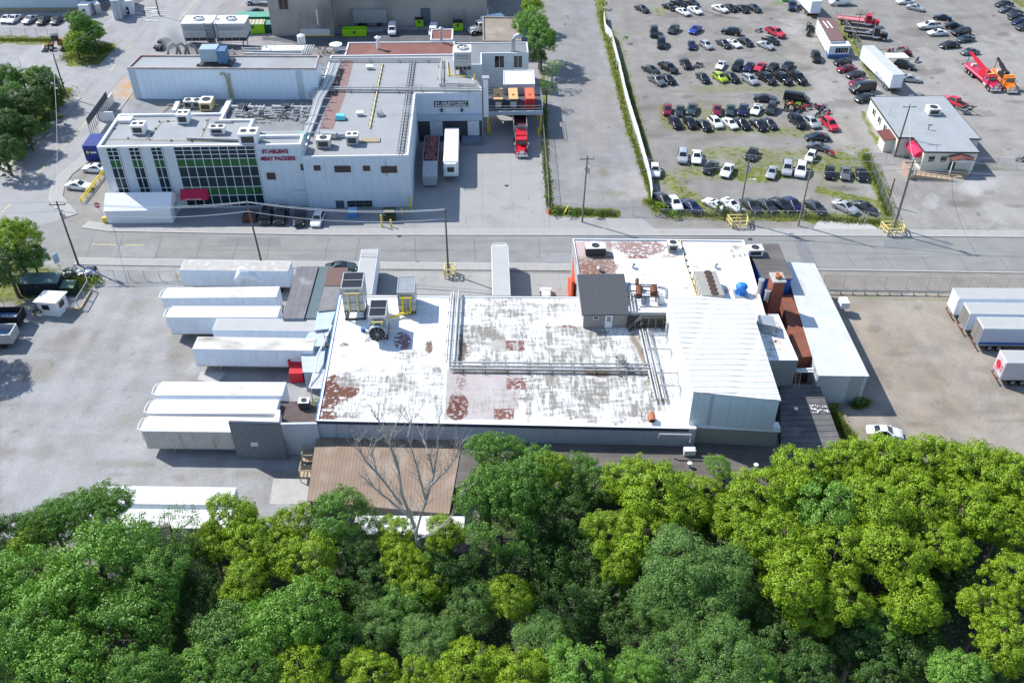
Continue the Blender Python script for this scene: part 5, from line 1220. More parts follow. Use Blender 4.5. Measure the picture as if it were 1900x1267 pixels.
put_trailer((180,977),(420,980),'white trailer, lower of two parked against the left trees',False,troof2,grp=gt,L=16.2,nose='b')
put_trailer((640,990),(860,992),'white trailer mostly hidden below the brown corrugated shed',False,troof2,grp=gt,L=12,nose='b')
def put_trailer_y(xl,xr,yfront,ylen,label,name='box_trailer',reefer=False,nosefar=True,roofm=troof5,side=tside,hgt=4.1,top=None):
    A = G(xl,yfront,hgt); Bq = G(xr,yfront,hgt); c = (A+Bq)/2
    t = make_trailer(name,ylen,hgt,reefer,side,roofm); t['label'] = label
    s = -1 if nosefar else 1
    t.location = (c.x,c.y+s*ylen/2,0); t.rotation_euler.z = math.pi/2 if nosefar else -math.pi/2
    return t
put_trailer_y(671,701.3,462.5,15.2,'white trailer backed to the plant beside the cooling towers',roofm=troof5)
put_trailer_y(911,943,455,16.0,'white trailer standing alone on the dock yard behind the plant',roofm=troof5,reefer=True)
grt = 'trailers in the right yard'
for (p,q_,lab,rd,rf,sd) in [((1780,554),(1900,554.5),'white trailer with white rear doors, farthest of the right group','w',troof5,tside),
                  ((1801,581.5),(1900,583),'white trailer with dark brown rear doors in the right group','d',troof5,tside),
                  ((1826,609),(1900,610),'white trailer with a blue lower rail and mesh rear door','m',troof5,mat('trailer_blue_white_side',(.45,.52,.62),.5,var=.04)),
                  ((1869,672.4),(1900,673),'trailer with a red round mark on its rear doors at the right edge','r',troof5,mat('trailer_pink_white_side',(.5,.49,.52),.5,var=.05))]:
    t = put_trailer(p,q_,lab,False,rf,sd,nose='b',grp=grt,L=16.2); 
    A,Bq = seg(p,q_,4.1); d = (Bq-A).normalized(); n = Vector((-d.y,d.x,0)); c = A+n*1.3+d*8.1; t.location = (c.x,c.y,0)
    for ch in t.children:
        if ch.name.startswith('rear_door') and rd in 'dm': mats_of(ch,mat('brown_grey_door',(.2,.19,.17),.7))
    if rd == 'r':
        e = MB().cyl((-8.18,.2,2.6),.62,-.02,20,axis='x'); e.build('round_mark',redm,t)
        MB().box(-8.2,-.9,2.0,-8.17,-.2,3.1).box(-8.2,.2,1.5,-8.17,1.0,1.9).build('red_mark_stripe',mat('pale_red',(.6,.2,.22),.6),t)
    if rd == 'm': MB().box(-8.1,-1.325,1.2,8.1,-1.31,1.65).build('blue_stripe',bluem,t)
t = put_trailer((1645,140),(1645,140),'long white box trailer in the middle of the tow yard',False,mat('trailer_cool_grey_roof',(.46,.48,.5),.6,var=.05),L=16,grp=None,nose='a')
t.location = ((84.0+86.65+84.87+88.22)/4,(200.63+184.6)/2,0); t.rotation_euler.z = math.radians(90+4.5)
put_trailer((1485,2),(1500,3),'white container trailer at the top edge of the car lot',False,troof2,L=10)
t = [o for o in bpy.data.objects if o.get('label') == 'white container trailer at the top edge of the car lot'][0]
g = G(1514,3,4.1); t.location = (g.x,g.y+5,0); t.rotation_euler.z = math.radians(94)

# ---- dump trailer full of scraps and the white trailer at the docks
dt = thing('open_dump_trailer','open grey dump trailer heaped with meat scraps at the dock','trailer',(0,0,0))
gA = G(785,300,3.6); gB = G(811,253,3.6)
ya,yb = 151.6,161.6; xc = (G(784.5,300,3.4).x+G(811.5,300,3.4).x)/2; OFF[dt.name] = Vector((xc,ya,0)); dt.location = (xc,ya,0)
dm = MB()
for s in (-1,1): dm.box(xc+s*1.32-.06,ya,1.1,xc+s*1.32+.06,yb,3.3)
dm.box(xc-1.26,yb-.12,1.1,xc+1.26,yb,3.3).box(xc-1.26,ya,1.1,xc+1.26,ya+.12,3.0).box(xc-1.26,ya+.12,1.0,xc+1.26,yb-.12,1.5); dm.build('tub',steel,dt)
hp = MB()
for i in range(420):
    x = random.uniform(-1.15,1.15); y = random.uniform(.4,9.6); z = 2.75+.45*(1-(x/1.25)**2)+random.uniform(-.1,.15)
    hp.cbox((xc+x,ya+y,z),(random.uniform(.2,.7),random.uniform(.12,.3),random.uniform(.1,.25)),random.uniform(0,3),random.uniform(-.5,.5),random.uniform(-.5,.5))
hp.box(xc-1.25,ya+.13,1.5,xc+1.25,yb-.13,2.8)
hp.build('scrap_heap',mat('meat_scraps',(.24,.07,.075),.6,var=.5,sc=2.5,fine=.2,dirt=(.5,.33,.32),dirtamt=.5,dirtsc=3),dt)
# front part : tarp bonnet and grey nose
nm_ = MB(); nm_.prism([(xc-1.3,ya-3.6),(xc+1.3,ya-3.6),(xc+1.3,ya-.05),(xc-1.3,ya-.05)],1.3,[2.2,2.2,3.3,3.3]); nm_.build('tailgate_tarp',mat('grey_tarp',(.42,.44,.46),.6,var=.2,sc=2),dt)
MB().box(xc-1.25,ya-3.9,.5,xc+1.25,ya-3.62,2.1).build('tail_panel',galv,dt)
for y in (ya-2.4,ya-1.1):
    for s in (-1,1): MB().cyl((xc+s*.75,y,.52),.52,s*.5,16,axis='x').build('wheel',tyre,dt,smooth=True)
t = put_trailer_y(824,851,232,13.2,'white reefer trailer backed in under the black name board',reefer=True,nosefar=False,roofm=troof2)
A_ = G(822,303,4.1); B__ = G(849.5,303,4.1); t.location = ((A_.x+B__.x)/2,A_.y+.55+6.6,0); t.rotation_euler.z = -math.pi/2
# ---- generic cab-over-bonnet lorry cab (x forward)
def cab(par,col,x0,big=True,z0=.95):
    c = col
    MB().hexa([(x0-1.5,-1.05,z0),(x0,-1.05,z0),(x0,1.05,z0),(x0-1.5,1.05,z0)],[(x0-1.5,-.98,z0+1.85),(x0-.25,-.98,z0+1.75),(x0-.25,.98,z0+1.75),(x0-1.5,.98,z0+1.85)]).build('cab',c,par)
    MB().hexa([(x0+.003,-.85,z0-.2),(x0+1.75,-.72,z0-.2),(x0+1.75,.72,z0-.2),(x0+.003,.85,z0-.2)],[(x0+.003,-.8,z0+.85),(x0+1.65,-.6,z0+.62),(x0+1.65,.6,z0+.62),(x0+.003,.8,z0+.85)]).build('bonnet',c,par)
    MB().quad((x0-.06,-.85,z0+.95),(x0-.06,.85,z0+.95),(x0-.21,.8,z0+1.62),(x0-.21,-.8,z0+1.62)).build('windscreen',glass,par)
    for s in (1,-1):
        MB().quad(*([(x0-.95,s*1.04,z0+1.0),(x0-.3,s*1.04,z0+1.0),(x0-.4,s*1.015,z0+1.55),(x0-.95,s*1.015,z0+1.55)][::-s])).build('side_window',glass,par)
        f = MB()
        for i in range(6):
            t0 = math.pi*i/6; t1 = math.pi*(i+1)/6; r = .72
            f.hexa([(x0+1.0-r*math.cos(t0),s*.85-.25,z0-.3+r*math.sin(t0)*.8-.06),(x0+1.0-r*math.cos(t1),s*.85-.25,z0-.3+r*math.sin(t1)*.8-.06),(x0+1.0-r*math.cos(t1),s*.85+.25,z0-.3+r*math.sin(t1)*.8-.06),(x0+1.0-r*math.cos(t0),s*.85+.25,z0-.3+r*math.sin(t0)*.8-.06)],
                   [(x0+1.0-r*math.cos(t0),s*.85-.25,z0-.3+r*math.sin(t0)*.8),(x0+1.0-r*math.cos(t1),s*.85-.25,z0-.3+r*math.sin(t1)*.8),(x0+1.0-r*math.cos(t1),s*.85+.25,z0-.3+r*math.sin(t1)*.8),(x0+1.0-r*math.cos(t0),s*.85+.25,z0-.3+r*math.sin(t0)*.8)])
        f.build('mudguard',c,par)
        MB().cbox((x0+1.72,s*.82,z0),(.12,.3,.22)).build('headlight',headl,par)
        MB().cyl((x0-1.6,s*1.05,.9),.09,2.6,10).build('exhaust_stack',chrome,par)
        MB().cyl((x0-.9,s*1.0-.3*(s > 0)*0,.75),.3,.01,12,axis='x').cyl((x0-1.4,s*1.0,.72),.3,1.2,14,axis='x').build('fuel_tank',chrome,par)
        MB().cbox((x0+.1,s*1.3,z0+1.2),(.12,.2,.5)).build('mirror',chrome,par)
    MB().box(x0+1.68,-.45,z0-.2,x0+1.8,.45,z0+.58).build('grille',chrome,par)
    MB().box(x0+1.75,-1.15,.42,x0+2.05,1.15,.78).build('bumper',chrome,par)
# red tractor under the platform
rt_ = thing('red_tractor_lorry','bright red bonneted tractor lorry with a trailer under the steel platform','lorry')
cab(rt_,redm,0); MB().hexa([(-3.3,-1.1,.95),(-1.52,-1.1,.95),(-1.52,1.1,.95),(-3.3,1.1,.95)],[(-3.3,-1.05,3.5),(-1.52,-1.0,3.1),(-1.52,1.0,3.1),(-3.3,1.05,3.5)]).build('sleeper',redm,rt_)
MB().box(-1.45,-1.0,2.85,.1,1.0,2.95).build('sun_visor',redm,rt_); MB().box(-6.6,-.45,.7,-3.3,.45,.95).build('frame',darkm,rt_)
wheels(rt_,(1.0,),1.15,.52,False); wheels(rt_,(-4.6,-5.9),1.2)
g = G(968,283,1); rt_.location = (g.x,g.y+1.4,0); rt_.rotation_euler.z = -math.pi/2
tb = thing('open_bulk_trailer','open topped silver bulk trailer behind the red tractor lorry','trailer',(g.x,g.y+5.9,0)); X_ = g.x; Y_ = g.y+5.5
m_ = MB()
for s in (-1,1): m_.box(X_+s*1.25-.05,Y_,1.2,X_+s*1.25+.05,Y_+11,3.6)
m_.box(X_-1.2,Y_,1.2,X_+1.2,Y_+.1,3.7).box(X_-1.2,Y_+10.9,1.2,X_+1.2,Y_+11,3.6).box(X_-1.2,Y_+.1,1.2,X_+1.2,Y_+10.9,1.4); m_.build('tub',galv,tb)
MB().box(X_-1.2,Y_+.1,1.4,X_+1.2,Y_+10.9,2.7).build('load',mat('dark_red_load',(.12,.03,.04),.8,var=.4,sc=2),tb)
for y in (Y_+8.2,Y_+9.5):
    for s in (-1,1): MB().cyl((X_+s*.75,y,.52),.52,s*.5,16,axis='x').build('wheel',tyre,tb,smooth=True)
# tow trucks
def heavy_tow(name,label,col,boom,loc,rz,L=9.5):
    t = thing(name,label,'tow truck'); cab(t,col,0)
    MB().box(-L,-1.2,1.0,-1.7,1.2,1.75).build('tool_body',col,t)
    MB().box(-L,-1.215,1.35,-1.9,-1.2,1.5).box(-L,1.2,1.35,-1.9,1.215,1.5).build('side_stripe',mat('pink_stripe',(.7,.45,.5),.5) if boom is redm else offwhite,t)
    MB().box(-4.6,-1.0,1.76,-2.2,1.0,2.3).box(-4.2,-.6,2.3,-2.6,.6,2.9).build('winch_turret',boom,t)
    b_ = MB(); b_.beam((-3.2,0,2.6),(-L*.85,0,3.3),.7,.55); b_.beam((-L*.85,0,3.3),(-L-.9,0,3.7),.45,.4); b_.build('boom',boom,t)
    MB().beam((-L-.9,0,3.7),(-L-1.0,0,1.0),.1).beam((-L-.1,-.5,1.2),(-L-1.5,-.5,.8),.18).beam((-L-.1,.5,1.2),(-L-1.5,.5,.8),.18).beam((-L-1.5,-1,.8),(-L-1.5,1,.8),.2).build('wheel_lift',darkm,t)
    MB().cyl((-L+1.6,-.5,1.9),.35,1.0,14,axis='y').build('winch_drum',offwhite,t)
    MB().box(-1.4,-.9,2.82,-.9,.9,2.95).build('light_bar',mat('amber',(.8,.35,.05),.4),t)
    wheels(t,(1.0,),1.15,.52,False); wheels(t,(-L+1.2,-L+2.5,-L+3.8) if L > 9 else (-L+1.5,-L+2.8),1.22)
    t.location = loc; t.rotation_euler.z = rz; return t
a = G(1800,122,1.2); b = G(1846,160,1.2); d = b-a
heavy_tow('heavy_tow_truck','big crimson heavy tow truck with a raised boom',mat('crimson_paint',(.5,.01,.07),.35,coat=.5,var=.02),redm,(b.x-d.normalized().x*1.2,b.y-d.normalized().y*1.2,0),math.atan2(d.y,d.x),10)
a = G(1842,125,1.2); b = G(1882,162,1.2)
heavy_tow('heavy_tow_truck','orange tow truck with a black boom beside the crimson one',CC['orange'],blackm,(b.x-.6,b.y+1.0,0),math.atan2(d.y,d.x)-.12,7.5)
def flatbed(label,col,bed,p_rear,p_front):
    a = G(*p_rear,1.2); b = G(*p_front,1.2); d = (b-a).normalized(); L = (b-a).length-2.0
    t = thing('flatbed_truck',label,'tow truck'); cab(t,col,0)
    MB().box(-L,-1.25,1.15,-1.8,1.25,1.35).box(-L,-1.27,1.36,-1.8,-1.15,1.5).box(-L,1.15,1.36,-1.8,1.27,1.5).build('flat_bed',bed,t)
    MB().box(-L+.5,-.4,.7,-1.7,.4,1.14).build('frame',darkm,t)
    MB().box(-1.95,-1.2,1.36,-1.82,1.2,2.4).build('headboard',bed if bed is not MC.get('x') else steel,t)
    wheels(t,(1.0,),1.15,.52,False); wheels(t,(-L+1.6,-L+2.9),1.22)
    t.location = (b.x-d.x*2.0,b.y-d.y*2.0,0); t.rotation_euler.z = math.atan2(d.y,d.x); return t
flatbed('red flatbed tow truck with a long pink-red deck',redm,mat('pink_red_deck',(.55,.2,.22),.6,var=.08),(1553,33),(1634,42))
flatbed('black flatbed truck with a white side rail below the red one',CC['black'],mat('black_deck',(.02,.02,.022),.7),(1566,56),(1650,66))
tt = [o for o in bpy.data.objects if o.get('label','').startswith('black flatbed')][0]
wf = MB().beam((-8,-1.3,1.55),(-2.2,-1.3,1.6),.08,.2).beam((-3.4,-1.3,1.6),(-1.9,-1.3,2.5),.08,.3).build('white_rail',white,tt)
# wrecked red pickup with a crane arm behind the office
o = put_vehicle('pickup','red',(0,0,0),0,'red wrecker pickup half hidden behind the cream office','tow truck')
a = G(*z6a(1240,880),1); o.location = (a.x+1.0,a.y-.3,0); o.rotation_euler.z = R(118)
jb = thing('wrecker_boom','tangled black wrecker boom behind the red pickup at the office','crane',(*G(*z6a(1380,990),0)[:2],0)); g = G(*z6a(1375,985),0)
k_ = MB()
for i in range(9): k_.beam((g.x+random.uniform(-1.6,1.2),g.y+random.uniform(-1.8,1.8),random.uniform(.2,1.5)),(g.x+random.uniform(-1.2,1.6),g.y+random.uniform(-2,2),random.uniform(.2,2)),.18)
k_.build('arm',darkm,jb); MB().box(g.x-1,g.y-1.5,.1,g.x+.6,g.y+1.2,.5).build('base',steel,jb)
# white trucks behind the factory
def small_truck(label,p,rz,colr='white',box=True):
    t = thing('white_truck',label,'truck'); cab(t,CC[colr],0)
    if box: MB().box(-7,-1.2,1.0,-1.75,1.2,3.4).build('cargo_box',tside,t)
    wheels(t,(1.0,),1.1,.48,False); wheels(t,(-5,),1.15,.48)
    g = G(*p,0); t.location = (g.x,g.y,0); t.rotation_euler.z = rz; return t
small_truck('white bonneted truck beside the low brown building',(884,62),R(205))
small_truck('white truck at the top beside the black sedan',(472,8),R(182))
small_truck('white truck cab behind the first white bonneted truck',(893,38),R(200),box=False)
# dump trucks at the left edge
def dump(label,a,b,colr,inner):
    A = G(*a,2.4); Bq = G(*b,2.4); t = thing('dump_body',label,'dump truck',(Bq.x,Bq.y,0)); y0 = A.y-1.3; y1 = y0+2.6; x0 = Bq.x-7.5; x1 = Bq.x
    m = MB(); m.box(x0,y0,.9,x1,y0+.12,2.5).box(x0,y1-.12,.9,x1,y1,2.5).box(x1-.12,y0+.121,.9,x1,y1-.121,2.5).box(x0,y0+.121,.9,x0+.12,y1-.121,2.5)
    for i in range(6): m.box(x0+.6+i*1.2,y0-.08,.9,x0+.75+i*1.2,y0-.001,2.5)
    m.build('tub',colr,t); MB().box(x0+.13,y0+.13,.9,x1-.13,y1-.13,1.5).build('bed_floor',inner,t)
    for x in (x1-1.5,x1-2.8):
        for s in (y0+.02,y1-.3): MB().cyl((x,s,.5),.5,.3,16,axis='y').build('wheel',tyre,t,smooth=True)
dump('black open dump body with a blue interior at the left edge',(10,580),(37,580),blackm,mat('blue_bed_floor',(.16,.27,.42),.6))
dump('pale ribbed open dump body at the left edge',(5,612),(24,612),galv,MC['blue_bed_floor'])
# blue box truck by the factory corner
g = G(175,300); t = thing('blue_box_container','deep blue box container with a yellow round emblem at the factory corner','container',(g.x,g.y,0))
MB().box(g.x-1.4,g.y,.2,g.x+1.4,g.y+5,3.2).build('box',mat('deep_blue',(.01,.03,.2),.5),t); MB().cyl((g.x-.7,g.y-.001,1.9),.28,-.02,16,axis='y').build('round_emblem',yellow,t); MB().box(g.x-.2,g.y-.02,1.7,g.x+.9,g.y-.001,2.0).build('white_stripe',offwhite,t)
# wheel loader
g = G(106,90); ld = thing('wheel_loader','orange-brown wheel loader parked by the bushy trees','loader'); 
MB().box(-2.8,-.9,.8,-.4,.9,1.9).build('engine_hood',mat('loader_orange',(.35,.16,.05),.7),ld); cb_ = MB().box(-.9,-.75,1.91,.6,.75,3.2).build('cab',darkm,ld); MB().box(-.7,-.78,2.2,.5,-.75,3.0).box(-.7,.75,2.2,.5,.78,3.0).build('cab_window',glass,cb_)
MB().beam((.2,-.5,1.4),(2.6,-.5,.7),.25).beam((.2,.5,1.4),(2.6,.5,.7),.25).build('lift_arm',MC['loader_orange'],ld); MB().prism([(2.5,-1.3),(3.4,-1.3),(3.4,1.3),(2.5,1.3)],.15,[1.1,.3,.3,1.1]).build('bucket',steel,ld)
wheels(ld,(-1.8,1.2),1.15,.7,False); ld.location = (g.x,g.y,0); ld.rotation_euler.z = R(200)
# ---- motorcycles
MOTO = []
def make_moto(col):
    t = thing('motorcycle','','motorcycle')
    for x in (-.7,.7): MB().tube([(x+.3*math.cos(a_*math.pi/5),0,.32+.3*math.sin(a_*math.pi/5)) for a_ in range(11)],.07,5,False).cyl((x,-.04,.32),.12,.08,8,axis='y').build('wheel',tyre,t)
    MB().beam((-.6,0,.4),(.1,0,.65),.18,.3).beam((.1,0,.65),(.6,0,.95),.12).beam((.7,0,.32),(.5,0,1.0),.1).cbox((0,0,.42),(.45,.3,.35)).build('frame',steel,t)
    MB().cbox((.15,0,.82),(.55,.28,.26),ry=-.1).cbox((.55,0,.85),(.3,.32,.35),ry=.3).cbox((-.65,0,.8),(.35,.2,.12),ry=.25).build('fairing',col,t)
    MB().cbox((-.35,0,.8),(.6,.26,.1),ry=.1).build('seat',blackm,t); MB().beam((.42,-.38,1.02),(.42,.38,1.02),.05).build('handlebar',darkm,t)
    return t
mk_ = [make_moto(c) for c in (redm,blackm,bluem,mat('moto_lime',(.25,.55,.02),.4),mat('moto_yellow',(.7,.5,.02),.4),chrome)]
mu = set()
def put_moto(i,px_,py_,label,grp):
    s = mk_[i]
    if i in mu: s = copy_tree(s)
    mu.add(i); g = G(px_,py_,.3); s.location = (g.x,g.y,0); s.rotation_euler = (random.uniform(-.12,.12),0,random.uniform(0,6.28)); s['label'] = label; s['group'] = grp; s.scale = (1.0,)*3
cn = ['red','black','blue','lime green','yellow','chrome']
for gi,(n_,x0,y0,x1,y1,lab,grp) in enumerate([(26,1457,196,1536,216,'packed in the colourful heap between the car rows','motorcycles heaped in the lot'),(10,1496,46,1518,66,'in the dark pile beside the portable office','motorcycles beside the portable office'),(12,1640,92,1688,103,'in the line above the long white trailer','motorcycles above the long trailer')]):
    for i in range(n_):
        ci = random.choice([0,1,1,1,1,3,4,5,5] if gi == 0 else ([1,1,1,5] if gi == 1 else [1,1,0,5]))
        t_ = random.random(); put_moto(ci,x0+(x1-x0)*t_,y0+(y1-y0)*random.random()*(1 if gi else .75)+((t_-.3)*6 if gi == 0 else 0),f'{cn[ci]} motorcycle {lab}',grp)
put_moto(2,1701,113,'blue motorcycle parked alone near the black canopy SUV','single motorcycles'); put_moto(0,1541,287,'pinkish motorcycle lying beside the grass patch','single motorcycles'); put_moto(5,1894,296,'white motorcycle at the right edge by the gate','single motorcycles')
put_moto(1,1297,122,'black motorcycle wreck between the car rows','single motorcycles'); put_moto(5,1408,57,'silver motorcycle beside the red pickup','single motorcycles')
# ---- bins
def skip(label,a,b,z,dep,col,lid=None,name='dumpster',grp='lime green dumpsters',open_=False):
    A = G(*a); Bq = G(*b); t = thing(name,label,'dumpster',(A.x,A.y,0),grp); x0,x1,y0 = A.x,Bq.x,A.y
    m = MB()
    if open_:
        m.box(x0,y0,.1,x1,y0+.1,z).box(x0,y0+dep-.1,.1,x1,y0+dep,z).box(x0,y0+.1,.1,x0+.1,y0+dep-.1,z).box(x1-.1,y0+.1,.1,x1,y0+dep-.1,z).box(x0+.1,y0+.1,.1,x1-.1,y0+dep-.1,z*.55)
    else: m.prism([(x0,y0),(x1,y0),(x1,y0+dep),(x0,y0+dep)],.1,[z*.88,z*.88,z,z])
    for i in range(max(2,int((x1-x0)/.8))):
        x = x0+(i+.5)*(x1-x0)/max(2,int((x1-x0)/.8)); m.box(x-.05,y0-.06,.1,x+.05,y0-.001,z*.86)
    m.build('body',col,t)
    if lid: MB().hexa([(x0-.05,y0-.05,z*.88+.01),(x1+.05,y0-.05,z*.88+.01),(x1+.05,y0+dep,z+.01),(x0-.05,y0+dep,z+.01)],[(x0-.05,y0-.05,z*.88+.08),(x1+.05,y0-.05,z*.88+.08),(x1+.05,y0+dep,z+.08),(x0-.05,y0+dep,z+.08)]).build('lid',lid,t)
    MB().box((x0+x1)/2-.25,y0-.09,z*.5,(x0+x1)/2+.25,y0-.065,z*.8).build('dark_label',darkm,t)
    return t
lime = mat('lime_green_paint',(.3,.62,.01),.5,var=.06)
dgreen = mat('dark_green_paint',(.01,.09,.07),.5,var=.08)
skip('large lime green container with a ribbed lid behind the cooling towers',(450,64),(492,63),2.6,2.4,lime,mat('tan_lid',(.45,.45,.3),.7,var=.1,seam=[('x',.9,.25,.6)]))
skip('dark green container with a pale green roof behind the lime container',(440,50),(508,50),2.6,2.6,dgreen,mat('green_lid',(.1,.33,.25),.6),grp='dark green containers')
skip('dark green bin right of the lime container',(493,62),(508,62),2.3,2.2,dgreen,mat('teal_lid',(.08,.25,.22),.6),grp='dark green containers')
skip('open lime green skip full of brown scrap behind the factory',(636,69),(680,68),1.7,2.2,lime,open_=True)
skip('small lime green dumpster with a black lid against the warehouse',(771,51),(786,50.5),2.0,1.6,lime,blackm)
skip('small lime green dumpster with a black lid by the warehouse doors',(841,58.5),(859,58),2.2,1.6,lime,blackm)
skip('bright green bin at the top edge beside the red truck',(1451,4),(1462,4),1.6,1.5,mat('bright_green',(.05,.5,.08),.5),grp='odd bins')
t = thing('grey_box_trailer','grey-green box trailer against the block warehouse','trailer',(*G(656,50)[:2],0)); A = G(657,51); Bq = G(719,49)
MB().box(A.x,A.y,1.0,Bq.x,A.y+2.6,4.0).build('box',mat('grey_green_panel',(.3,.33,.32),.6,seam=[('x',.5,.04,.2)],var=.06),t); MB().box(A.x-.05,A.y-.05,4.0,Bq.x+.05,A.y+2.65,4.1).build('roof',galv,t)
for x in (A.x+1.5,A.x+2.7,Bq.x-2):
    MB().cyl((x,A.y+.1,.5),.5,.4,16,axis='y').build('wheel',tyre,t)
# dark green containers at the yard gate
skip('long dark green container with a pale roof in the fenced corner',(40,549),(113,549),2.5,2.4,mat('blackish_green',(.008,.025,.03),.6),mat('faded_teal_lid',(.12,.2,.2),.6,var=.15),grp='dark green containers')
skip('short dark green bin right of the long dark green container',(116,550),(141,549),1.7,1.8,mat('moss_green',(.015,.04,.02),.6),mat('moss_lid',(.09,.16,.11),.6),grp='dark green containers')
# compactor, blue pallets, brown bin, dark dumpster at factory
g = G(548,708); cx0 = thing('red_compactor','bright red waste compactor beside the mouldy-roofed trailer','compactor',(g.x,g.y,0))
MB().prism([(g.x-.6,g.y-.3),(g.x+1.2,g.y-.3),(g.x+1.2,g.y+4.2),(g.x-.6,g.y+4.2)],.1,[1.7,1.7,2.6,2.6]).build('hopper',redm,cx0); MB().box(g.x-.9,g.y+1.4,1.2,g.x-.61,g.y+2.4,2.5).build('control_box',redm,cx0); MB().box(g.x-.3,g.y+2.8,2.45,g.x+.9,g.y+4.15,3.3).build('chute',redm,cx0)
g = G(655,405); t = thing('blue_crate_stack','stack of blue crates against the factory base','crates',(g.x,g.y,0))
MB().box(g.x-.8,g.y,.02,g.x+.75,g.y+1.2,1.0).build('lower_crate',mat('crate_blue',(.06,.22,.5),.5,var=.2,sc=3),t); MB().box(g.x-.75,g.y+.02,1.01,g.x+.7,g.y+1.18,1.5).build('upper_crate',mat('crate_blue_pale',(.2,.4,.6),.5,var=.2,sc=3),t)
g = G(723,412); t = thing('dark_dumpster','dark green dumpster between yellow bollards at the factory','dumpster',(g.x,g.y,0))
MB().prism([(g.x-1.0,g.y),(g.x+1.0,g.y),(g.x+1.0,g.y+1.8),(g.x-1.0,g.y+1.8)],.15,[1.3,1.3,1.8,1.8]).build('body',MC['moss_green'],t); MB().box(g.x-.9,g.y+.2,1.81,g.x+.9,g.y+1.0,1.9).build('lid',palewood,t)
g = G(463,414); t = thing('brown_bin','low brown slatted bin beside the leftmost black SUV','bin',(g.x,g.y,0))
m = MB(); m.box(g.x-1.1,g.y,.02,g.x+1.1,g.y+2.6,1.1)
for i in range(8): m.box(g.x-1.1+.28*i,g.y-.05,.02,g.x-.95+.28*i,g.y-.001,1.15)
m.build('body',mat('brown_slats',(.11,.06,.05),.8,var=.15),t)
# ------------------------------------------------------------------ roof-top machinery
def hvac(name,label,c,z,sx,sy,h,fans=1,grp=None,body=None,rz=0.0,dark=False):
    t = thing(name,label,'air conditioner',(c[0],c[1],z),grp); x,y = c[0],c[1]
    b = body or galv
    MB().cbox((x,y,z+h/2+.12),(sx,sy,h),rz).build('housing',b,t)
    MB().cbox((x,y,z+h+.14),(sx+.08,sy+.08,.05),rz).build('top_panel',offwhite if not dark else galv,t)
    MB().cbox((x,y,z+.07),(sx*.9,sy*.9,.12),rz).build('base',darkm,t)
    MB().cbox((x,y-sy/2-.01,z+.12+h*.5),(sx*.7,.04,h*.6),rz).build('grille',darkm,t)
    for i in range(fans):
        fx0 = x+(i-(fans-1)/2)*sx/fans
        MB().cone_ring((fx0,y,z+h+.16),min(sx/fans,sy)*.3,min(sx/fans,sy)*.36,.08,18).build('fan_guard',darkm,t); MB().cyl((fx0,y,z+h+.165),min(sx/fans,sy)*.3,.02,16).build('fan',darkm,t)
    return t
# cooling towers on the white roof
def ctower(label,pts4,zt,zb,base,dark=True,yellowpipes=False):
    q = zp(pts4,zt); t = thing('cooling_tower',label,'cooling tower',(q[0][0],q[0][1],RZ),'cooling towers on the white roof')
    x0 = (q[0][0]+q[3][0])/2; x1 = (q[1][0]+q[2][0])/2; y0 = (q[0][1]+q[1][1])/2; y1 = (q[2][1]+q[3][1])/2
    gv = mat('tower_galv',(.36,.4,.42),.45,.4,var=.12,sc=1)
    MB().box(x0+.05,y0+.05,zb,x1-.05,y1-.05,zt-.35).build('casing',gv,t)
    ring(MB(),[(x0,y0),(x1,y0),(x1,y1),(x0,y1)],.14,zt-.36,zt).build('rim',galv,t)
    if dark:
        MB().box(x0+.15,y0+.15,zt-.3,x1-.15,y1-.15,zt-.06).build('intake_louvre',mat('black_louvre',(.006,.009,.016),.5,var=.05),t)
        MB().beam((x0+.1,(y0+y1)/2,zt-.02),(x1-.1,(y0+y1)/2,zt-.02),.12,.06).build('divider',galv,t)
    else: MB().box(x0+.15,y0+.15,zt-.3,x1-.15,y1-.15,zt-.06).build('top_cover',mat('grey_mesh_cover',(.27,.3,.32),.6,.3,var=.12,sc=1,seam=[('x',.9,.04,.4),('y',1.1,.04,.4)]),t)
    lg = MB()
    for x in (x0+.2,x1-.2):
        for y in (y0+.2,y1-.2): lg.beam((x,y,base),(x,y,zb+.05),.16)
    lg.beam((x0+.1,y0+.2,zb-.25),(x1-.1,y0+.2,zb-.25),.16).beam((x0+.2,y0+.2,base+.15),(x0+.2,y1-.2,base+.15),.2).beam((x1-.2,y0+.2,base+.15),(x1-.2,y1-.2,base+.15),.2).beam((x0,y0+.2,base+.15),(x1,y0+.2,base+.15),.2)
    lg.build('support_frame',darkm,t)
    sm = MB()
    for k in (.33,.66): sm.beam((x0-.01,y0,zb+(zt-zb)*k),(x1+.01,y0,zb+(zt-zb)*k),.09)
    sm.build('casing_rib',galv,t)
    pm = yellow if yellowpipes else paleyel; pp = MB()
    pp.tube([(x0+.4,y0-.35,zt-.7),(x1-.4,y0-.35,zt-.7)],.14,8)
    for f in (.3,.72): pp.tube([(x0+(x1-x0)*f,y0-.35,zt-.7),(x0+(x1-x0)*f,y0-.35,zb+.2),(x0+(x1-x0)*f,y0+.1,zb+.2)],.12,8)
    if not dark or yellowpipes: pp.tube([(x0+.2,y0-.5,base+.5),(x1-.6,y0-.5,base+.9)],.2,8).tube([(x0-1.2,y0-1.2,base+.5),(x0+.5,y0-.5,base+.5)],.16,8)
    pp.build('water_pipe',pm,t)
    rl = MB(); 
    for x in (x0+.2,x1-.2,(x0+x1)/2): rl.beam((x,y0-.55,zb-.1),(x,y0-.55,zb+1.1),.05)
    rl.beam((x0+.2,y0-.55,zb+1.1),(x1+1.2,y0-.55,zb+1.1),.05).build('handrail',paleyel,t)
    return t,(x0,y0,x1,y1)
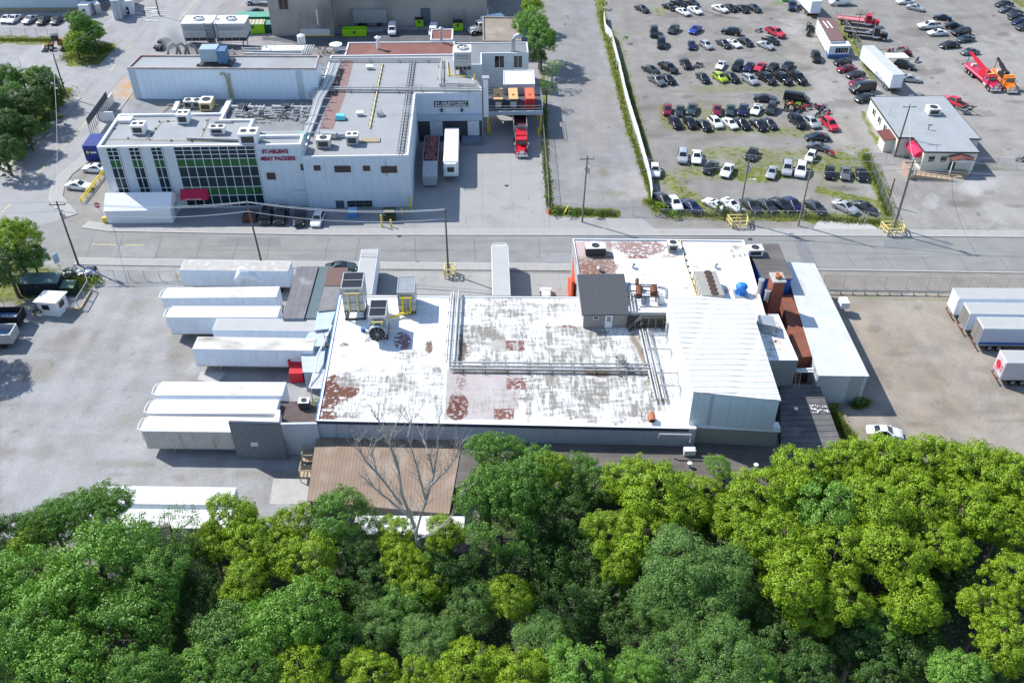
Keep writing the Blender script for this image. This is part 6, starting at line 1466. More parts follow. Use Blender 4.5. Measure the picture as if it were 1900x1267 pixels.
ctower('tallest cooling tower with a black louvred top at the back left of the white roof',[(631.7,534.4),(671.6,534.4),(677,505.4),(637,504.5)],10.8,7.0,RZ)
t,bx = ctower('cooling tower with a black louvred top and a big round fan in front',[(683,587),(716,587),(719.7,556),(687,556)],9.3,6.2,RZ)
x0,y0,x1,y1 = bx
MB().cyl((x0+1.1,y0+.5,7.0),1.12,1.7,28,r2=1.1,axis=Vector((0,-.9,.1))).build('fan_duct',mat('blue_grey_duct',(.3,.4,.48),.5,.3,var=.06),t,smooth=True)
fp = Vector((x0+1.1,y0+.5,7.0))+Vector((0,-.9,.1))*1.72
MB().cyl(fp,1.06,.02,28,axis=Vector((0,-.9,.1))).build('fan_opening',blackm,t)
fb = MB(); nn = Vector((0,-.9,.1)).normalized(); ax_ = Vector((1,0,0)); ay_ = nn.cross(ax_)
for i in range(10):
    a = i*math.pi/5; dd_ = ax_*math.cos(a)+ay_*math.sin(a); fb.beam(fp+nn*.05+dd_*.12,fp+nn*.05+dd_*1.0,.14,.03)
fb.cyl(fp+nn*.03,.14,.1,10,axis=nn).build('fan_blades',steel,t)
ctower('shorter cooling tower with a grey mesh top and bright yellow pipes',[(736,542.6),(768.8,542.6),(771.5,512.7),(738.8,512.7)],9.1,5.9,RZ,dark=False,yellowpipes=True)
g = G(674,615,RZ); t = thing('blue_drum','small blue drum beside the fan cooling tower','drum',(g.x,g.y,RZ)); MB().cyl((g.x,g.y,RZ),.3,.6,14).build('body',bluem,t); MB().cyl((g.x,g.y,RZ+.6),.31,.04,14).build('lid',trimbl,t)
g = G(677,634,RZ+.1); t = thing('lying_ladder','metal ladder lying on the white roof beside the round fan','ladder',(g.x,g.y,RZ)); lm = MB(); a = G(676,634,RZ+.1); b = G(684,612,RZ+.5); dx = Vector((.5,.1,0))
lm.beam(a,b,.06).beam(a+dx,b+dx,.06)
for i in range(9): lm.beam(a.lerp(b,(i+.5)/9),a.lerp(b,(i+.5)/9)+dx,.05)
lm.build('rails_and_rungs',steel,t)
# pipe racks on the white roof
def pipe_rack(name,label,runs,z,n,sp_,r,m=pipem,support=2.6,grp=None,loc=None):
    """parallel pipes along a world polyline"""
    P_ = [Vector((p[0],p[1],0)) for p in runs]; t = thing(name,label,'pipes',(P_[0].x,P_[0].y,z),grp)
    for k in range(n):
        off = (k-(n-1)/2)*sp_; pts = []
        for i,p in enumerate(P_):
            d = (P_[min(i+1,len(P_)-1)]-P_[max(i-1,0)]).normalized(); nrm = Vector((-d.y,d.x,0)); pts.append((p.x+nrm.x*off,p.y+nrm.y*off,z+.55+(k % 2)*.22))
        MB().tube(pts,r*(1+.5*(k % 3 == 0)),8).build('pipe',m,t,smooth=True)
    s = MB(); 
    for a,b in zip(P_,P_[1:]):
        L_ = (b-a).length; d = (b-a).normalized(); nrm = Vector((-d.y,d.x,0))*(sp_*n/2+.1); k = max(1,int(L_/support))
        for i in range(k):
            c = a+d*(i+.5)*L_/k; s.beam((c.x-nrm.x,c.y-nrm.y,z+.4),(c.x+nrm.x,c.y+nrm.y,z+.4),.1).beam((c.x-nrm.x,c.y-nrm.y,z),(c.x-nrm.x,c.y-nrm.y,z+.9),.09).beam((c.x+nrm.x,c.y+nrm.y,z),(c.x+nrm.x,c.y+nrm.y,z+.9),.09)
    s.build('support',steel,t); return t
W_ = lambda a,b,z=RZ+.5: G(a,b,z)[:2]
pipe_rack('roof_pipe_rack','pipes running front to back across the left of the white roof',[W_(847,543),W_(838,672)],RZ,5,.34,.09)
pipe_rack('roof_pipe_rack','pipes running left to right across the middle of the white roof',[W_(834,678),W_(1206,682)],RZ,5,.34,.085)
pipe_rack('roof_pipe_rack','pipes running front to back beside the tall white bay',[W_(1196,612),W_(1226,742)],RZ,5,.34,.09)
for i,(a,b,c,d) in enumerate([(1200,617,1237,619),(1203,645,1245,647),(1217,690,1258,691),(1222,713,1262,715)]):
    t = thing('branch_pipes',f'thin branch pipes reaching the tall white bay, {["rearmost of the four","second from the back","third from the back","nearest the front"][i]}','pipes',(*W_(a,b),RZ),'branch pipes')
    A = G(a,b,RZ+.9); Bq = G(c,d,RZ+.9); m = MB()
    for k in range(3): m.tube([A+Vector((0,-.25*k,.1*k)),Bq+Vector((0,-.25*k,.1*k)),Bq+Vector((0,-.25*k,-.7))],.045,6)
    m.build('pipe',pipem,t); m = MB()
    for f in (.3,.65,.97):
        p = A.lerp(Bq,f); m.beam((p.x,p.y+.1,RZ),(p.x,p.y+.1,RZ+1.3),.05).beam((p.x,p.y-1.1,RZ),(p.x,p.y-1.1,RZ+1.0),.05).beam((p.x,p.y+.1,RZ+1.0),(p.x,p.y-1.1,RZ+1.0),.05)
    m.build('frame',steel,t)
t = thing('crossover_stair','small metal crossover stair over the middle roof pipes','stairs',(*W_(1155,690),RZ)); g = G(1155,698,RZ)
m = MB()
for i in range(6): m.box(g.x-.5,g.y+.22*i,RZ+.25*i+.05,g.x+.5,g.y+.22*i+.2,RZ+.25*i+.12); m.box(g.x-.5,g.y+3.6-.22*i,RZ+.25*i+.05,g.x+.5,g.y+3.8-.22*i,RZ+.25*i+.12)
m.box(g.x-.5,g.y+1.3,RZ+1.45,g.x+.5,g.y+2.5,RZ+1.52); m.build('treads',mat('grey_green_grating',(.28,.28,.25),.7,.2),t); m = MB()
for s in (-.52,.52): m.beam((g.x+s,g.y,RZ+.9),(g.x+s,g.y+1.3,RZ+2.4),.05).beam((g.x+s,g.y+1.3,RZ+2.4),(g.x+s,g.y+2.5,RZ+2.4),.05).beam((g.x+s,g.y+2.5,RZ+2.4),(g.x+s,g.y+3.8,RZ+.9),.05).beam((g.x+s,g.y+1.3,RZ+1.5),(g.x+s,g.y+1.3,RZ+2.4),.05).beam((g.x+s,g.y,RZ),(g.x+s,g.y,RZ+.9),.05).beam((g.x+s,g.y+3.8,RZ),(g.x+s,g.y+3.8,RZ+.9),.05)
m.build('handrail',galv,t)
# wooden stairs by the penthouse shed
g = G(1185,612,RZ); t = thing('wooden_stairs','grey wooden landing and stairs between the rooftop shed and the tall bay','stairs',(g.x,g.y,RZ)); m = MB()
m.box(g.x+.2,g.y+.2,RZ+1.5,g.x+3.2,g.y+1.8,RZ+1.6)
for i in range(7): m.box(g.x-1.4+.25*i,g.y-.4,RZ+.2*i,g.x-1.1+.25*i,g.y+1.2,RZ+.2*i+.07); m.box(g.x+4.6-.22*i,g.y-.1,RZ+.2*i,g.x+4.85-.22*i,g.y+1.2,RZ+.2*i+.07)
m.build('treads',mat('grey_deck_boards',(.15,.14,.12),.85,var=.15),t); m = MB()
for (a,b) in [((-1.4,-.4,1.0),(.2,-.1,2.5)),((.2,-.1,2.5),(3.2,-.1,2.5)),((3.2,-.1,2.5),(4.8,-.3,1.0)),((.2,1.8,2.5),(3.2,1.8,2.5)),((-1.4,1.2,1.0),(.2,1.5,2.5)),((-1.4,-.4,.6),(.2,-.1,2.1)),((.2,-.1,2.1),(3.2,-.1,2.1)),((3.2,-.1,2.1),(4.8,-.3,.6))]:
    m.beam((g.x+a[0],g.y+a[1],RZ+a[2]),(g.x+b[0],g.y+b[1],RZ+b[2]),.1)
for x,y,h in [(-1.4,-.4,1),(.2,-.1,2.5),(1.2,-.1,2.5),(2.2,-.1,2.5),(3.2,-.1,2.5),(4.8,-.3,1),(-.6,-.25,1.7),(4,-.2,1.7)]: m.beam((g.x+x,g.y+y,RZ),(g.x+x,g.y+y,RZ+h),.1)
m.build('railing',MC['grey_deck_boards'],t)
# dark clutter under the landing and machinery deck behind it
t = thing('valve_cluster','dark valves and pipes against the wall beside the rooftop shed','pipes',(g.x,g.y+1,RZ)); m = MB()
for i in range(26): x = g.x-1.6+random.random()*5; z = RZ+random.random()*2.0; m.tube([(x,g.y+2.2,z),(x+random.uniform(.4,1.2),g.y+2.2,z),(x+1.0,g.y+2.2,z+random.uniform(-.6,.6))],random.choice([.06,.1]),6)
m.build('pipe',darkm,t); MB().box(g.x-1.6,99.45,RZ+.05,g.x+5.2,99.62,RZ+1.9).build('wall_shade_panel',mat('wall_shade_colour',(.07,.065,.055),.8,var=.3,sc=2),t)  # panel added: shade on the annex wall put in as dark colour
t = thing('ammonia_skid','rusty tanks and frame on the roof beside the dark rooftop shed','tanks',(*G(1190,560,AZ)[:2],AZ)); 
zA2 = AZ+.2
def q6(a,b,z=AZ+.8): 
    p = zoom(1160,480,10.557)(a,b); return G(p[0],p[1],z)
m = MB()
for (a,b) in [((60,500),(620,510)),((90,630),(650,640)),((130,740),(660,745))]: m.beam(q6(*a,AZ+1.2),q6(*b,AZ+1.2),.12)
for a in [(60,500),(90,630),(130,740),(620,510),(650,640),(660,745),(350,505),(400,740)]: p = q6(*a,AZ+1.2); m.beam(p,(p.x,p.y,AZ),.1)
m.build('frame',darkm,t)
MB().tube([q6(270,740,AZ+1.1),q6(270,560,AZ+1.1)],.45,14).tube([q6(230,510,AZ+1.0),q6(235,400,AZ+1.3)],.26,12).tube([q6(560,700,AZ+1.0),q6(560,570,AZ+1.0)],.5,14).build('rusty_tank',rust,t,smooth=True)
MB().tube([q6(640,550,AZ+1.4),q6(760,575,AZ+1.4),q6(815,620,AZ+1.3),q6(810,760,AZ+.6)],.22,10).build('pipe',galv,t,smooth=True)
MB().tube([q6(240,545,AZ+1.2),q6(600,545,AZ+1.2)],.14,8).tube([q6(620,520,AZ+1.3),q6(625,430,AZ+2.0),q6(580,415,AZ+2.0)],.06,6).build('pipe',steel,t)
MB().cbox(q6(690,820,AZ+.5),(.9,.8,.9)).build('pump_box',galv,t); m = MB()
for k in range(3): m.tube([q6(30+k*60,630,AZ+.35),q6(90+k*60,1040,AZ+.35)],.12,8)
m.build('pipe',pipem,t)
# things on the annex roof
g = G(1104,470,AZ); hvac('roof_ac_unit','dark wide roof unit on the rust-stained corner of the annex roof',g,AZ,2.9,1.6,1.2,1,'units on the annex roof',darkm)
g = G(1247,464,AZ); hvac('roof_ac_unit','small square roof unit at the back edge of the annex roof',g,AZ,1.5,1.4,1.2,1,'units on the annex roof')
g = G(1400,475,6.9); hvac('roof_ac_unit','white roof unit at the corner of the dark street wing',(g.x,g.y+.4),7.0,2.2,1.6,1.0,1,'units on the annex roof',white)
q = [G(1303,548,AZ+1.9),G(1346,550,AZ+1.9),G(1330,503,AZ+1.9),G(1303,503,AZ+1.9)]
t = thing('condenser_bank','long rusty condenser with a row of round fans on the annex roof','condenser',(q[0].x,q[0].y,AZ)); x0,x1,y0,y1 = q[0].x,q[0].x+3.0,q[0].y,q[3].y
gb = mat('stained_galv',(.36,.35,.32),.6,.2,var=.12,sc=1.5,dirt=(.25,.14,.08),dirtamt=.3,dirtsc=1.5)
MB().box(x0,y0,AZ+.5,x1,y1,AZ+1.9).build('housing',gb,t)
for i in range(6): MB().cyl((x0+1.75,y0+(i+.5)*(y1-y0)/6,AZ+1.9),.5,.14,16).build('fan',mat('rust_brown_fan',(.07,.045,.035),.8,var=.3,sc=3),t)
m = MB()
for i in range(5):
    y = y0+i*(y1-y0)/4; m.beam((x0-.05,y,AZ),(x0-.05,y,AZ+1.9),.1); m.beam((x1,y,AZ),(x1,y,AZ+.5),.1)
m.build('frame',paleyel,t)
g = G(1374,545,AZ); t = thing('tarped_vent','blue tarp tied over a round roof vent','vent',(g.x,g.y,AZ)); bmx = MB(); n_ = 28; rings = [(0,1.75,0),(.45,1.72,0),(.85,1.5,.03),(1.0,1.25,.06),(.8,.9,.1),(.72,.5,.12),(.95,.12,.25)]
bmx.v = [(g.x+.82*r_*math.cos(2*math.pi*j/n_)*(1+w__*math.sin(j*3.3)),g.y+.82*r_*math.sin(2*math.pi*j/n_)*(1+w__*math.cos(j*2.7)),AZ+z_) for r_,z_,w__ in rings for j in range(n_)]
bmx.f = [(i*n_+j,(i+1)*n_+j,(i+1)*n_+(j+1) % n_,i*n_+(j+1) % n_) for i in range(len(rings)-1) for j in range(n_)]
bmx.build('tarp',mat('blue_tarp',(.02,.2,.62),.5,var=.12,sc=2),t,smooth=True); MB().box(g.x-1.0,g.y-1.0,AZ+.01,g.x+1.0,g.y+.9,AZ+.14).build('curb',galv,t)
for a,b,lab in [(1174,497,'small mushroom vent near the middle of the annex roof'),(1327,497,'small mushroom vent behind the rusty condenser'),(1112,503,'tiny white vent on the gravel corner of the annex roof')]:
    g = G(a,b,AZ); t = thing('roof_vent',lab,'vent',(g.x,g.y,AZ),'small roof vents'); MB().cyl((g.x,g.y,AZ),.22,.6,12).build('pipe',galv,t); MB().cyl((g.x,g.y,AZ+.6),.4,.2,14,r2=.15).build('cap',galv,t)
t = thing('gas_line','thin yellow gas line running across the annex roof','pipe',(*W_(1262,447,AZ),AZ)); MB().tube([G(1262,446,AZ+.25),G(1272,490,AZ+.25),G(1292,549,AZ+.25)],.07,6).build('pipe',paleyel,t)
m = MB()
for i in range(9): p = G(1262,446,AZ).lerp(G(1292,549,AZ),(i+.5)/9); m.cbox((p.x,p.y,AZ+.1),(.35,.15,.18))
m.build('block',darkm,t)
g = G(1209,785,RZ); t = thing('rusty_duct_elbow','rusty round duct elbow on the front edge of the white roof','duct',(g.x,g.y,RZ)); MB().tube([(g.x,g.y+.9,RZ+.1),(g.x,g.y+.6,RZ+.8),(g.x,g.y-.2,RZ+.6)],[.42,.45,.42],14).build('elbow',mat('orange_rust',(.4,.15,.08),.8,var=.2),t,smooth=True); MB().cyl((g.x,g.y-.21,RZ+.6),.36,-.02,14,axis='y').build('opening',blackm,t)
def ladder(label,a,b,wd=.5,m_=steel):
    t = thing('ladder',label,'ladder',a); lm = MB(); a = Vector(a); b = Vector(b); dx = Vector((wd,0,0)); lm.beam(a,b,.06).beam(a+dx,b+dx,.06); n = int((b-a).length/.33)
    for i in range(n): lm.beam(a.lerp(b,(i+.5)/n),a.lerp(b,(i+.5)/n)+dx,.04)
    lm.build('rails_and_rungs',m_,t)
a = G(1188,822,2.5); ladder('steel ladder against the front wall of the white-roofed plant',a,(a.x,82.0,RZ+1.0))
a = G(1474,722,2.8); ladder('ladder up the small wall beside the metal roofed shed',(a.x,a.y,2.8),(a.x+.1,a.y+1.2,5.4),.6,galv)
t = thing('wall_duct','white horizontal duct along the base of the tall bay','duct',(*W_(1230,798,RZ),RZ)); A = G(1222,797,RZ+.2); Bq = G(1281,798,RZ+.2); MB().tube([A+Vector((0,-.7,-.6)),A+Vector((0,-.7,-.1)),Bq+Vector((0,-.7,-.1)),Bq+Vector((0,-.7,-1.3))],.14,8).build('pipe',pipem,t); p = Bq+Vector((-.7,-1.0,-1.9)); MB().box(p.x,p.y-.4,2.6,p.x+1.4,p.y+.4,3.4).build('box',white,t)
for a,b,lab in [(1279,863,'small round vent on the worn low roof, left one'),(1402,866,'small round vent on the worn low roof, right one'),(1476,762,'small white vent on the black seamed roof')]:
    g = G(a,b,2.8); t = thing('roof_vent',lab,'vent',(g.x,g.y,2.6),'low roof vents'); MB().cyl((g.x,g.y,2.5),.16,.6,12).build('pipe',galv,t); MB().cyl((g.x,g.y,3.1),.28,.12,12).build('cap',white,t)
t = thing('white_debris','crumpled white sheeting on the black seamed roof','debris',(*G(1520,760,2.8)[:2],2.8)); g = G(1521,760,2.82); m = MB()
for i in range(22): m.cbox((g.x+random.uniform(-1.1,1.1),g.y+random.uniform(-.7,.7)*1,2.9+random.random()*.1),(random.uniform(.1,.5),.12,.05),random.uniform(0,3),random.uniform(-.4,.4))
m.build('sheeting',white,t)
g = G(1468,665,5); t = thing('roof_plank','loose pale planks at the end of the brown roof','debris',(g.x,g.y,4.7)); A = G(1503,683,4.95); MB().cbox((A.x-.9,A.y-.3,5.05),(2.6,.3,.12),.05).cbox((A.x-.9,A.y-.8,5.08),(2.2,.25,.12),-.03).build('plank',offwhite,t)
# left annex clutter
g = G(566,755,3.2); t = hvac('roof_ac_unit','white topped unit on the low brown roof at the left front corner',g,3.2,1.3,1.0,1.0,1,'units on the annex roof',darkm)
t = thing('long_diagonal_pipe','long thin white pipe bending down the pale blue annex roofs','pipe',(*G(615,605,5)[:2],4.4)); MB().tube([G(616,604,5.2),G(588,662,4.4),G(584,690,3.9),G(574,720,3.3)],.12,8).build('pipe',white,t,smooth=True)
t = thing('stack_frame','slim dark exhaust with a frame on the pale blue annex roof','exhaust',(*G(606,640,4.2)[:2],4.2)); g = G(607,642,4.3); m = MB().cyl((g.x,g.y,4.2),.32,.4,12); m.beam((g.x-.3,g.y+.6,4.2),(g.x-.3,g.y+.6,6.6),.06).beam((g.x+.4,g.y+.6,4.2),(g.x+.4,g.y+.6,6.6),.06).beam((g.x-.3,g.y+.6,6.5),(g.x+.4,g.y+.6,6.5),.06).beam((g.x-.3,g.y+.6,5.4),(g.x+.4,g.y+.6,5.4),.06); m.build('frame',darkm,t)
t = thing('big_white_duct','fat white duct elbow rising beside the weathered trailer','duct',(*G(470,528,3)[:2],0)); g = G(463,531,1.0); MB().tube([(g.x-1.6,g.y,2.2),(g.x-.6,g.y,3.5),(g.x+.9,g.y,3.0),(g.x+2.6,g.y,1.6)],[1.0,1.05,.9,.5],16).build('duct',white,t,smooth=True)
# wooden steps left of the brown shed
for a,lab in [((578,856),'upper pale wooden landing beside the brown shed'),((574,884),'lower pale wooden landing beside the brown shed')]:
    g = G(*a,0); t = thing('wooden_landing',lab,'stairs',(g.x,g.y,0),'wooden landings'); m = MB().box(g.x-.9,g.y-1.0,.9,g.x+.6,g.y+1.0,1.0)
    for x in (-.85,.5):
        for y in (-.9,.9): m.beam((g.x+x,g.y+y,0),(g.x+x,g.y+y,2.0),.09)
    m.build('deck',palewood,t); MB().beam((g.x-.85,g.y-.9,2.0),(g.x-.85,g.y+.9,2.0),.09).beam((g.x-.85,g.y-.9,1.5),(g.x-.85,g.y+.9,1.5),.07).beam((g.x-.85,g.y-.9,2.0),(g.x+.5,g.y-.9,2.0),.09).build('railing',palewood,t)

# ---- factory roof
FZ = ZA-.4
for (a,b,wx,wy,h,f,lab) in [(260,246,2.2,2.0,1.5,2,'left front'),(343,226,2.0,2.2,1.6,2,'back centre'),(405,247,2.5,1.5,1.1,2,'right front'),(464,264,3.0,2.6,1.9,2,'tall white one beside the sign')]:
    g = G(a,b,FZ); hvac('roof_ac_unit',f'white air unit on the front office roof, {lab}',g,FZ,wx,wy,h,f,'units on the factory roof',white)
g = G(234,226,FZ); t = thing('roof_hatch','flat white hatch at the back left of the front office roof','hatch',(g.x,g.y,FZ)); MB().box(g.x-1.1,g.y-.7,FZ,g.x+1.1,g.y+.9,FZ+.5).build('curb',offwhite,t); MB().box(g.x-1.15,g.y-.75,FZ+.5,g.x+1.15,g.y+.95,FZ+.6).build('lid',white,t)
g = G(415,228,FZ); t = thing('roof_hatch','low grey skylight on the front office roof','skylight',(g.x,g.y,FZ)); MB().box(g.x-1.5,g.y-.3,FZ,g.x+1.5,g.y+.6,FZ+.3).build('curb',galv,t); MB().box(g.x-1.4,g.y-.2,FZ+.3,g.x+1.4,g.y+.5,FZ+.36).build('glazing',steel,t)
t = thing('dark_roof_duct','long dark duct lying along the front of the office roof','duct',(*G(350,258,FZ)[:2],FZ)); A = G(347,257,FZ+.3); Bq = G(452,260,FZ+.3); MB().tube([A,Bq],.3,10).build('pipe',steel,t,smooth=True)
t = thing('lightning_cable','thin pale conduit with small black stands around the office roof','conduit',(*G(200,258,FZ)[:2],FZ)); m = MB(); m.tube([G(195,258,FZ+.12),G(400,262,FZ+.12)],.05,5).tube([G(270,258,FZ+.12),G(300,226,FZ+.12),G(330,224,FZ+.12)],.05,5).tube([G(372,255,FZ+.12),G(388,218,FZ+.12)],.05,5); m.build('conduit',paleyel,t); m = MB()
for a,b in [(238,258),(278,260),(318,262),(356,263),(296,227),(312,226),(289,240),(282,250),(378,242),(384,225),(220,226),(213,240)]: p = G(a,b,FZ); m.cyl((p.x,p.y,FZ),.18,.22,8)
m.build('stand',darkm,t)
# equipment on the machine deck
D0 = 8.0
for (a,b,lab) in [(352,199,'left'),(368,199,'middle')]:
    g = G(a,b,D0); hvac('condenser',f'small condenser on the machine deck below the freezer wall, {lab} one',g,D0,1.5,1.6,1.3,1,'condensers on the machine deck',galv)
g = G(386,200,D0); hvac('condenser','larger yellow-framed condenser on the machine deck',(g.x,g.y),D0,2.2,3.2,1.5,1,'condensers on the machine deck',paleyel)
t = thing('white_box_duct','white rectangular duct crossing the machine deck','duct',(*G(415,205,D0)[:2],D0)); MB().beam(G(427,187,D0+.6),G(411,219,D0+.6),.9,.7).build('duct',offwhite,t)
t = thing('white_box_duct','short white duct on the left of the machine deck','duct',(*G(327,200,D0)[:2],D0)); MB().beam(G(331,190,D0+.5),G(323,208,D0+.5),.8,.6).build('duct',offwhite,t)
t = thing('yellow_gas_pipe','yellow gas pipe bending across the machine deck','pipe',(*G(360,196,D0)[:2],D0)); MB().tube([G(301,206,D0+.3),G(314,194,D0+.3),G(405,195,D0+.3)],.1,6).build('pipe',paleyel,t)
t = thing('goose_neck_pipe','tall bent pipes climbing the middle of the freezer wall','pipe',(*G(426,186,D0)[:2],D0)); g = G(428,186,D0); yw_ = 167.95
MB().tube([(g.x-1.0,yw_,13.0),(g.x-.3,yw_,13.2),(g.x,yw_,12.4),(g.x,yw_,D0+.4)],.22,8).tube([(g.x+.6,yw_,13.2),(g.x+.1+.4,yw_,12.2),(g.x+.55,yw_,D0+.4)],.14,8).build('pipe',mat('stained_pipe',(.42,.38,.25),.6,var=.2),t,smooth=True)
for k,(a,b,cx_,cz) in enumerate([(470,555,205,'left'),(550,600,205,'right')]):
    t = thing('compressor_skid',f'cluttered compressor skid with silver pipes, {cz} one on the machine deck','machinery',(*G((a+b)/2,208,D0)[:2],D0),'skids on the machine deck'); cx0_ = [(430,492),(505,575)][k]
    m = MB(); mm = MB()
    for i in range(64):
        p = G(random.uniform(*cx0_),random.uniform(198,215),D0+random.uniform(.2,1.4)); d = random.choice([(1,0,0),(0,1,0),(0,0,-1),(1,0,0)]); L_ = random.uniform(.5,2.2)
        (m if i % 3 else mm).tube([p,p+Vector(d)*L_],random.choice([.08,.12,.2]),7)
    m.build('pipe',pipem,t); mm.build('valve',steel,t); g = G(sum(cx0_)/2-8,208,D0); MB().cbox((g.x,g.y,D0+.8),(1.6,1.2,1.2)).build('motor',darkm,t)
    MB().tube([G(cx0_[0],198,D0+1.0),G(cx0_[1],200,D0+1.0)],.3,10).build('header',pipem,t,smooth=True)
# long pipe bundle between the freezer and the packing hall
t = thing('pipe_bridge','thick bundle of silver pipes running from the rear deck down to the sign wall','pipes',(-30,160,9),None); 
for k in range(6):
    o = k*.42; ln_ = [G(614+k*3.2,118,10.6),G(602+k*3.2,150,10.6),G(583+k*3.0,186,10.4),G(575+k*2.6,215,10.2),G(563+k*2.4,248,10.1)]
    MB().tube(ln_,.11+.05*(k % 3),7).build('pipe',pipem,t,smooth=True)
m = MB()
for i in range(10):
    f = i/9; p = G(612,118,10).lerp(G(561,250,10),f); m.beam((p.x-.5,p.y,10.35),(p.x+3.0,p.y,10.35),.14).beam((p.x-.5,p.y,8),(p.x-.5,p.y,10.4),.1).beam((p.x+3,p.y,9.7),(p.x+3,p.y,10.9),.1)
for i in range(46):
    f = random.random(); p = G(607,124,9.6).lerp(G(562,246,9.6),f)+Vector((random.uniform(-1.6,3.0),0,random.uniform(-.4,.7))); m.tube([p,p+Vector(random.choice([(1.0,0,0),(0,.9,0),(0,0,-.9)]))],random.choice([.07,.14,.2]),6)
m.build('brackets_and_valves',galv,t)
g = G(563,262,ZB_); t = thing('teal_tank','teal covered tank at the foot of the pipe bundle','tank',(g.x,g.y,ZB_)); MB().cyl((g.x-.1,g.y+.4,ZB_-.2),.8,1.4,14,r2=.6).build('tank',mat('teal_cover',(.22,.45,.45),.6,var=.15),t)
# the horizontal rack and the others on the packing hall roof
BZ = ZB_-.25
t = pipe_rack('factory_pipe_rack','silver pipe rack crossing the packing hall roof from left to right',[G(582,163,BZ+.6)[:2],G(893,166,BZ+.6)[:2]],BZ,3,.45,.12,support=4)
t = pipe_rack('factory_pipe_rack','grey cable tray running down the right of the packing hall roof',[G(766,113,BZ+.2)[:2],G(742,288,BZ+.2)[:2]],BZ-.3,2,.4,.07,m=steel,support=1.2)
t = pipe_rack('factory_pipe_rack','pale pipe loop along the back of the packing hall roof',[G(606,112,BZ+.3)[:2],G(820,112,BZ+.3)[:2],G(818,158,BZ+.3)[:2],G(885,160,BZ+.3)[:2]],BZ-.1,3,.35,.1,support=5)
t = pipe_rack('factory_pipe_rack','thin pale conduit with black stands down the packing hall roof',[G(710,118,BZ+.2)[:2],G(686,238,BZ+.2)[:2]],BZ-.35,1,.3,.07,m=paleyel,support=2)
t = thing('brown_walkway','long brown gravel strip beside the pipe bundle','walkway',(*G(625,190,BZ)[:2],BZ)); 
MB().flat(zp([(593,240),(618,240),(640,178),(656,114),(630,112),(610,178)],BZ+.02),BZ+.02).build('strip',mat('faded_brown_gravel',(.24,.155,.145),.9,var=.12),t)
for i,(a,b,lab) in enumerate([(686,129,'back left'),(668,215,'front centre')]):
    g = G(a,b,BZ); t = thing('roof_vent',f'small white hood on the packing hall roof, {lab}','vent',(g.x,g.y,BZ),'hoods on the packing hall'); MB().box(g.x-.5,g.y-.3,BZ,g.x+.5,g.y+.4,BZ+.5).build('curb',galv,t); MB().cbox((g.x,g.y,BZ+.65),(1.3,.8,.2),rx=.2).build('hood',white,t)
g = G(632,222,BZ); t = thing('cyan_tarp_unit','unit covered with a cyan tarp on the packing hall roof','unit',(g.x,g.y,BZ)); MB().hexa([(g.x-.9,g.y-.6,BZ),(g.x+.9,g.y-.6,BZ),(g.x+.9,g.y+.6,BZ),(g.x-.9,g.y+.6,BZ)],[(g.x-.7,g.y-.4,BZ+.95),(g.x+.75,g.y-.45,BZ+.8),(g.x+.7,g.y+.4,BZ+.9),(g.x-.7,g.y+.45,BZ+1.0)]).build('tarp',mat('cyan_tarp',(.16,.62,.72),.5,var=.1,sc=2),t); MB().box(g.x-.95,g.y-.65,BZ,g.x+.95,g.y+.65,BZ+.12).build('base',darkm,t)
g = G(602,272,BZ); hvac('roof_ac_unit','grey air unit at the front left of the packing hall roof',g,BZ,2.3,1.8,1.5,1,'units on the packing hall roof',galv)
g = G(655,266,BZ); hvac('roof_ac_unit','twin-fan air unit with a duct on the packing hall roof',g,BZ,2.0,1.8,1.6,2,'units on the packing hall roof',galv)
t = thing('sheet_metal_duct','shiny square duct between the two air units on the packing hall','duct',(*G(615,253,BZ)[:2],BZ)); MB().beam(G(600,250,BZ+.6),G(625,251,BZ+.6),.9,.9).beam(G(625,251,BZ+.5),G(640,250,BZ+.5),.6,.5).build('duct',galv,t)
g = G(688,262,BZ); t = thing('wooden_pallet','tan wooden walkway board on the packing hall roof','pallet',(g.x,g.y,BZ)); m = MB()
for i in range(5): m.box(g.x-1.6,g.y-.6+i*.3,BZ+.12,g.x+1.6,g.y-.36+i*.3,BZ+.2)
m.build('boards',palewood,t); MB().box(g.x-1.4,g.y-.6,BZ,g.x-1.2,g.y+.8,BZ+.12).box(g.x+1.2,g.y-.6,BZ,g.x+1.4,g.y+.8,BZ+.12).build('bearer',wood,t)
for a,b,lab in [(706,215,'grey slanted hood near the cable tray'),]:
    g = G(a,b,BZ); t = thing('slanted_hood',lab,'vent',(g.x,g.y,BZ)); MB().prism([(g.x-.6,g.y-.5),(g.x+.6,g.y-.5),(g.x+.6,g.y+.5),(g.x-.6,g.y+.5)],BZ,[BZ+.9,BZ+.5,BZ+.5,BZ+.9]).build('hood',galv,t); MB().cyl((g.x+.2,g.y,BZ+.5),.05,.9,6).build('rod',steel,t)
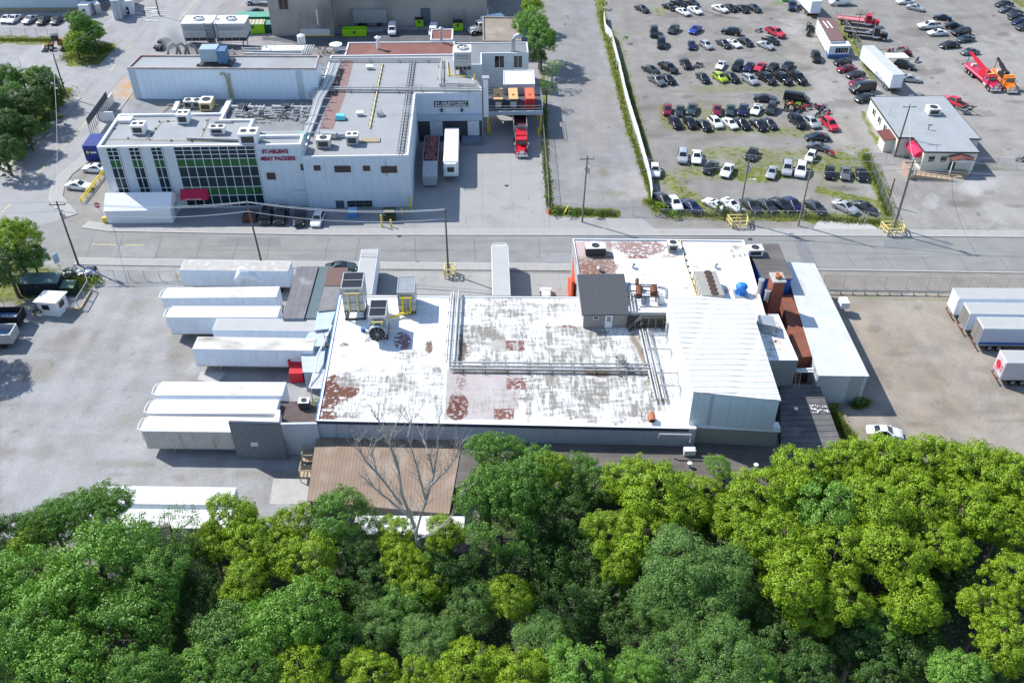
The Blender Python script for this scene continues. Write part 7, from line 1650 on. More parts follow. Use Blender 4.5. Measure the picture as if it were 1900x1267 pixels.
# big evaporative condenser with fan on the packing hall roof
def evap(label,x,y,z,w,d,h,fans=1,leg=.9,grp='evaporative condensers on the factory'):
    t = thing('evaporative_condenser',label,'condenser',(x,y,z),grp); m = MB()
    MB().box(x,y,z+leg+.8,x+w,y+d,z+h).build('casing',mat('condenser_galv',(.5,.52,.53),.45,.35,var=.1),t); MB().box(x+.1,y+.1,z+leg,x+w-.1,y+d-.1,z+leg+.8).build('air_inlet',darkm,t); m = MB()
    for i in range(5): m.beam((x+i*w/4,y-.02,z+leg),(x+i*w/4,y-.02,z+h),.1)
    for k in (.8,1.6): m.beam((x,y-.02,z+leg+k),(x+w,y-.02,z+leg+k),.1)
    for cx in (x+.1,x+w-.1):
        for cy2 in (y+.1,y+d-.1): m.beam((cx,cy2,z),(cx,cy2,z+leg),.16)
    m.build('frame',galv,t); MB().box(x-.08,y-.08,z+h,x+w+.08,y+d+.08,z+h+.1).build('top_panel',white,t)
    for i in range(fans):
        cx = x+w*(i+.5)/fans; MB().cone_ring((cx,y+d/2,z+h+.1),1.0,1.12,.35,24).build('fan_ring',galv,t); MB().cyl((cx,y+d/2,z+h+.11),1.0,.05,20).build('fan_well',darkm,t); f_ = MB()
        for k in range(5): a = k*1.2566; f_.beam((cx,y+d/2,z+h+.3),(cx+.9*math.cos(a),y+d/2+.9*math.sin(a),z+h+.3),.35,.03)
        f_.cyl((cx,y+d/2,z+h+.2),.2,.25,10).build('fan_blades',offwhite,t)
    MB().tube([(x+.3,y-.25,z+h-.8),(x+w-.3,y-.25,z+h-.8)],.15,8).tube([(x+.3,y-.25,z+h-1.2),(x+w-.3,y-.25,z+h-1.2)],.1,8).build('pipe',pipem,t); return t
g = G(844,139,BZ); evap('tall evaporative condenser with one fan at the right rear of the packing hall',g.x,g.y,BZ,3.2,3.6,4.4)
MB().tube([G(880,138,BZ+3),G(880,150,BZ+.3)],.16,8).tube([G(830,113,BZ+.3),G(832,140,BZ+.3),G(872,142,BZ+.3)],.1,6).build('yellow_gas_loop',yellow,thing('yellow_gas_pipe','bright yellow gas pipe by the tall evaporative condenser','pipe',(*G(872,142,BZ)[:2],BZ)))
g = G(345,85,8); evap('evaporative condenser with one fan, left of the pair on the rear deck',g.x,g.y,8,6.3,4.6,4.6)
g = G(405,85,8); evap('evaporative condenser with one fan, right of the pair on the rear deck',g.x,g.y,8,6.3,4.6,4.6)
g = G(391,85,8); t = thing('platform_stair','grey ladder tower and pipes between the two rear condensers','stairs',(g.x,g.y,8)); m = MB()
for i in range(12): m.box(g.x-.4,g.y-.2,8+i*.38,g.x+1.2,g.y+.6,8.06+i*.38)
for x in (-.4,1.2,2.0): m.beam((g.x+x,g.y-.2,8),(g.x+x,g.y-.2,13),.14)
m.build('steps',steel,t); m = MB()
for k in range(4): m.tube([(g.x+1.6+.25*k,g.y+.3,8),(g.x+1.6+.25*k,g.y+.3,12.6),(g.x+1.2+.3*k,g.y+3,12.8)],.1,6)
m.build('pipe',pipem,t)
rl = MB(); P4 = [G(338,88,8),G(452,89,8),G(453,70,8)]
t = thing('deck_railing','grey safety railing around the rear condensers','railing',(P4[0].x,P4[0].y,8))
for a,b in zip(P4,P4[1:]):
    for z in (.55,1.1): rl.beam(a+Vector((0,0,z)),b+Vector((0,0,z)),.06)
    for i in range(12): p = a.lerp(b,i/11); rl.beam(p,p+Vector((0,0,1.1)),.06)
rl.build('rails',galv,t)
t = thing('blue_air_handler','blue-grey boxy air handler straddling the freezer roof edge','machinery',(*G(400,125,CZ)[:2],CZ)); g = G(397,122,CZ-.3); zc_ = CZ-.2
MB().box(g.x-2.2,g.y,zc_+.6,g.x+1.0,g.y+2.6,zc_+3.0).build('casing',mat('light_blue_duct',(.35,.45,.52),.5,.2,var=.06,seam=[('x',.55,.08,.35)]),t); MB().box(g.x+1.01,g.y-.4,zc_+.3,g.x+2.6,g.y+2.2,zc_+2.8).build('blue_cabinet',mat('deep_blue_metal',(.08,.17,.3),.5,var=.1),t)
m = MB()
for i in range(6): m.beam((g.x-3+i*1.1,g.y-.6,zc_),(g.x-2.6+i*1.1,g.y-.6,zc_+.5),.3)
m.box(g.x-2.6,g.y-.8,zc_-.05,g.x+3.4,g.y+2.9,zc_+.25).build('skid',darkm,t)
t = thing('rear_pipe_run','silver pipe runs and a round tank along the rear deck','pipes',(*G(530,95,8)[:2],8)); m = MB()
for k in range(3): m.tube([G(452,90+k*5,8.8),G(572,92+k*5,8.8)],.16+.06*k,7)
for k in range(5): m.tube([G(560+k*4,102,9),G(567+k*4,84,10)],.15,7)
for i in range(26): p = G(random.uniform(410,520),random.uniform(90,103),8.6); m.tube([p,p+Vector(random.choice([(1.5,0,0),(0,1.2,0),(0,0,.8)]))],random.choice([.08,.16]),6)
m.build('pipe',pipem,t); g = G(560,80,8); MB().tube([(g.x,g.y,8),(g.x,g.y,9.6),(g.x,g.y,9.9)],[.85,.85,.3],16).build('tank',offwhite,t); MB().box(*G(486,102,8)[:2],8.01,G(570,98,8).x,G(500,93,8).y,8.9).build('long_box',offwhite,t)
t = thing('scrap_pipes','rusty jumble of pipes at the corner of the rear deck','debris',(*G(605,92,8)[:2],8)); m = MB()
for i in range(14): p = G(random.uniform(592,618),random.uniform(84,104),8.5); m.tube([p,p+Vector((random.uniform(-1.5,1.5),random.uniform(-1.5,1.5),random.uniform(0,1)))],.1,6)
m.build('pipe',rust,t)
def stackvent(label,p,z,h,r,m=galv,cap=True):
    g = G(*p,z); t = thing('roof_stack',label,'vent',(g.x,g.y,z),'stacks on the factory'); MB().cyl((g.x,g.y,z),r,h,14).build('stack',m,t,smooth=True)
    if cap: MB().cyl((g.x,g.y,z+h),r*1.8,.15,16).cyl((g.x,g.y,z+h+.16),r*1.4,.3,16,r2=r*.4).build('cap',m,t)
stackvent('stack with a white steaming cap on the red gravel roof',(702,90),8.2,2.2,.35,white)
stackvent('stack with a mushroom cap on the small raised red roof',(819,75),8.6,2.4,.3)
stackvent('low round vent at the corner of the red gravel roof',(624,94),8.0,1.2,.75,offwhite)
g = G(952,95,7.5); t = thing('goose_neck_duct','fat silver goose-neck duct on the blue-grey side wing','duct',(g.x,g.y,7.5)); MB().tube([(g.x,g.y,7.5),(g.x,g.y,9.8),(g.x+.4,g.y,10.6),(g.x+1.1,g.y,10.8),(g.x+1.6,g.y,10.3)],.5,12).build('duct',galv,t,smooth=True)
g = G(898,172,5); t = thing('tall_white_duct','tall white duct climbing between the packing hall and the platform','duct',(g.x,g.y,0)); MB().box(-.3,167.5,4,.65,168.6,11.5).build('duct',white,t); MB().box(-.5,167.4,11.5,.85,168.7,11.9).build('cap',galv,t)
# steam : a small soft cloud over the rear pipes and a puff at the stack
def steam(label,p,r,dens,seed):
    bm = bmesh.new(); bmesh.ops.create_icosphere(bm,subdivisions=3,radius=1)
    for v in bm.verts:
        n_ = mnoise.noise(v.co*1.8+Vector((seed,0,0)))*.45; v.co = Vector((v.co.x*r[0],v.co.y*r[1],v.co.z*r[2]))*(1+n_)
    me = bpy.data.meshes.new('steam'); bm.to_mesh(me); bm.free(); m = bpy.data.materials.new('steam_'+str(seed)); m.use_nodes = True; N = m.node_tree.nodes; L = m.node_tree.links; N.remove(N['Principled BSDF'])
    pv = N.new('ShaderNodeVolumePrincipled'); pv.inputs['Color'].default_value = (.95,.96,.98,1); tc = N.new('ShaderNodeTexCoord')
    ln = N.new('ShaderNodeVectorMath'); ln.operation = 'LENGTH'; mp = N.new('ShaderNodeMapping'); mp.inputs['Scale'].default_value = (1/r[0],1/r[1],1/r[2]); L.new(tc.outputs['Object'],mp.inputs[0]); L.new(mp.outputs[0],ln.inputs[0])
    a = N.new('ShaderNodeMath'); a.operation = 'SUBTRACT'; a.use_clamp = True; a.inputs[0].default_value = 1; L.new(ln.outputs['Value'],a.inputs[1]); b = N.new('ShaderNodeMath'); b.operation = 'MULTIPLY'; b.inputs[1].default_value = dens; L.new(a.outputs[0],b.inputs[0]); L.new(b.outputs[0],pv.inputs['Density'])
    L.new(pv.outputs[0],N['Material Output'].inputs['Volume']); me.materials.append(m)
    o = bpy.data.objects.new('steam',me); COL.objects.link(o); o.location = p; o['kind'] = 'stuff'; o['label'] = label; o['category'] = 'steam'
g = G(333,92,10); steam('white steam drifting up beside the left rear condenser',(g.x-1.2,g.y+1,12.5),(2.8,2.5,4.5),.55,1)
g = G(757,205,10.5); steam('thin steam on the packing hall roof edge',(g.x,g.y,10.8),(1.8,1.2,.9),.5,5)
t = thing('arched_pipes','dark arched pipes under the steam behind the freezer','pipes',(*G(335,98,8)[:2],8)); m = MB()
for k in range(3):
    a = G(312+k*16,103,8.2); m.tube([a,a+Vector((.6,0,2.2)),a+Vector((1.4,0,2.5)),a+Vector((2.4,0,1.6)),a+Vector((2.6,0,.2))],.28,8)
m.build('pipe',steel,t,smooth=True)
# screened enclosure on the left of the factory
t = thing('screened_enclosure','white walled enclosure with a dark mesh fence at the left factory wall','enclosure',(*G(186,215)[:2],0)); A = G(184,208); Bq = G(226,185); C_ = G(236,180)
q = zp([(183,207),(206,207),(233,190),(232,184),(187,196)],2.2)
MB().prism(zp([(181,240),(186,253),(213,218),(205,207),(183,207)],0),0,.03).build('floor',concrete,t)
w0 = G(184,225); w1 = G(237,198); d = (w1-w0).normalized()
MB().beam((w0.x,w0.y,1.0),(w0.x+.3,w0.y+9,1.0),.25,2.0).beam((w0.x,w0.y,1.0),(w0.x+3.2,w0.y-.1,1.0),.25,2.0).build('white_wall',white,t)
m = MB()
for i in range(14): m.beam((w0.x+.3,w0.y+i*.95-6,0),(w0.x+.3,w0.y+i*.95-6,3.4),.09)
for z in (2.1,2.8,3.4): m.beam((w0.x+.3,w0.y-6,z),(w0.x+.3,w0.y+6.5,z),.09)
m.build('mesh_fence',darkm,t); MB().beam((w0.x+.32,w0.y-6,2.75),(w0.x+.32,w0.y+6.4,2.75),.03,1.3).build('dark_screen',mat('dark_screen',(.05,.07,.1),.6),t)
# dock pointing canopy near open trailer, bollards
def bollard(p,label,h=1.2,grp='yellow bollards',m_=yellow,r=.16):
    g = G(*p); o = MB().tube([(g.x,g.y,0),(g.x,g.y,h),(g.x,g.y,h+.06)],[r,r,r*.5],10).build('bollard',m_,None,(g.x,g.y,0),smooth=True); tag(o,label,'bollard',grp)
for p,lab,h in [((762,388),'yellow bollard at the right front corner of the factory',2.4),((709,421),'yellow bollard left of the dark dumpster',2.3),((726,422),'yellow bollard right of the dark dumpster',1.5),((746,398),'short yellow bollard behind the dark dumpster',1.2),((909,247),'stout yellow bollard under the left of the platform',1.6),((999,253),'stout yellow bollard at the right of the red lorry',1.8),((997,222),'yellow bollard under the right of the platform',1.6)]: bollard(p,lab,h)
g = G(1019,396); o = MB().cyl((g.x,g.y,0),.3,.9,12,r2=.12).build('traffic_cone',mat('cone_orange',(.75,.12,.03),.6),None,(g.x,g.y,0)); tag(o,'orange cone at the corner of the loading apron','cone')
g = G(1046,398); o = MB().beam((g.x,g.y,0),(g.x+.9,g.y+1.2,1.1),.18).build('yellow_post',yellow,None,(g.x,g.y,0)); tag(o,'leaning yellow post beside the pole in the weeds','post')
t = thing('yellow_barrier','yellow pipe barrier at the parking bay beside the factory','barrier',(*G(153,380)[:2],0)); m = MB(); A = G(152,378); Bq = G(193,325)
for i in range(6):
    p = A.lerp(Bq,i/5); m.tube([(p.x,p.y,0),(p.x,p.y,.95)],.11,8)
m.tube([A+Vector((0,0,.95)),Bq+Vector((0,0,.95))],.11,8).tube([A+Vector((0,0,.5)),Bq+Vector((0,0,.5))],.08,8); m.build('rails',yellow,t)
g = G(197,415); t = thing('stop_sign','red stop sign on a yellow base beside the white tent','sign',(g.x,g.y,0)); MB().prism([(g.x-.45,g.y),(g.x+.45,g.y),(g.x+.5,g.y+.8),(g.x-.4,g.y+.8)],0,1.1).build('base',yellow,t)
MB().beam((g.x-.05,g.y+.5,.5),(g.x-.75,g.y+.5,3.3),.08).build('post',galv,t); c = Vector((g.x-.75,g.y+.44,3.3)); MB().add([(c.x+.55*math.cos(math.pi/8+i*math.pi/4),c.y,c.z+.55*math.sin(math.pi/8+i*math.pi/4)) for i in range(8)]+[(c.x+.55*math.cos(math.pi/8+i*math.pi/4),c.y+.04,c.z+.55*math.sin(math.pi/8+i*math.pi/4)) for i in range(8)],[tuple(range(8)),tuple(range(15,7,-1))]+[(i,i+8,(i+1) % 8+8,(i+1) % 8) for i in range(8)]).build('plate',redm,t); text('lettering','STOP',(c.x,c.y-.01,c.z),(1,0,0),(0,0,1),.3,white,t,.01,width=.8)
# ---- AC on yard office
g = G(1729,211,ZO); hvac('roof_ac_unit','cream air unit with a fan on the cream office roof',g,ZO,2.3,2.1,1.2,1,'units on the yard office roof',mat('cream_metal',(.6,.6,.52),.6))
g = G(1722,241,ZO); t = thing('roof_vent','small black vent pipe on the cream office roof','vent',(g.x,g.y,ZO)); MB().cyl((g.x,g.y,ZO),.12,.9,8).build('pipe',steel,t); MB().cbox((g.x+.2,g.y,ZO+.95),(.8,.2,.12)).build('cap',darkm,t)
g = G(1700,98); t = thing('flat_canopy_board','flat pale canopy board over the black SUV in the tow yard','canopy',(g.x,g.y,0)); q = zp([(1646,108),(1688,108),(1678,99),(1641,99)],2.1); MB().prism(q,2.05,2.15).build('board',offwhite,t); m = MB()
for a in q: m.beam((a[0]*.98+q[0][0]*.02,a[1],0),(a[0]*.98+q[0][0]*.02,a[1],2.05),.08)
m.build('leg',darkm,t)

# ------------------------------------------------------------------ poles, wires, fences
def pole(label,base,h,lean=(0,0),arms=True,m_=wood,gear=True,lamp=False,r=.17,grp='utility poles along the street',name='utility_pole'):
    g = G(*base); t = thing(name,label,'utility pole',(g.x,g.y,0),grp); top = Vector((g.x+lean[0],g.y+lean[1],h))
    MB().tube([(g.x,g.y,0),top],[r,r*.65],10).build('post',m_,t,smooth=True)
    at = lambda z: Vector((g.x,g.y,0)).lerp(top,z/h)
    if arms:
        a = at(h-.6); MB().beam((a.x-1.2,a.y,a.z),(a.x+1.2,a.y,a.z),.12).build('crossarm',wood,t); m = MB()
        for x in (-1.1,0,1.1): m.cyl((a.x+x,a.y,a.z+.06),.07,.25,8)
        m.build('insulator',mat('porcelain',(.3,.28,.26),.4),t)
    if gear:
        a = at(h-2.6); MB().cyl((a.x+.35,a.y-.1,a.z-.4),.25,.9,12).build('transformer',galv,t); m = MB()
        for i in range(6): b = at(h-1.3-.35*i); m.cbox((b.x+random.uniform(-.5,.5),b.y,b.z),(.3,.15,.15))
        m.build('fitting',steel,t)
    if lamp: a = at(h*.62); MB().tube([a,a+Vector((.9,-.2,.5)),a+Vector((1.2,-.2,.4))],.05,6).cbox(a+Vector((1.3,-.2,.35)),(.6,.25,.12)).build('lamp_arm',white,t)
    return t,top
T = {}
T[1] = pole('dark utility pole with switch gear at the left street corner',(146,492),11.6)[1]
T[2] = pole('utility pole behind the weathered trailer at the street',(486,490),11.2,lean=(-.5,.3),lamp=False,gear=False,arms=False)[1]
T[3] = pole('utility pole inside a pale yellow guard rail on the dock yard',(832,507),11.6,gear=False,arms=False)[1]
T[4] = pole('grey utility pole with transformers in the weeds by the lane',(1080,412),12.4,m_=mat('grey_wood',(.2,.19,.17),.85,var=.2,sc=3),lean=(.3,0))[1]
T[5] = pole('grey utility pole wrapped in ivy inside the left pale yellow guard',(1370,410),12.4,m_=MC['grey_wood'],lamp=True)[1]
T[6] = pole('tan wooden pole standing without crossarms at the street',(1481,419),13.0,m_=mat('tan_wood',(.26,.2,.14),.85,var=.15,sc=3),arms=False,gear=False)[1]
T[7] = pole('grey utility pole at the right pale yellow guard',(1655,432),13.6,m_=MC['grey_wood'],lamp=False)[1]
pole('second pole right behind the pole at the right guard',(1659,424),9.5,arms=False,gear=False,m_=MC['grey_wood'],grp='utility poles along the street')
pole('short dark post beside the chain-link fence',(1646,381),5.2,arms=False,gear=False)
T[8] = pole('dark pole rising in front of the cream office',(1660,290),10.5,arms=True,gear=False,lean=(.2,0),grp='poles around the yards')[1]
pole('slim grey lamp pole beside the office',(1640,250),5.5,arms=False,gear=False,r=.07,m_=galv,grp='poles around the yards',lamp=False)
T[9] = pole('wooden pole by the black flatbed truck',(1584,82),7.5,arms=True,gear=False,r=.12,grp='poles around the yards')[1]
T[10] = pole('leaning dark pole at the left tree belt by the side street',(124,181),9.6,lean=(-.2,.4),arms=False,gear=False)[1]
T[11] = pole('dark pole at the top of the side street',(296,30),9,arms=False,gear=False)[1]
pole('thin grey lamp post in the left tree belt',(51,160),6.0,arms=False,gear=False,r=.07,m_=galv,grp='poles around the yards')
pole('thin pole near the red hatchback heap',(1542,225),3.6,arms=False,gear=False,r=.05,m_=galv,grp='poles around the yards')
def sagwire(label,a,b,sag,r=.045):
    a = Vector(a); b = Vector(b); pts = [a.lerp(b,i/16)-Vector((0,0,sag*4*(i/16)*(1-i/16))) for i in range(17)]
    o = MB().tube(pts,r,4).build('power_line',wire,None,a); tag(o,label,'power line','overhead power lines')
ofs = Vector((0,.5,-.3)); of2 = Vector((0,-.5,-1.4)); farl = Vector((-150,128,11.5)); farr = Vector((150,124,12.5))
seq = [farl,T[1],T[2],T[3]]
nm = ['from the left edge to the corner pole','from the corner pole to the second pole','between the second pole and the dock yard pole']
for i,(a,b) in enumerate(zip(seq,seq[1:])):
    sagwire('upper power line '+nm[i],a,b,.9); sagwire('middle power line '+nm[i],a+Vector((0,.6,-.5)),b+Vector((0,.6,-.5)),1.0); sagwire('lower power line '+nm[i],a+of2,b+of2,1.1)
seq = [T[4],T[5],T[7],farr]; nm = ['between the lane pole and the ivy pole','between the ivy pole and the right guard pole','from the right guard pole out to the right edge']
for i,(a,b) in enumerate(zip(seq,seq[1:])):
    sagwire('upper power line '+nm[i],a,b,.8,.03); sagwire('lower power line '+nm[i],a+of2,b+of2,1.0,.03)
sagwire('thin service line from the right guard pole to the office pole',T[7],T[8],1.5,.03); sagwire('thin line along the side street between two dark poles',T[10],T[11],1.5,.03); sagwire('thin line from the corner pole up to the tree belt pole',T[1],T[10],1.5,.03)
def guard(label,p,w_,h,m_=paleyel):
    g = G(*p); t = thing('pole_guard',label,'guard rail',(g.x,g.y,0),'pale yellow guards'); m = MB(); a = w_/2
    pts = [(-a,-a),(a,-a),(a*1.25,a*.6),(-a*1.25,a*.6)] if w_ > 2 else [(-a,-a),(a,-a),(a,a),(-a,a)]
    for i in range(4):
        p0 = Vector((g.x+pts[i][0],g.y+pts[i][1],0)); p1 = Vector((g.x+pts[(i+1) % 4][0],g.y+pts[(i+1) % 4][1],0)); m.beam(p0,p0+Vector((0,0,h)),.17)
        mid = (p0+p1)/2; m.beam(mid,mid+Vector((0,0,h)),.15)
        for z in (h*.5,h*.95): m.beam(p0+Vector((0,0,z)),p1+Vector((0,0,z)),.16)
    m.build('rails',m_,t)
guard('square pale yellow guard around the dock yard pole',(835,511),1.6,1.7); guard('hexagonal pale yellow guard around the ivy pole',(1368,417),2.6,1.5); guard('hexagonal pale yellow guard left of the right driveway',(1655,430),2.8,1.5)
# white panel fence (many short flat panels following the ground)
wfp = [(1120,36),(1123,60),(1133,72),(1141,100),(1151,140),(1160,180),(1170,215),(1181,250),(1192,290),(1200,318),(1206,345),(1209,372)]
t = thing('white_lot_fence','long white corrugated fence with weeds between the lane and the car lot','fence',(*G(1209,372)[:2],0)); m = MB()
for a,b in zip(wfp,wfp[1:]):
    A = G(*a); Bq = G(*b); k = 3
    for i in range(k):
        p = A.lerp(Bq,i/k); q = A.lerp(Bq,(i+1)/k); dz = random.uniform(-.05,.08); m.beam((p.x,p.y,1.05+dz),(q.x,q.y,1.05+dz),.06,2.0)
        MB().beam((p.x+.08,p.y,0),(p.x+.08,p.y,2.1),.08).build('post',galv,t)
m.build('panel',mat('white_fence_sheet',(.68,.69,.70),.6,var=.08,sc=.5,seam=[('y',.6,.08,.2)]),t)
def meshmat():
    m = bpy.data.materials.new('chain_link'); m.use_nodes = True; N = m.node_tree.nodes; L = m.node_tree.links; b = N['Principled BSDF']; b.inputs['Base Color'].default_value = (.42,.44,.45,1); b.inputs['Metallic'].default_value = .5; b.inputs['Roughness'].default_value = .5
    b.inputs['Alpha'].default_value = .16; return m
chain = meshmat()
def chainfence(label,pts,h=1.8,step=3.0,rails=True,mesh=True,name='chain_link_fence',z0=0.0):
    P_ = [G(*p) for p in pts]; t = thing(name,label,'fence',(P_[0].x,P_[0].y,0),'chain-link fences'); pn = MB(); r = MB()
    for a,b in zip(P_,P_[1:]):
        L_ = (b-a).length; k = max(1,round(L_/step))
        for i in range(k+(b == P_[-1])): p = a.lerp(b,i/k); MB().beam((p.x,p.y,0),(p.x,p.y,h+.1),.07).build('post',galv,t)
        r.beam((a.x,a.y,h),(b.x,b.y,h),.05)
        pn.quad((a.x,a.y,.05),(b.x,b.y,.05),(b.x,b.y,h),(a.x,a.y,h))
    r.build('top_rail',galv,t)
    if mesh: pn.build('mesh',chain,t)
chainfence('tall thin chain-link fence along the right edge of the loading apron',[(1004,185),(1006,230),(1010,280),(1014,330),(1018,392)],2.6)
chainfence('chain-link gate across the foot of the fenced lane',[(1023,392),(1137,400),(1210,400)],1.8)
chainfence('chain-link fence along the street in front of the row of cars',[(1222,402),(1300,404),(1400,405),(1520,406)],1.5)
chainfence('chain-link fence beside the last pair of street cars',[(1520,406),(1602,406),(1648,418)],1.5)
chainfence('chain-link fence running up the right side of the grass patch',[(1660,424),(1640,380),(1622,330),(1612,302)],2.2)
chainfence('metal pipe gate between the grass patch and the cream office',[(1582,300),(1612,302),(1672,303)],1.9)
chainfence('metal pipe gate to the right of the cream office',[(1810,310),(1885,313)],1.9)
chainfence('chain-link fence behind the long white trailer',[(1545,20),(1600,100),(1622,150),(1643,178)],2.0)
chainfence('chain-link fence with plates along the right dirt yard',[(1526,533),(1640,535),(1760,537),(1900,539)],2.2)
chainfence('swing gate in the left yard fence by the street',[(186,518),(242,519),(298,520),(330,520)],1.7)
chainfence('low chain-link pen around the dark green containers',[(30,517),(160,518),(168,538),(147,573),(10,573)],1.8)
chainfence('chain-link fence at the top left in front of the parked cars',[(-30,66),(50,67),(110,69)],1.8)
# guard rail in the right yard
t = thing('low_guard_rail','long low grey guard rail along the top of the right dirt yard','guard rail',(*G(1540,546)[:2],0)); A = G(1536,545); Bq = G(1762,548); m = MB(); m.beam(A+Vector((0,0,.7)),Bq+Vector((0,0,.7)),.12,.3)
for i in range(11): p = A.lerp(Bq,i/10); m.beam(p,p+Vector((0,0,.7)),.16)
m.build('rail',galv,t)
# kerb timbers at the fenced corner, signs, rubbish by the pole
t = thing('timber_kerb','pale timber kerb around the fenced corner','kerb',(*G(150,572)[:2],0)); MB().beam(G(118,573,.15),G(149,573,.15),.3).beam(G(149,573,.15),G(168,540,.15),.3).build('beam',palewood,t)
t = thing('leaning_gate_frame','loose metal gate frame lying on the asphalt by the pen','gate',(*G(160,565)[:2],0)); m = MB(); c4_ = [G(152,571,.1),G(163,577,.1),G(182,543,.1),G(171,538,.1)]
for a,b in zip(c4_,c4_[1:]+c4_[:1]): m.beam(a,b,.07)
m.beam((c4_[0]+c4_[3])/2,(c4_[1]+c4_[2])/2,.06); m.build('frame',steel,t)
g = G(111,499); t = thing('realty_sign','pale blue sign board on a post in the corner grass','sign',(g.x,g.y,0)); MB().cbox((g.x,g.y,2.0),(.9,.08,1.6),R(55)).build('board',mat('pale_blue_board',(.4,.55,.7),.5),t); MB().beam((g.x,g.y,0),(g.x,g.y,1.3),.08).build('post',white,t)
t = thing('rubbish_heap','heap of dumped rubbish and bags around the corner pole','rubbish',(*G(140,505)[:2],0)); 
for k,m_ in enumerate((white,darkm,steel,mat('bag_blue',(.08,.15,.3),.6))):
    m = MB()
    for i in range(9): g = G(random.uniform(120,180),random.uniform(499,513)); m.cbox((g.x,g.y,.25),(random.uniform(.3,1.1),random.uniform(.2,.6),random.uniform(.2,.5)),random.uniform(0,3),random.uniform(-.4,.4))
    m.build('rubbish',m_,t)
for i,(a,b,lab) in enumerate([(1512,68,'pale wooden pallet beside the portable office'),(1290,126,'small grey part on the ground between car rows'),]):
    g = G(a,b); t = thing('pallet' if i == 0 else 'loose_car_part',lab,'pallet' if i == 0 else 'debris',(g.x,g.y,0)); MB().box(g.x-.9,g.y-.5,.02,g.x+.9,g.y+.5,.2).build('boards',palewood if i == 0 else darkm,t)
# people near the top left cabins
def person(label,p,shirt,trousers,rz=0.0,h=1.75):
    g = G(*p); bm = bmesh.new()
    J = dict(pel=(0,0,.95,.15),che=(0,0,1.3,.17),nec=(0,0,1.48,.06),hea=(0,0,1.6,.1),top=(0,0,1.72,.08),ls=(.2,0,1.4,.07),le=(.27,.03,1.12,.05),lh=(.27,-.08,.88,.04),rs=(-.2,0,1.4,.07),re=(-.27,.03,1.12,.05),rh=(-.28,-.1,.88,.04),lt=(.1,0,.86,.1),lk=(.12,-.03,.5,.07),lf=(.13,.02,.08,.05),ltoe=(.14,-.14,.05,.045),rt=(-.1,0,.86,.1),rk=(-.13,.02,.5,.07),rf=(-.14,.08,.08,.05),rtoe=(-.15,-.08,.05,.045))
    E_ = [('pel','che'),('che','nec'),('nec','hea'),('hea','top'),('che','ls'),('ls','le'),('le','lh'),('che','rs'),('rs','re'),('re','rh'),('pel','lt'),('lt','lk'),('lk','lf'),('lf','ltoe'),('pel','rt'),('rt','rk'),('rk','rf'),('rf','rtoe')]
    ks = list(J); me = bpy.data.meshes.new('person'); me.from_pydata([J[k][:3] for k in ks],[(ks.index(a),ks.index(b)) for a,b in E_],[])
    o = bpy.data.objects.new('person_skin',me); COL.objects.link(o); md = o.modifiers.new('s','SKIN')
    for i,k in enumerate(ks): me.skin_vertices[0].data[i].radius = (J[k][3],J[k][3])
    me.skin_vertices[0].data[0].use_root = True; o.modifiers.new('u','SUBSURF').levels = 1; bpy.context.view_layer.update()
    m2 = bpy.data.meshes.new_from_object(o.evaluated_get(bpy.context.evaluated_depsgraph_get())); bpy.data.objects.remove(o)
    sk = mat('skin_tone',(.42,.25,.17),.6,var=.03); m2.materials.clear(); m2.materials.append(trousers); m2.materials.append(shirt); m2.materials.append(sk)
    for pg in m2.polygons:
        z = pg.center.z; x = abs(pg.center.x); pg.material_index = 0 if z < .98 and x < .24 else (1 if z < 1.47 and not (x > .24 and z < 1.0) else 2)
    o = bpy.data.objects.new('person',m2); COL.objects.link(o); o.location = (g.x,g.y,.03); o.rotation_euler.z = rz; o['label'] = label; o['category'] = 'person'
    hb_ = MB().cyl((0,.01,1.68),.115,.1,12,r2=.07).build('hair',darkm,None,(0,0,0),smooth=True); hb_.parent = o
person('person in a white top standing in the cabin doorway',(237,30),white,mat('dark_red_cloth',(.15,.03,.04),.8)); person('person in black standing among the materials by the side street',(270,32),darkm,darkm,1.2)
t = thing('loose_materials','loose pale boards and hoses lying in front of the cabins','building materials',(*G(262,30)[:2],0)); m = MB()
for i in range(12): p = G(random.uniform(250,285),random.uniform(14,40),.1); m.beam(p,p+Vector((random.uniform(1,4),random.uniform(-1.5,.5),0)),.25,.1)
m.build('board',offwhite,t)
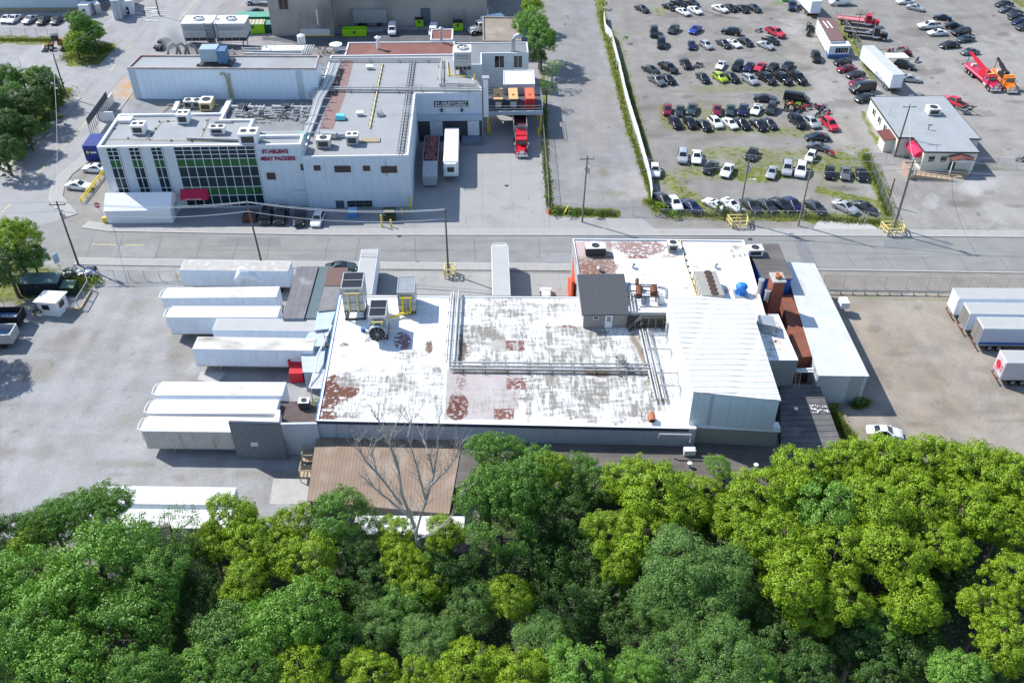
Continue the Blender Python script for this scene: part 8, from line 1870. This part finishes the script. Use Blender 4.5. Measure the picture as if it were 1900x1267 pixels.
# ------------------------------------------------------------------ trees
def leafmat(n,c,v=.3): 
    return mat('leaves_'+n,c,.5,var=v*.5,sc=.9,fine=.16,trans=.14,spec=.4)
LM = dict(mid=leafmat('mid_green',(.13,.27,.04)),bright=leafmat('bright_yellow_green',(.235,.37,.014)),olive=leafmat('olive_yellow',(.22,.35,.015)),blue=leafmat('blue_green',(.135,.26,.055)),dark=leafmat('dark_green',(.065,.145,.026)),fresh=leafmat('fresh_green',(.17,.34,.045)))
bark = mat('bark',(.12,.1,.085),.9,var=.2,sc=3)
def crown_mesh(seed,style):
    rs = np.random.RandomState(seed); V = []; 
    # unit crown: main lobes -> clumps -> leaves
    ncl,nlf,ls = dict(maple=(330,70,.047),willow=(400,62,.043),blue=(420,56,.04),sparse=(90,40,.045),bush=(60,70,.08))[style]
    lobes = [(np.array([0,0,.12]),.62)]
    for i in range(7 if style != 'bush' else 4):
        a = rs.uniform(0,6.28); e = rs.uniform(-.4,.75); d = np.array([math.cos(a)*math.cos(e),math.sin(a)*math.cos(e),math.sin(e)*.85])
        lobes.append((d*rs.uniform(.4,.62),rs.uniform(.3,.46)))
    cl = []
    while len(cl) < ncl:
        c,r = lobes[rs.randint(len(lobes))] if rs.rand() < .85 else lobes[0]
        d = rs.normal(size=3); d /= np.linalg.norm(d)
        if d[2] < -.7: d[2] *= -.5
        p = c+d*r*rs.uniform(.74,1.14)
        if any(np.linalg.norm(p-l[0]) < l[1]*.72 for l in lobes): 
            if rs.rand() < .85: continue
        cl.append((p,d))
    out = []
    for p,d in cl:
        cr = rs.uniform(.05,.15)
        n = int(nlf*(cr/.1)**1.4)
        q = rs.normal(size=(n,3)); q /= np.linalg.norm(q,axis=1)[:,None]; q *= (rs.uniform(.35,1,n)**.5)[:,None]
        if style == 'willow': sc = np.array([1.0,1.0,.62]); q = q*sc; q[:,2] -= .55*(q[:,0]**2+q[:,1]**2); 
        elif style == 'maple': q = q*np.array([1.0,1.0,.68])
        P_ = p+q*cr; nr = q*1.0+d*.45+np.array([0,0,.2])+rs.normal(size=(n,3))*.42
        nr /= np.linalg.norm(nr,axis=1)[:,None]
        t = np.cross(nr,rs.normal(size=(n,3))); t /= np.linalg.norm(t,axis=1)[:,None]; b = np.cross(nr,t)
        s = ls*rs.uniform(.55,1.15,n)[:,None]; k = .62 if style != 'blue' else .5
        out.append(np.stack([P_-t*s*.5,P_-b*s*.5*k+nr*s*.1,P_+t*s*.5,P_+b*s*.5*k+nr*s*.1],1))
    A = np.concatenate(out); N_ = len(A); me = bpy.data.meshes.new('crown'); me.vertices.add(N_*4); me.vertices.foreach_set('co',A.reshape(-1).astype(np.float32)); me.loops.add(N_*4); me.loops.foreach_set('vertex_index',np.arange(N_*4,dtype=np.int32)); me.polygons.add(N_); me.polygons.foreach_set('loop_start',np.arange(0,N_*4,4,dtype=np.int32)); me.polygons.foreach_set('loop_total',np.full(N_,4,dtype=np.int32)); me.update(calc_edges=True)
    me.materials.append(LM['mid']); return me
def trunk_mb(seed,style):
    rs = random.Random(seed); m = MB(); h = .35
    m.tube([(0,0,-1.6),(.02,.01,-.8),(0,0,-.2),(.03,0,.3)],[.075,.06,.045,.02],8)
    for i in range(9):
        a = rs.uniform(0,6.28); z = rs.uniform(-.7,.0); l = rs.uniform(.35,.6); e = rs.uniform(.1,.6)
        p1 = Vector((math.cos(a)*l*.45,math.sin(a)*l*.45,z+e*.35*l+.1)); p2 = Vector((math.cos(a+.25)*l,math.sin(a+.25)*l,z+e*l))
        m.tube([(0,0,z),p1,p2],[.03,.02,.008],6); m.tube([p1,p1+Vector((math.cos(a-.7)*.3,math.sin(a-.7)*.3,.25))],[.015,.005],5)
    return m
PR = {}
for st_,k in (('maple',4),('willow',3),('blue',2),('sparse',1),('bush',2)):
    PR[st_] = [(crown_mesh(100+7*i+len(st_),st_),None) for i in range(k)]
grs = mat('tall_grass',(.15,.2,.04),.8,var=.2,sc=.3,trans=.2)
TRK = []
for i in range(3):
    o = trunk_mb(i,'x').build('trunk',bark); TRK.append(o.data); bpy.data.objects.remove(o)
def tree(style,colr,p,z,rad,label,cat='tree',group=None,squash=1.0,name='broadleaf_tree',seed=None):
    """p: photo point of the crown centre at height z above the yard level"""
    g = G(*p,z); gr = gz(g.x,g.y); t = thing(name,label,cat,(g.x,g.y,gr),group)
    s = rad; me = PR[style][(int(p[0]*7+p[1]*3)) % len(PR[style])][0]
    c = bpy.data.objects.new('crown',me); COL.objects.link(c); c.parent = t; c.location = (0,0,z-gr); rz = random.uniform(0,6.28); c.rotation_euler = (0,0,rz); c.scale = (s,s,s*squash); mats_of(c,LM[colr])
    if name != 'shrub':
        k = bpy.data.objects.new('trunk',TRK[int(p[0]) % 3]); COL.objects.link(k); k.parent = t; hh = z-gr; k.location = (0,0,hh); k.rotation_euler.z = rz; k.scale = (s,s,max(hh/1.6,s*.5))
        if hh/1.6 < s*.5: k.location.z = s*.5*1.6
    return t
CN = dict(mid='mid-green',bright='bright yellow-green',olive='olive yellow-green',blue='blue-green',dark='dark green',fresh='fresh green')
SN = dict(maple='maple-like',willow='feathery',blue='small-leaved',sparse='sparse',bush='bushy')
# the wooded slope in the foreground: (style, colour, px, py, radius px, z)
F = [('willow','mid',150,945,60,7.5),('willow','mid',95,960,48,7),('willow','mid',205,925,44,8),('maple','dark',35,985,55,5),('maple','olive',60,1000,40,5.5),
 ('willow','fresh',60,1060,80,7),('willow','fresh',190,1040,95,8),('willow','mid',280,1075,70,7.5),('willow','fresh',100,1140,100,8),('willow','mid',215,1170,95,7.5),('willow','mid',30,1200,85,8),('willow','fresh',130,1235,90,8),('willow','mid',250,1245,70,8),('willow','mid',-20,1120,80,7),
 ('sparse','blue',318,975,60,6.5),('blue','dark',345,1040,62,4.5),('blue','dark',370,1120,60,3.5),('maple','bright',428,950,52,7),('maple','bright',470,1000,55,6.5),('maple','olive',548,965,44,6.5),('maple','bright',395,1000,42,5.5),('maple','olive',455,1078,52,6),('maple','bright',570,1035,62,6.5),('maple','olive',520,1010,46,6.5),
 ('willow','mid',632,950,58,7.5),('willow','blue',655,1000,48,5.5),('willow','fresh',560,1125,80,7),('willow','fresh',500,1165,72,6.5),('willow','blue',420,1190,78,5.5),('willow','fresh',390,1240,66,6.5),('willow','mid',600,1180,62,5.5),('maple','bright',560,1235,60,6.5),('willow','mid',460,1240,60,7),('blue','dark',300,1160,55,3.5),
 ('maple','bright',735,985,40,5.5),('maple','bright',745,1040,48,5),('maple','dark',690,1080,55,4),('maple','dark',820,1060,60,3),('blue','blue',700,1150,58,3.5),('maple','dark',640,1215,60,4),('maple','bright',690,1245,58,5),('maple','bright',830,985,40,5),
 ('willow','mid',920,830,48,9.5),('willow','mid',905,900,62,9),('willow','mid',965,890,66,9),('willow','mid',930,970,62,7.5),('maple','bright',1010,870,46,8.5),('willow','dark',1030,940,66,6),('willow','mid',1060,868,50,7.5),('willow','blue',1105,890,48,6.5),('maple','mid',985,850,46,8.5),('maple','bright',1300,915,50,7),('willow','dark',980,1040,66,4),('blue','dark',1080,1010,66,4),('blue','blue',870,1120,50,3),('maple','bright',950,1100,48,4.5),('blue','dark',1040,1120,66,3),('maple','bright',870,1230,62,5.5),('maple','bright',960,1235,58,6),('blue','blue',1000,1180,56,4),('maple','fresh',1070,1240,62,6),('blue','blue',790,1180,58,4),('maple','dark',1130,1100,56,3),('maple','bright',780,1255,48,5),
 ('maple','bright',1165,880,55,8.5),('maple','bright',1220,910,70,8.5),('maple','olive',1130,980,52,7),('maple','bright',1190,990,58,7),('maple','olive',1150,1040,40,6),('maple','bright',1265,940,52,7.5),
 ('blue','blue',1260,1035,78,8),('blue','blue',1330,1060,66,7.5),('blue','blue',1230,1100,60,6),('blue','blue',1310,1135,66,6),('blue','blue',1345,1215,72,7),('blue','blue',1250,1210,60,6),('willow','fresh',1180,1235,52,6),
 ('maple','bright',1410,905,60,9),('maple','olive',1380,960,62,8.5),('maple','bright',1490,870,58,9.5),('maple','bright',1570,850,58,9.5),('maple','fresh',1530,930,70,9),('maple','bright',1440,985,66,8.5),('maple','bright',1470,1060,72,8),('maple','olive',1550,1010,66,8.5),('maple','bright',1640,850,62,9.5),('maple','bright',1730,845,60,9.5),('maple','bright',1810,855,62,9.5),('maple','bright',1885,880,62,9.5),('maple','olive',1620,930,66,9.5),('maple','bright',1700,920,66,9.5),('maple','bright',1790,930,66,9),('maple','bright',1860,960,62,8),('maple','bright',1650,1020,66,9),('maple','bright',1740,1000,54,8.5),('maple','olive',1560,1100,56,7),('maple','bright',1500,1130,46,6),('maple','bright',1690,1100,66,7),('maple','fresh',1640,1150,40,5),
 ('maple','bright',1880,1060,58,8),('maple','bright',1830,1120,52,7),('maple','bright',1870,1180,62,7),('maple','dark',1760,1080,56,4),('maple','dark',1590,1180,66,3),('maple','dark',1700,1190,66,2.5),('maple','dark',1450,1190,62,4),('maple','dark',1500,1245,62,4.5),('maple','fresh',1780,1245,58,6),('maple','dark',1640,1245,56,3),('maple','dark',1410,1115,56,4),('maple','fresh',1400,1255,52,6),('maple','dark',1890,1250,56,4),('blue','dark',1180,1160,60,2.5),('maple','bright',775,1080,46,4),('maple','mid',800,1035,40,3.5),('maple','mid',740,1110,50,4),('maple','dark',1660,890,60,6),('maple','dark',1760,890,60,6),('maple','dark',1850,910,60,6),('maple','dark',1560,900,60,6),('maple','mid',1480,920,56,6),('maple','dark',760,1110,60,2),('maple','dark',1330,980,50,4)]
F = [f if f[1] != 'x' else f for f in F]
seenlab = {}
anchors = [(0,'left edge'),(190,'far left'),(420,'left'),(640,'left centre'),(860,'centre left'),(1060,'centre'),(1260,'centre right'),(1480,'right centre'),(1680,'right'),(1860,'right edge')]
def pxwhere(px,py):
    a = min(anchors,key=lambda q: abs(q[0]-px))[1]
    v = 'top rank' if py < 920 else ('upper rank' if py < 1010 else ('middle rank' if py < 1110 else ('lower rank' if py < 1200 else 'bottom edge')))
    return a,v
lst = []
for f in F:
    a,v = pxwhere(f[2],f[3]); lst.append((f,f'{CN[f[1]]} {SN[f[0]]} tree, {a} of the woods, {v}'))
cnt = {}
for f,l in sorted(lst,key=lambda q: (q[0][2],q[0][3])):
    cnt.setdefault(l,[]).append(f)
labf = {}
for l,fs in cnt.items():
    for i,f in enumerate(fs): labf[id(f)] = l if len(fs) == 1 else l+', '+['leftmost','next right','third from left','fourth from left','fifth from left'][i]
for f,l in lst:
    style,colr,a,b,rp,z = f; sc_ = (b+774)*cp/(CAMH-z)
    tree(style,colr,(a,b+rp*.22),z,rp/sc_*1.2,labf[id(f)],group='trees of the foreground woods',squash=.92)
# understory: low leafy cover on the slope
bm_,rs = [],np.random.RandomState(5)
n = 26000; X_ = rs.uniform(-62,75,n); Y_ = rs.uniform(46,69,n); keep = ~((X_ > -48) & (X_ < 42) & (Y_ > 65.5)); X_ = X_[keep]; Y_ = Y_[keep]; n = len(X_)
Zg = np.array([gz(a,b) for a,b in zip(X_,Y_)])+rs.uniform(.1,2.6,n)*(.5+.5*np.array([mnoise.noise(Vector((a*.3,b*.3,0))) for a,b in zip(X_,Y_)]))
nr = rs.normal(size=(n,3))*.6+np.array([0,0,1]); nr /= np.linalg.norm(nr,axis=1)[:,None]; tt_ = np.cross(nr,rs.normal(size=(n,3))); tt_ /= np.linalg.norm(tt_,axis=1)[:,None]; bb3 = np.cross(nr,tt_); s = rs.uniform(.2,.42,n)[:,None]; P_ = np.stack([X_,Y_,Zg],1)
A = np.stack([P_-tt_*s*.5,P_-bb3*s*.35,P_+tt_*s*.5,P_+bb3*s*.35],1)
me = bpy.data.meshes.new('undergrowth'); me.vertices.add(n*4); me.vertices.foreach_set('co',A.reshape(-1).astype(np.float32)); me.loops.add(n*4); me.loops.foreach_set('vertex_index',np.arange(n*4,dtype=np.int32)); me.polygons.add(n); me.polygons.foreach_set('loop_start',np.arange(0,n*4,4,dtype=np.int32)); me.polygons.foreach_set('loop_total',np.full(n,4,dtype=np.int32)); me.update(calc_edges=True); me.materials.append(LM['dark'])
o = bpy.data.objects.new('undergrowth',me); COL.objects.link(o); o['kind'] = 'stuff'; o['label'] = 'dark leafy undergrowth covering the wooded slope'; o['category'] = 'undergrowth'
# other trees
for (st_,c_,a,b,rp,z,lab,grp) in [
 ('maple','mid',150,45,26,5.5,'bushy tree, upper one of the clump on the grass corner at top left','x'),('maple','fresh',172,60,24,4,'bushy tree, right one of the clump at top left','x'),('maple','dark',165,85,24,3,'dark lower tree in the clump at top left','x'),('maple','bright',140,82,26,3.5,'bright low tree at the front of the top left clump','x'),('maple','mid',133,35,14,3,'small tree behind the wheel loader','x'),
 ('maple','mid',68,145,26,5,'mid-green tree at the top of the left tree belt','b'),('maple','dark',88,162,28,4.5,'dark tree at the right tip of the left tree belt','b'),('maple','mid',25,180,30,5.5,'mid-green tree at the left of the tree belt','b'),('maple','dark',60,195,34,5,'dark round tree in the middle of the left belt','b'),('maple','dark',20,235,36,5,'dark tree low in the left belt near the edge','b'),('maple','dark',48,240,28,4.5,'dark tree beside the side street in the left belt','b'),('maple','dark',5,280,34,5,'lowest dark tree of the left belt by the side street','b'),('maple','dark',-15,200,40,6,'dark tree cut by the left edge in the belt','b'),
 ('maple','dark',100,180,24,2.5,'low dark shrub tree closing the right tip of the left belt','b'),('maple','mid',42,150,26,3,'low leafy tree filling the top of the left belt','b'),('maple','mid',75,185,26,3,'low leafy tree under the dark ones in the left belt','b'),('maple','dark',40,210,34,2.8,'low dark tree filling the middle of the left belt','b'),('maple','dark',5,250,34,2.8,'low dark tree near the edge in the left belt','b'),('maple','dark',28,275,28,2.5,'low dark tree overhanging the left pavement','b'),('maple','mid',0,150,34,4,'leafy tree at the upper left edge of the belt','b'),('maple','mid',160,62,24,2.5,'low leafy tree filling the top left clump','x'),('maple','dark',145,68,22,2.5,'low dark tree behind the bright front one at top left','x'),
 ('maple','bright',25,445,46,7,'bright leafy tree at the left edge by the street corner','c'),('maple','dark',15,500,44,5,'dark leafy tree below the bright one at the left edge','c'),('maple','mid',60,480,30,4,'small leafy tree beside the corner sign','c'),
 ('maple','fresh',990,48,36,8,'tall leafy tree behind the factory side wing','d'),('maple','mid',1005,75,30,7,'leafy tree right of the goose-neck duct','d'),('maple','bright',985,12,22,6,'bright small tree at the top centre','d'),('sparse','fresh',1025,130,20,4,'thin sapling by the lane beside the box wing','d'),('sparse','fresh',1015,165,18,4,'second thin sapling by the lane behind the platform','d'),('maple','dark',1000,105,18,3,'dark shrubby tree between the box wing and the lane','d')]:
    sc_ = (b+774)*cp/(CAMH-z); tree(st_,c_,(a,b),z,rp/sc_*1.15,lab,group={'x': 'trees at the top left corner','b': 'trees of the left belt','c': 'trees at the left street corner','d': 'trees beside the lane'}[grp])
for q_ in ((-75,610),(-90,540)): tree('maple','dark',q_,6,4.5,f'leafy tree just outside the left edge, {["upper", "middle", "lower"][(q_[1]-540)//70]} one',group='trees outside the left edge')
tree('blue','fresh',(1333,868),4.2,1.9,'small pale green tree standing alone against the worn low roof',group='trees of the foreground woods')
for (c_,a,b,r_,z,lab) in [('bright',1222,385,1.5,1.2,'bright shrub at the foot of the white fence'),('fresh',1250,396,1.1,.8,'dark small shrub in front of the white sedan'),('dark',1340,390,1.6,1.3,'dark round shrub left of the ivy pole'),('mid',1372,385,.8,2.2,'ivy clump on the guarded pole'),('fresh',1160,72,1.0,1.0,'shrub by the top of the white fence'),('bright',1137,75,1.1,1.0,'bright shrub growing through the white fence'),('mid',1143,118,1.0,.9,'shrub halfway down the white fence'),('bright',1120,8,1.6,1.2,'bright bush at the very top of the white fence'),('mid',1030,395,.9,.6,'weedy shrub at the apron corner'),('mid',1060,397,1.0,.6,'weedy shrub left of the lane pole'),('mid',1110,398,1.0,.6,'weedy shrub right of the lane pole'),('fresh',586,745,.7,3.6,'tiny green shrub on the low roof corner'),('mid',130,505,1.2,.8,'weeds around the corner pole'),('fresh',178,522,1.1,.5,'weeds at the left end of the swing gate'),('dark',70,580,1.0,.7,'dark shrub beside the gatehouse'),('dark',8,318,2.6,1.6,'low dark bush at the foot of the left belt, nearest the corner'),('mid',30,292,2.6,1.6,'low bush at the foot of the left belt, second from the corner'),('dark',52,268,2.6,1.6,'low dark bush at the foot of the left belt, third from the corner'),('mid',75,242,2.4,1.5,'low bush at the foot of the left belt, fourth from the corner'),('dark',95,218,2.4,1.5,'low dark bush at the foot of the left belt, fifth from the corner'),('mid',108,192,2.0,1.2,'low bush beside the leaning dark pole'),('mid',1595,745,1.0,.5,'weeds at the corner of the metal shed'),('mid',1016,330,.8,.5,'weeds along the apron fence, upper'),('olive',1015,365,.8,.5,'weeds along the apron fence, lower'),('mid',1560,38,1.0,.8,'shrub behind the portable office'),('fresh',1590,78,1.3,1.0,'bright shrubs between the kiosk and flatbed')]:
    if lab: tree('bush',c_,(a,b),z,r_,lab,'shrub','shrubs around the yards',name='shrub',squash=.8)
# weeds strip by the white fence: grass stuff
def tufts(name,label,strokes,n,h,w_,m,seed):
    rs = np.random.RandomState(seed); out = []
    for k in range(n):
        s_ = strokes[rs.randint(len(strokes))]; i = rs.randint(len(s_[0])-1); f = rs.rand(); a,b = s_[0][i],s_[0][i+1]
        g = G(a[0]+(b[0]-a[0])*f+rs.normal()*s_[1],a[1]+(b[1]-a[1])*f+rs.normal()*s_[1]*.5)
        an = rs.uniform(0,6.28); hh = h*rs.uniform(.4,1.2); dx,dy = math.cos(an)*w_,math.sin(an)*w_; lx,ly = rs.normal()*.12,rs.normal()*.12
        out.append([(g.x-dx,g.y-dy,0),(g.x+dx,g.y+dy,0),(g.x+lx+dx*.3,g.y+ly,hh)])
    mb = MB(); 
    for q in out: mb.add(q,[(0,1,2)])
    o = mb.build(name,m); o['kind'] = 'stuff'; o['label'] = label; o['category'] = 'grass'
tufts('grass','tall grass and weeds along the white fence and street fence',[([(1116,20),(1122,60),(1146,150),(1162,220),(1188,300),(1205,345),(1216,390)],3.5),([(1204,375),(1240,396),(1330,400),(1480,402),(1560,410),(1640,415)],5),([(1606,290),(1630,340),(1650,400)],4),([(1022,392),(1140,397)],5),([(1010,200),(1012,300),(1020,385)],3),([(1130,60),(1170,180),(1200,290)],3)],16000,.5,.09,grs,3)
tufts('grass','rough grass around the left corner pole and belts',[([(20,520),(180,520)],10),([(60,250),(130,170)],8),([(120,110),(205,90)],8),([(0,75),(100,76)],3),([(1545,770),(1575,812)],6),([(1600,745),(1590,755)],6)],9000,.45,.08,grs,4)
# bare tree
bt = thing('dead_tree','tall bare grey dead tree in front of the brown corrugated shed','tree',(0,0,0)); gB_ = G(745,1120,0); bx_,by_ = G(770,1010,3).x,63.0; zb_ = gz(bx_,by_); bt.location = (bx_,by_,zb_); OFF[bt.name] = Vector((bx_,by_,zb_)); m = MB(); rsd = random.Random(11)
def Y_at(px,py,y):   # point on the vertical plane world-y = y seen at a photo pixel
    lo,hi = -12.0,40.0
    for _ in range(40):
        mz = (lo+hi)/2; g = G(px,py,mz)
        if g.y > y: lo = mz
        else: hi = mz
    return G(px,py,mz)
main = [[(790,1110),(772,985),(745,915),(738,860),(712,800),(700,775)],[(772,985),(790,930),(805,880),(812,830),(815,785)],[(745,935),(710,890),(675,850),(660,815)],[(738,870),(722,820),(735,785)],[(790,930),(775,870),(757,810),(762,780)],[(800,900),(830,870),(850,840),(856,820)],[(760,960),(725,930),(695,905),(668,880)],[(805,880),(795,840),(780,800)],[(700,880),(690,840),(705,800)],[(780,1060),(820,1030),(855,1020),(875,1018)],[(820,1040),(850,1045),(858,1075)],[(775,1000),(810,985),(845,950),(862,905)],[(790,1110),(770,1160),(755,1220)]]
for bi,br in enumerate(main):
    pts = []
    for i,(a,b) in enumerate(br): pts.append(Y_at(a,b,by_+(.0 if i == 0 else rsd.uniform(-.9,1.1))+i*.5))
    r0 = .2 if bi == 0 else (.16 if bi < 2 else .09)
    m.tube(pts,[r0*(1-i/(len(pts)))+.03 for i in range(len(pts))],7)
    for i in range(1,len(pts)):
        for k in range(7 if bi < 10 else 4):
            p = pts[i-1].lerp(pts[i],rsd.random()); d = (pts[i]-pts[i-1]).normalized()
            q = p; r = .05; dirv = (d+Vector((rsd.uniform(-.9,.9),rsd.uniform(-.6,.6),rsd.uniform(-.2,.7)))).normalized(); tw = [q]
            for s_ in range(4): dirv = (dirv+Vector((rsd.uniform(-.3,.3),rsd.uniform(-.3,.3),.12))).normalized(); q = q+dirv*rsd.uniform(.35,.75); tw.append(q)
            m.tube(tw,[.035,.03,.024,.018,.01],5)
            for u in (1,2,3): e = tw[u]+Vector((rsd.uniform(-.5,.5),rsd.uniform(-.4,.4),rsd.uniform(.1,.5))); m.tube([tw[u],e,e+Vector((rsd.uniform(-.3,.3),0,.3))],[.018,.014,.008],4)
m.build('branches',mat('bleached_wood',(.36,.33,.3),.85,var=.12,sc=2),bt)
# leftovers: unused prototypes of vehicles
for k,o in proto.items():
    if k not in used:
        for c in list(o.children_recursive): bpy.data.objects.remove(c)
        bpy.data.objects.remove(o)
for i,o in enumerate(mk_):
    if i not in mu:
        for c in list(o.children_recursive): bpy.data.objects.remove(c)
        bpy.data.objects.remove(o)
print('objects',len(bpy.data.objects))
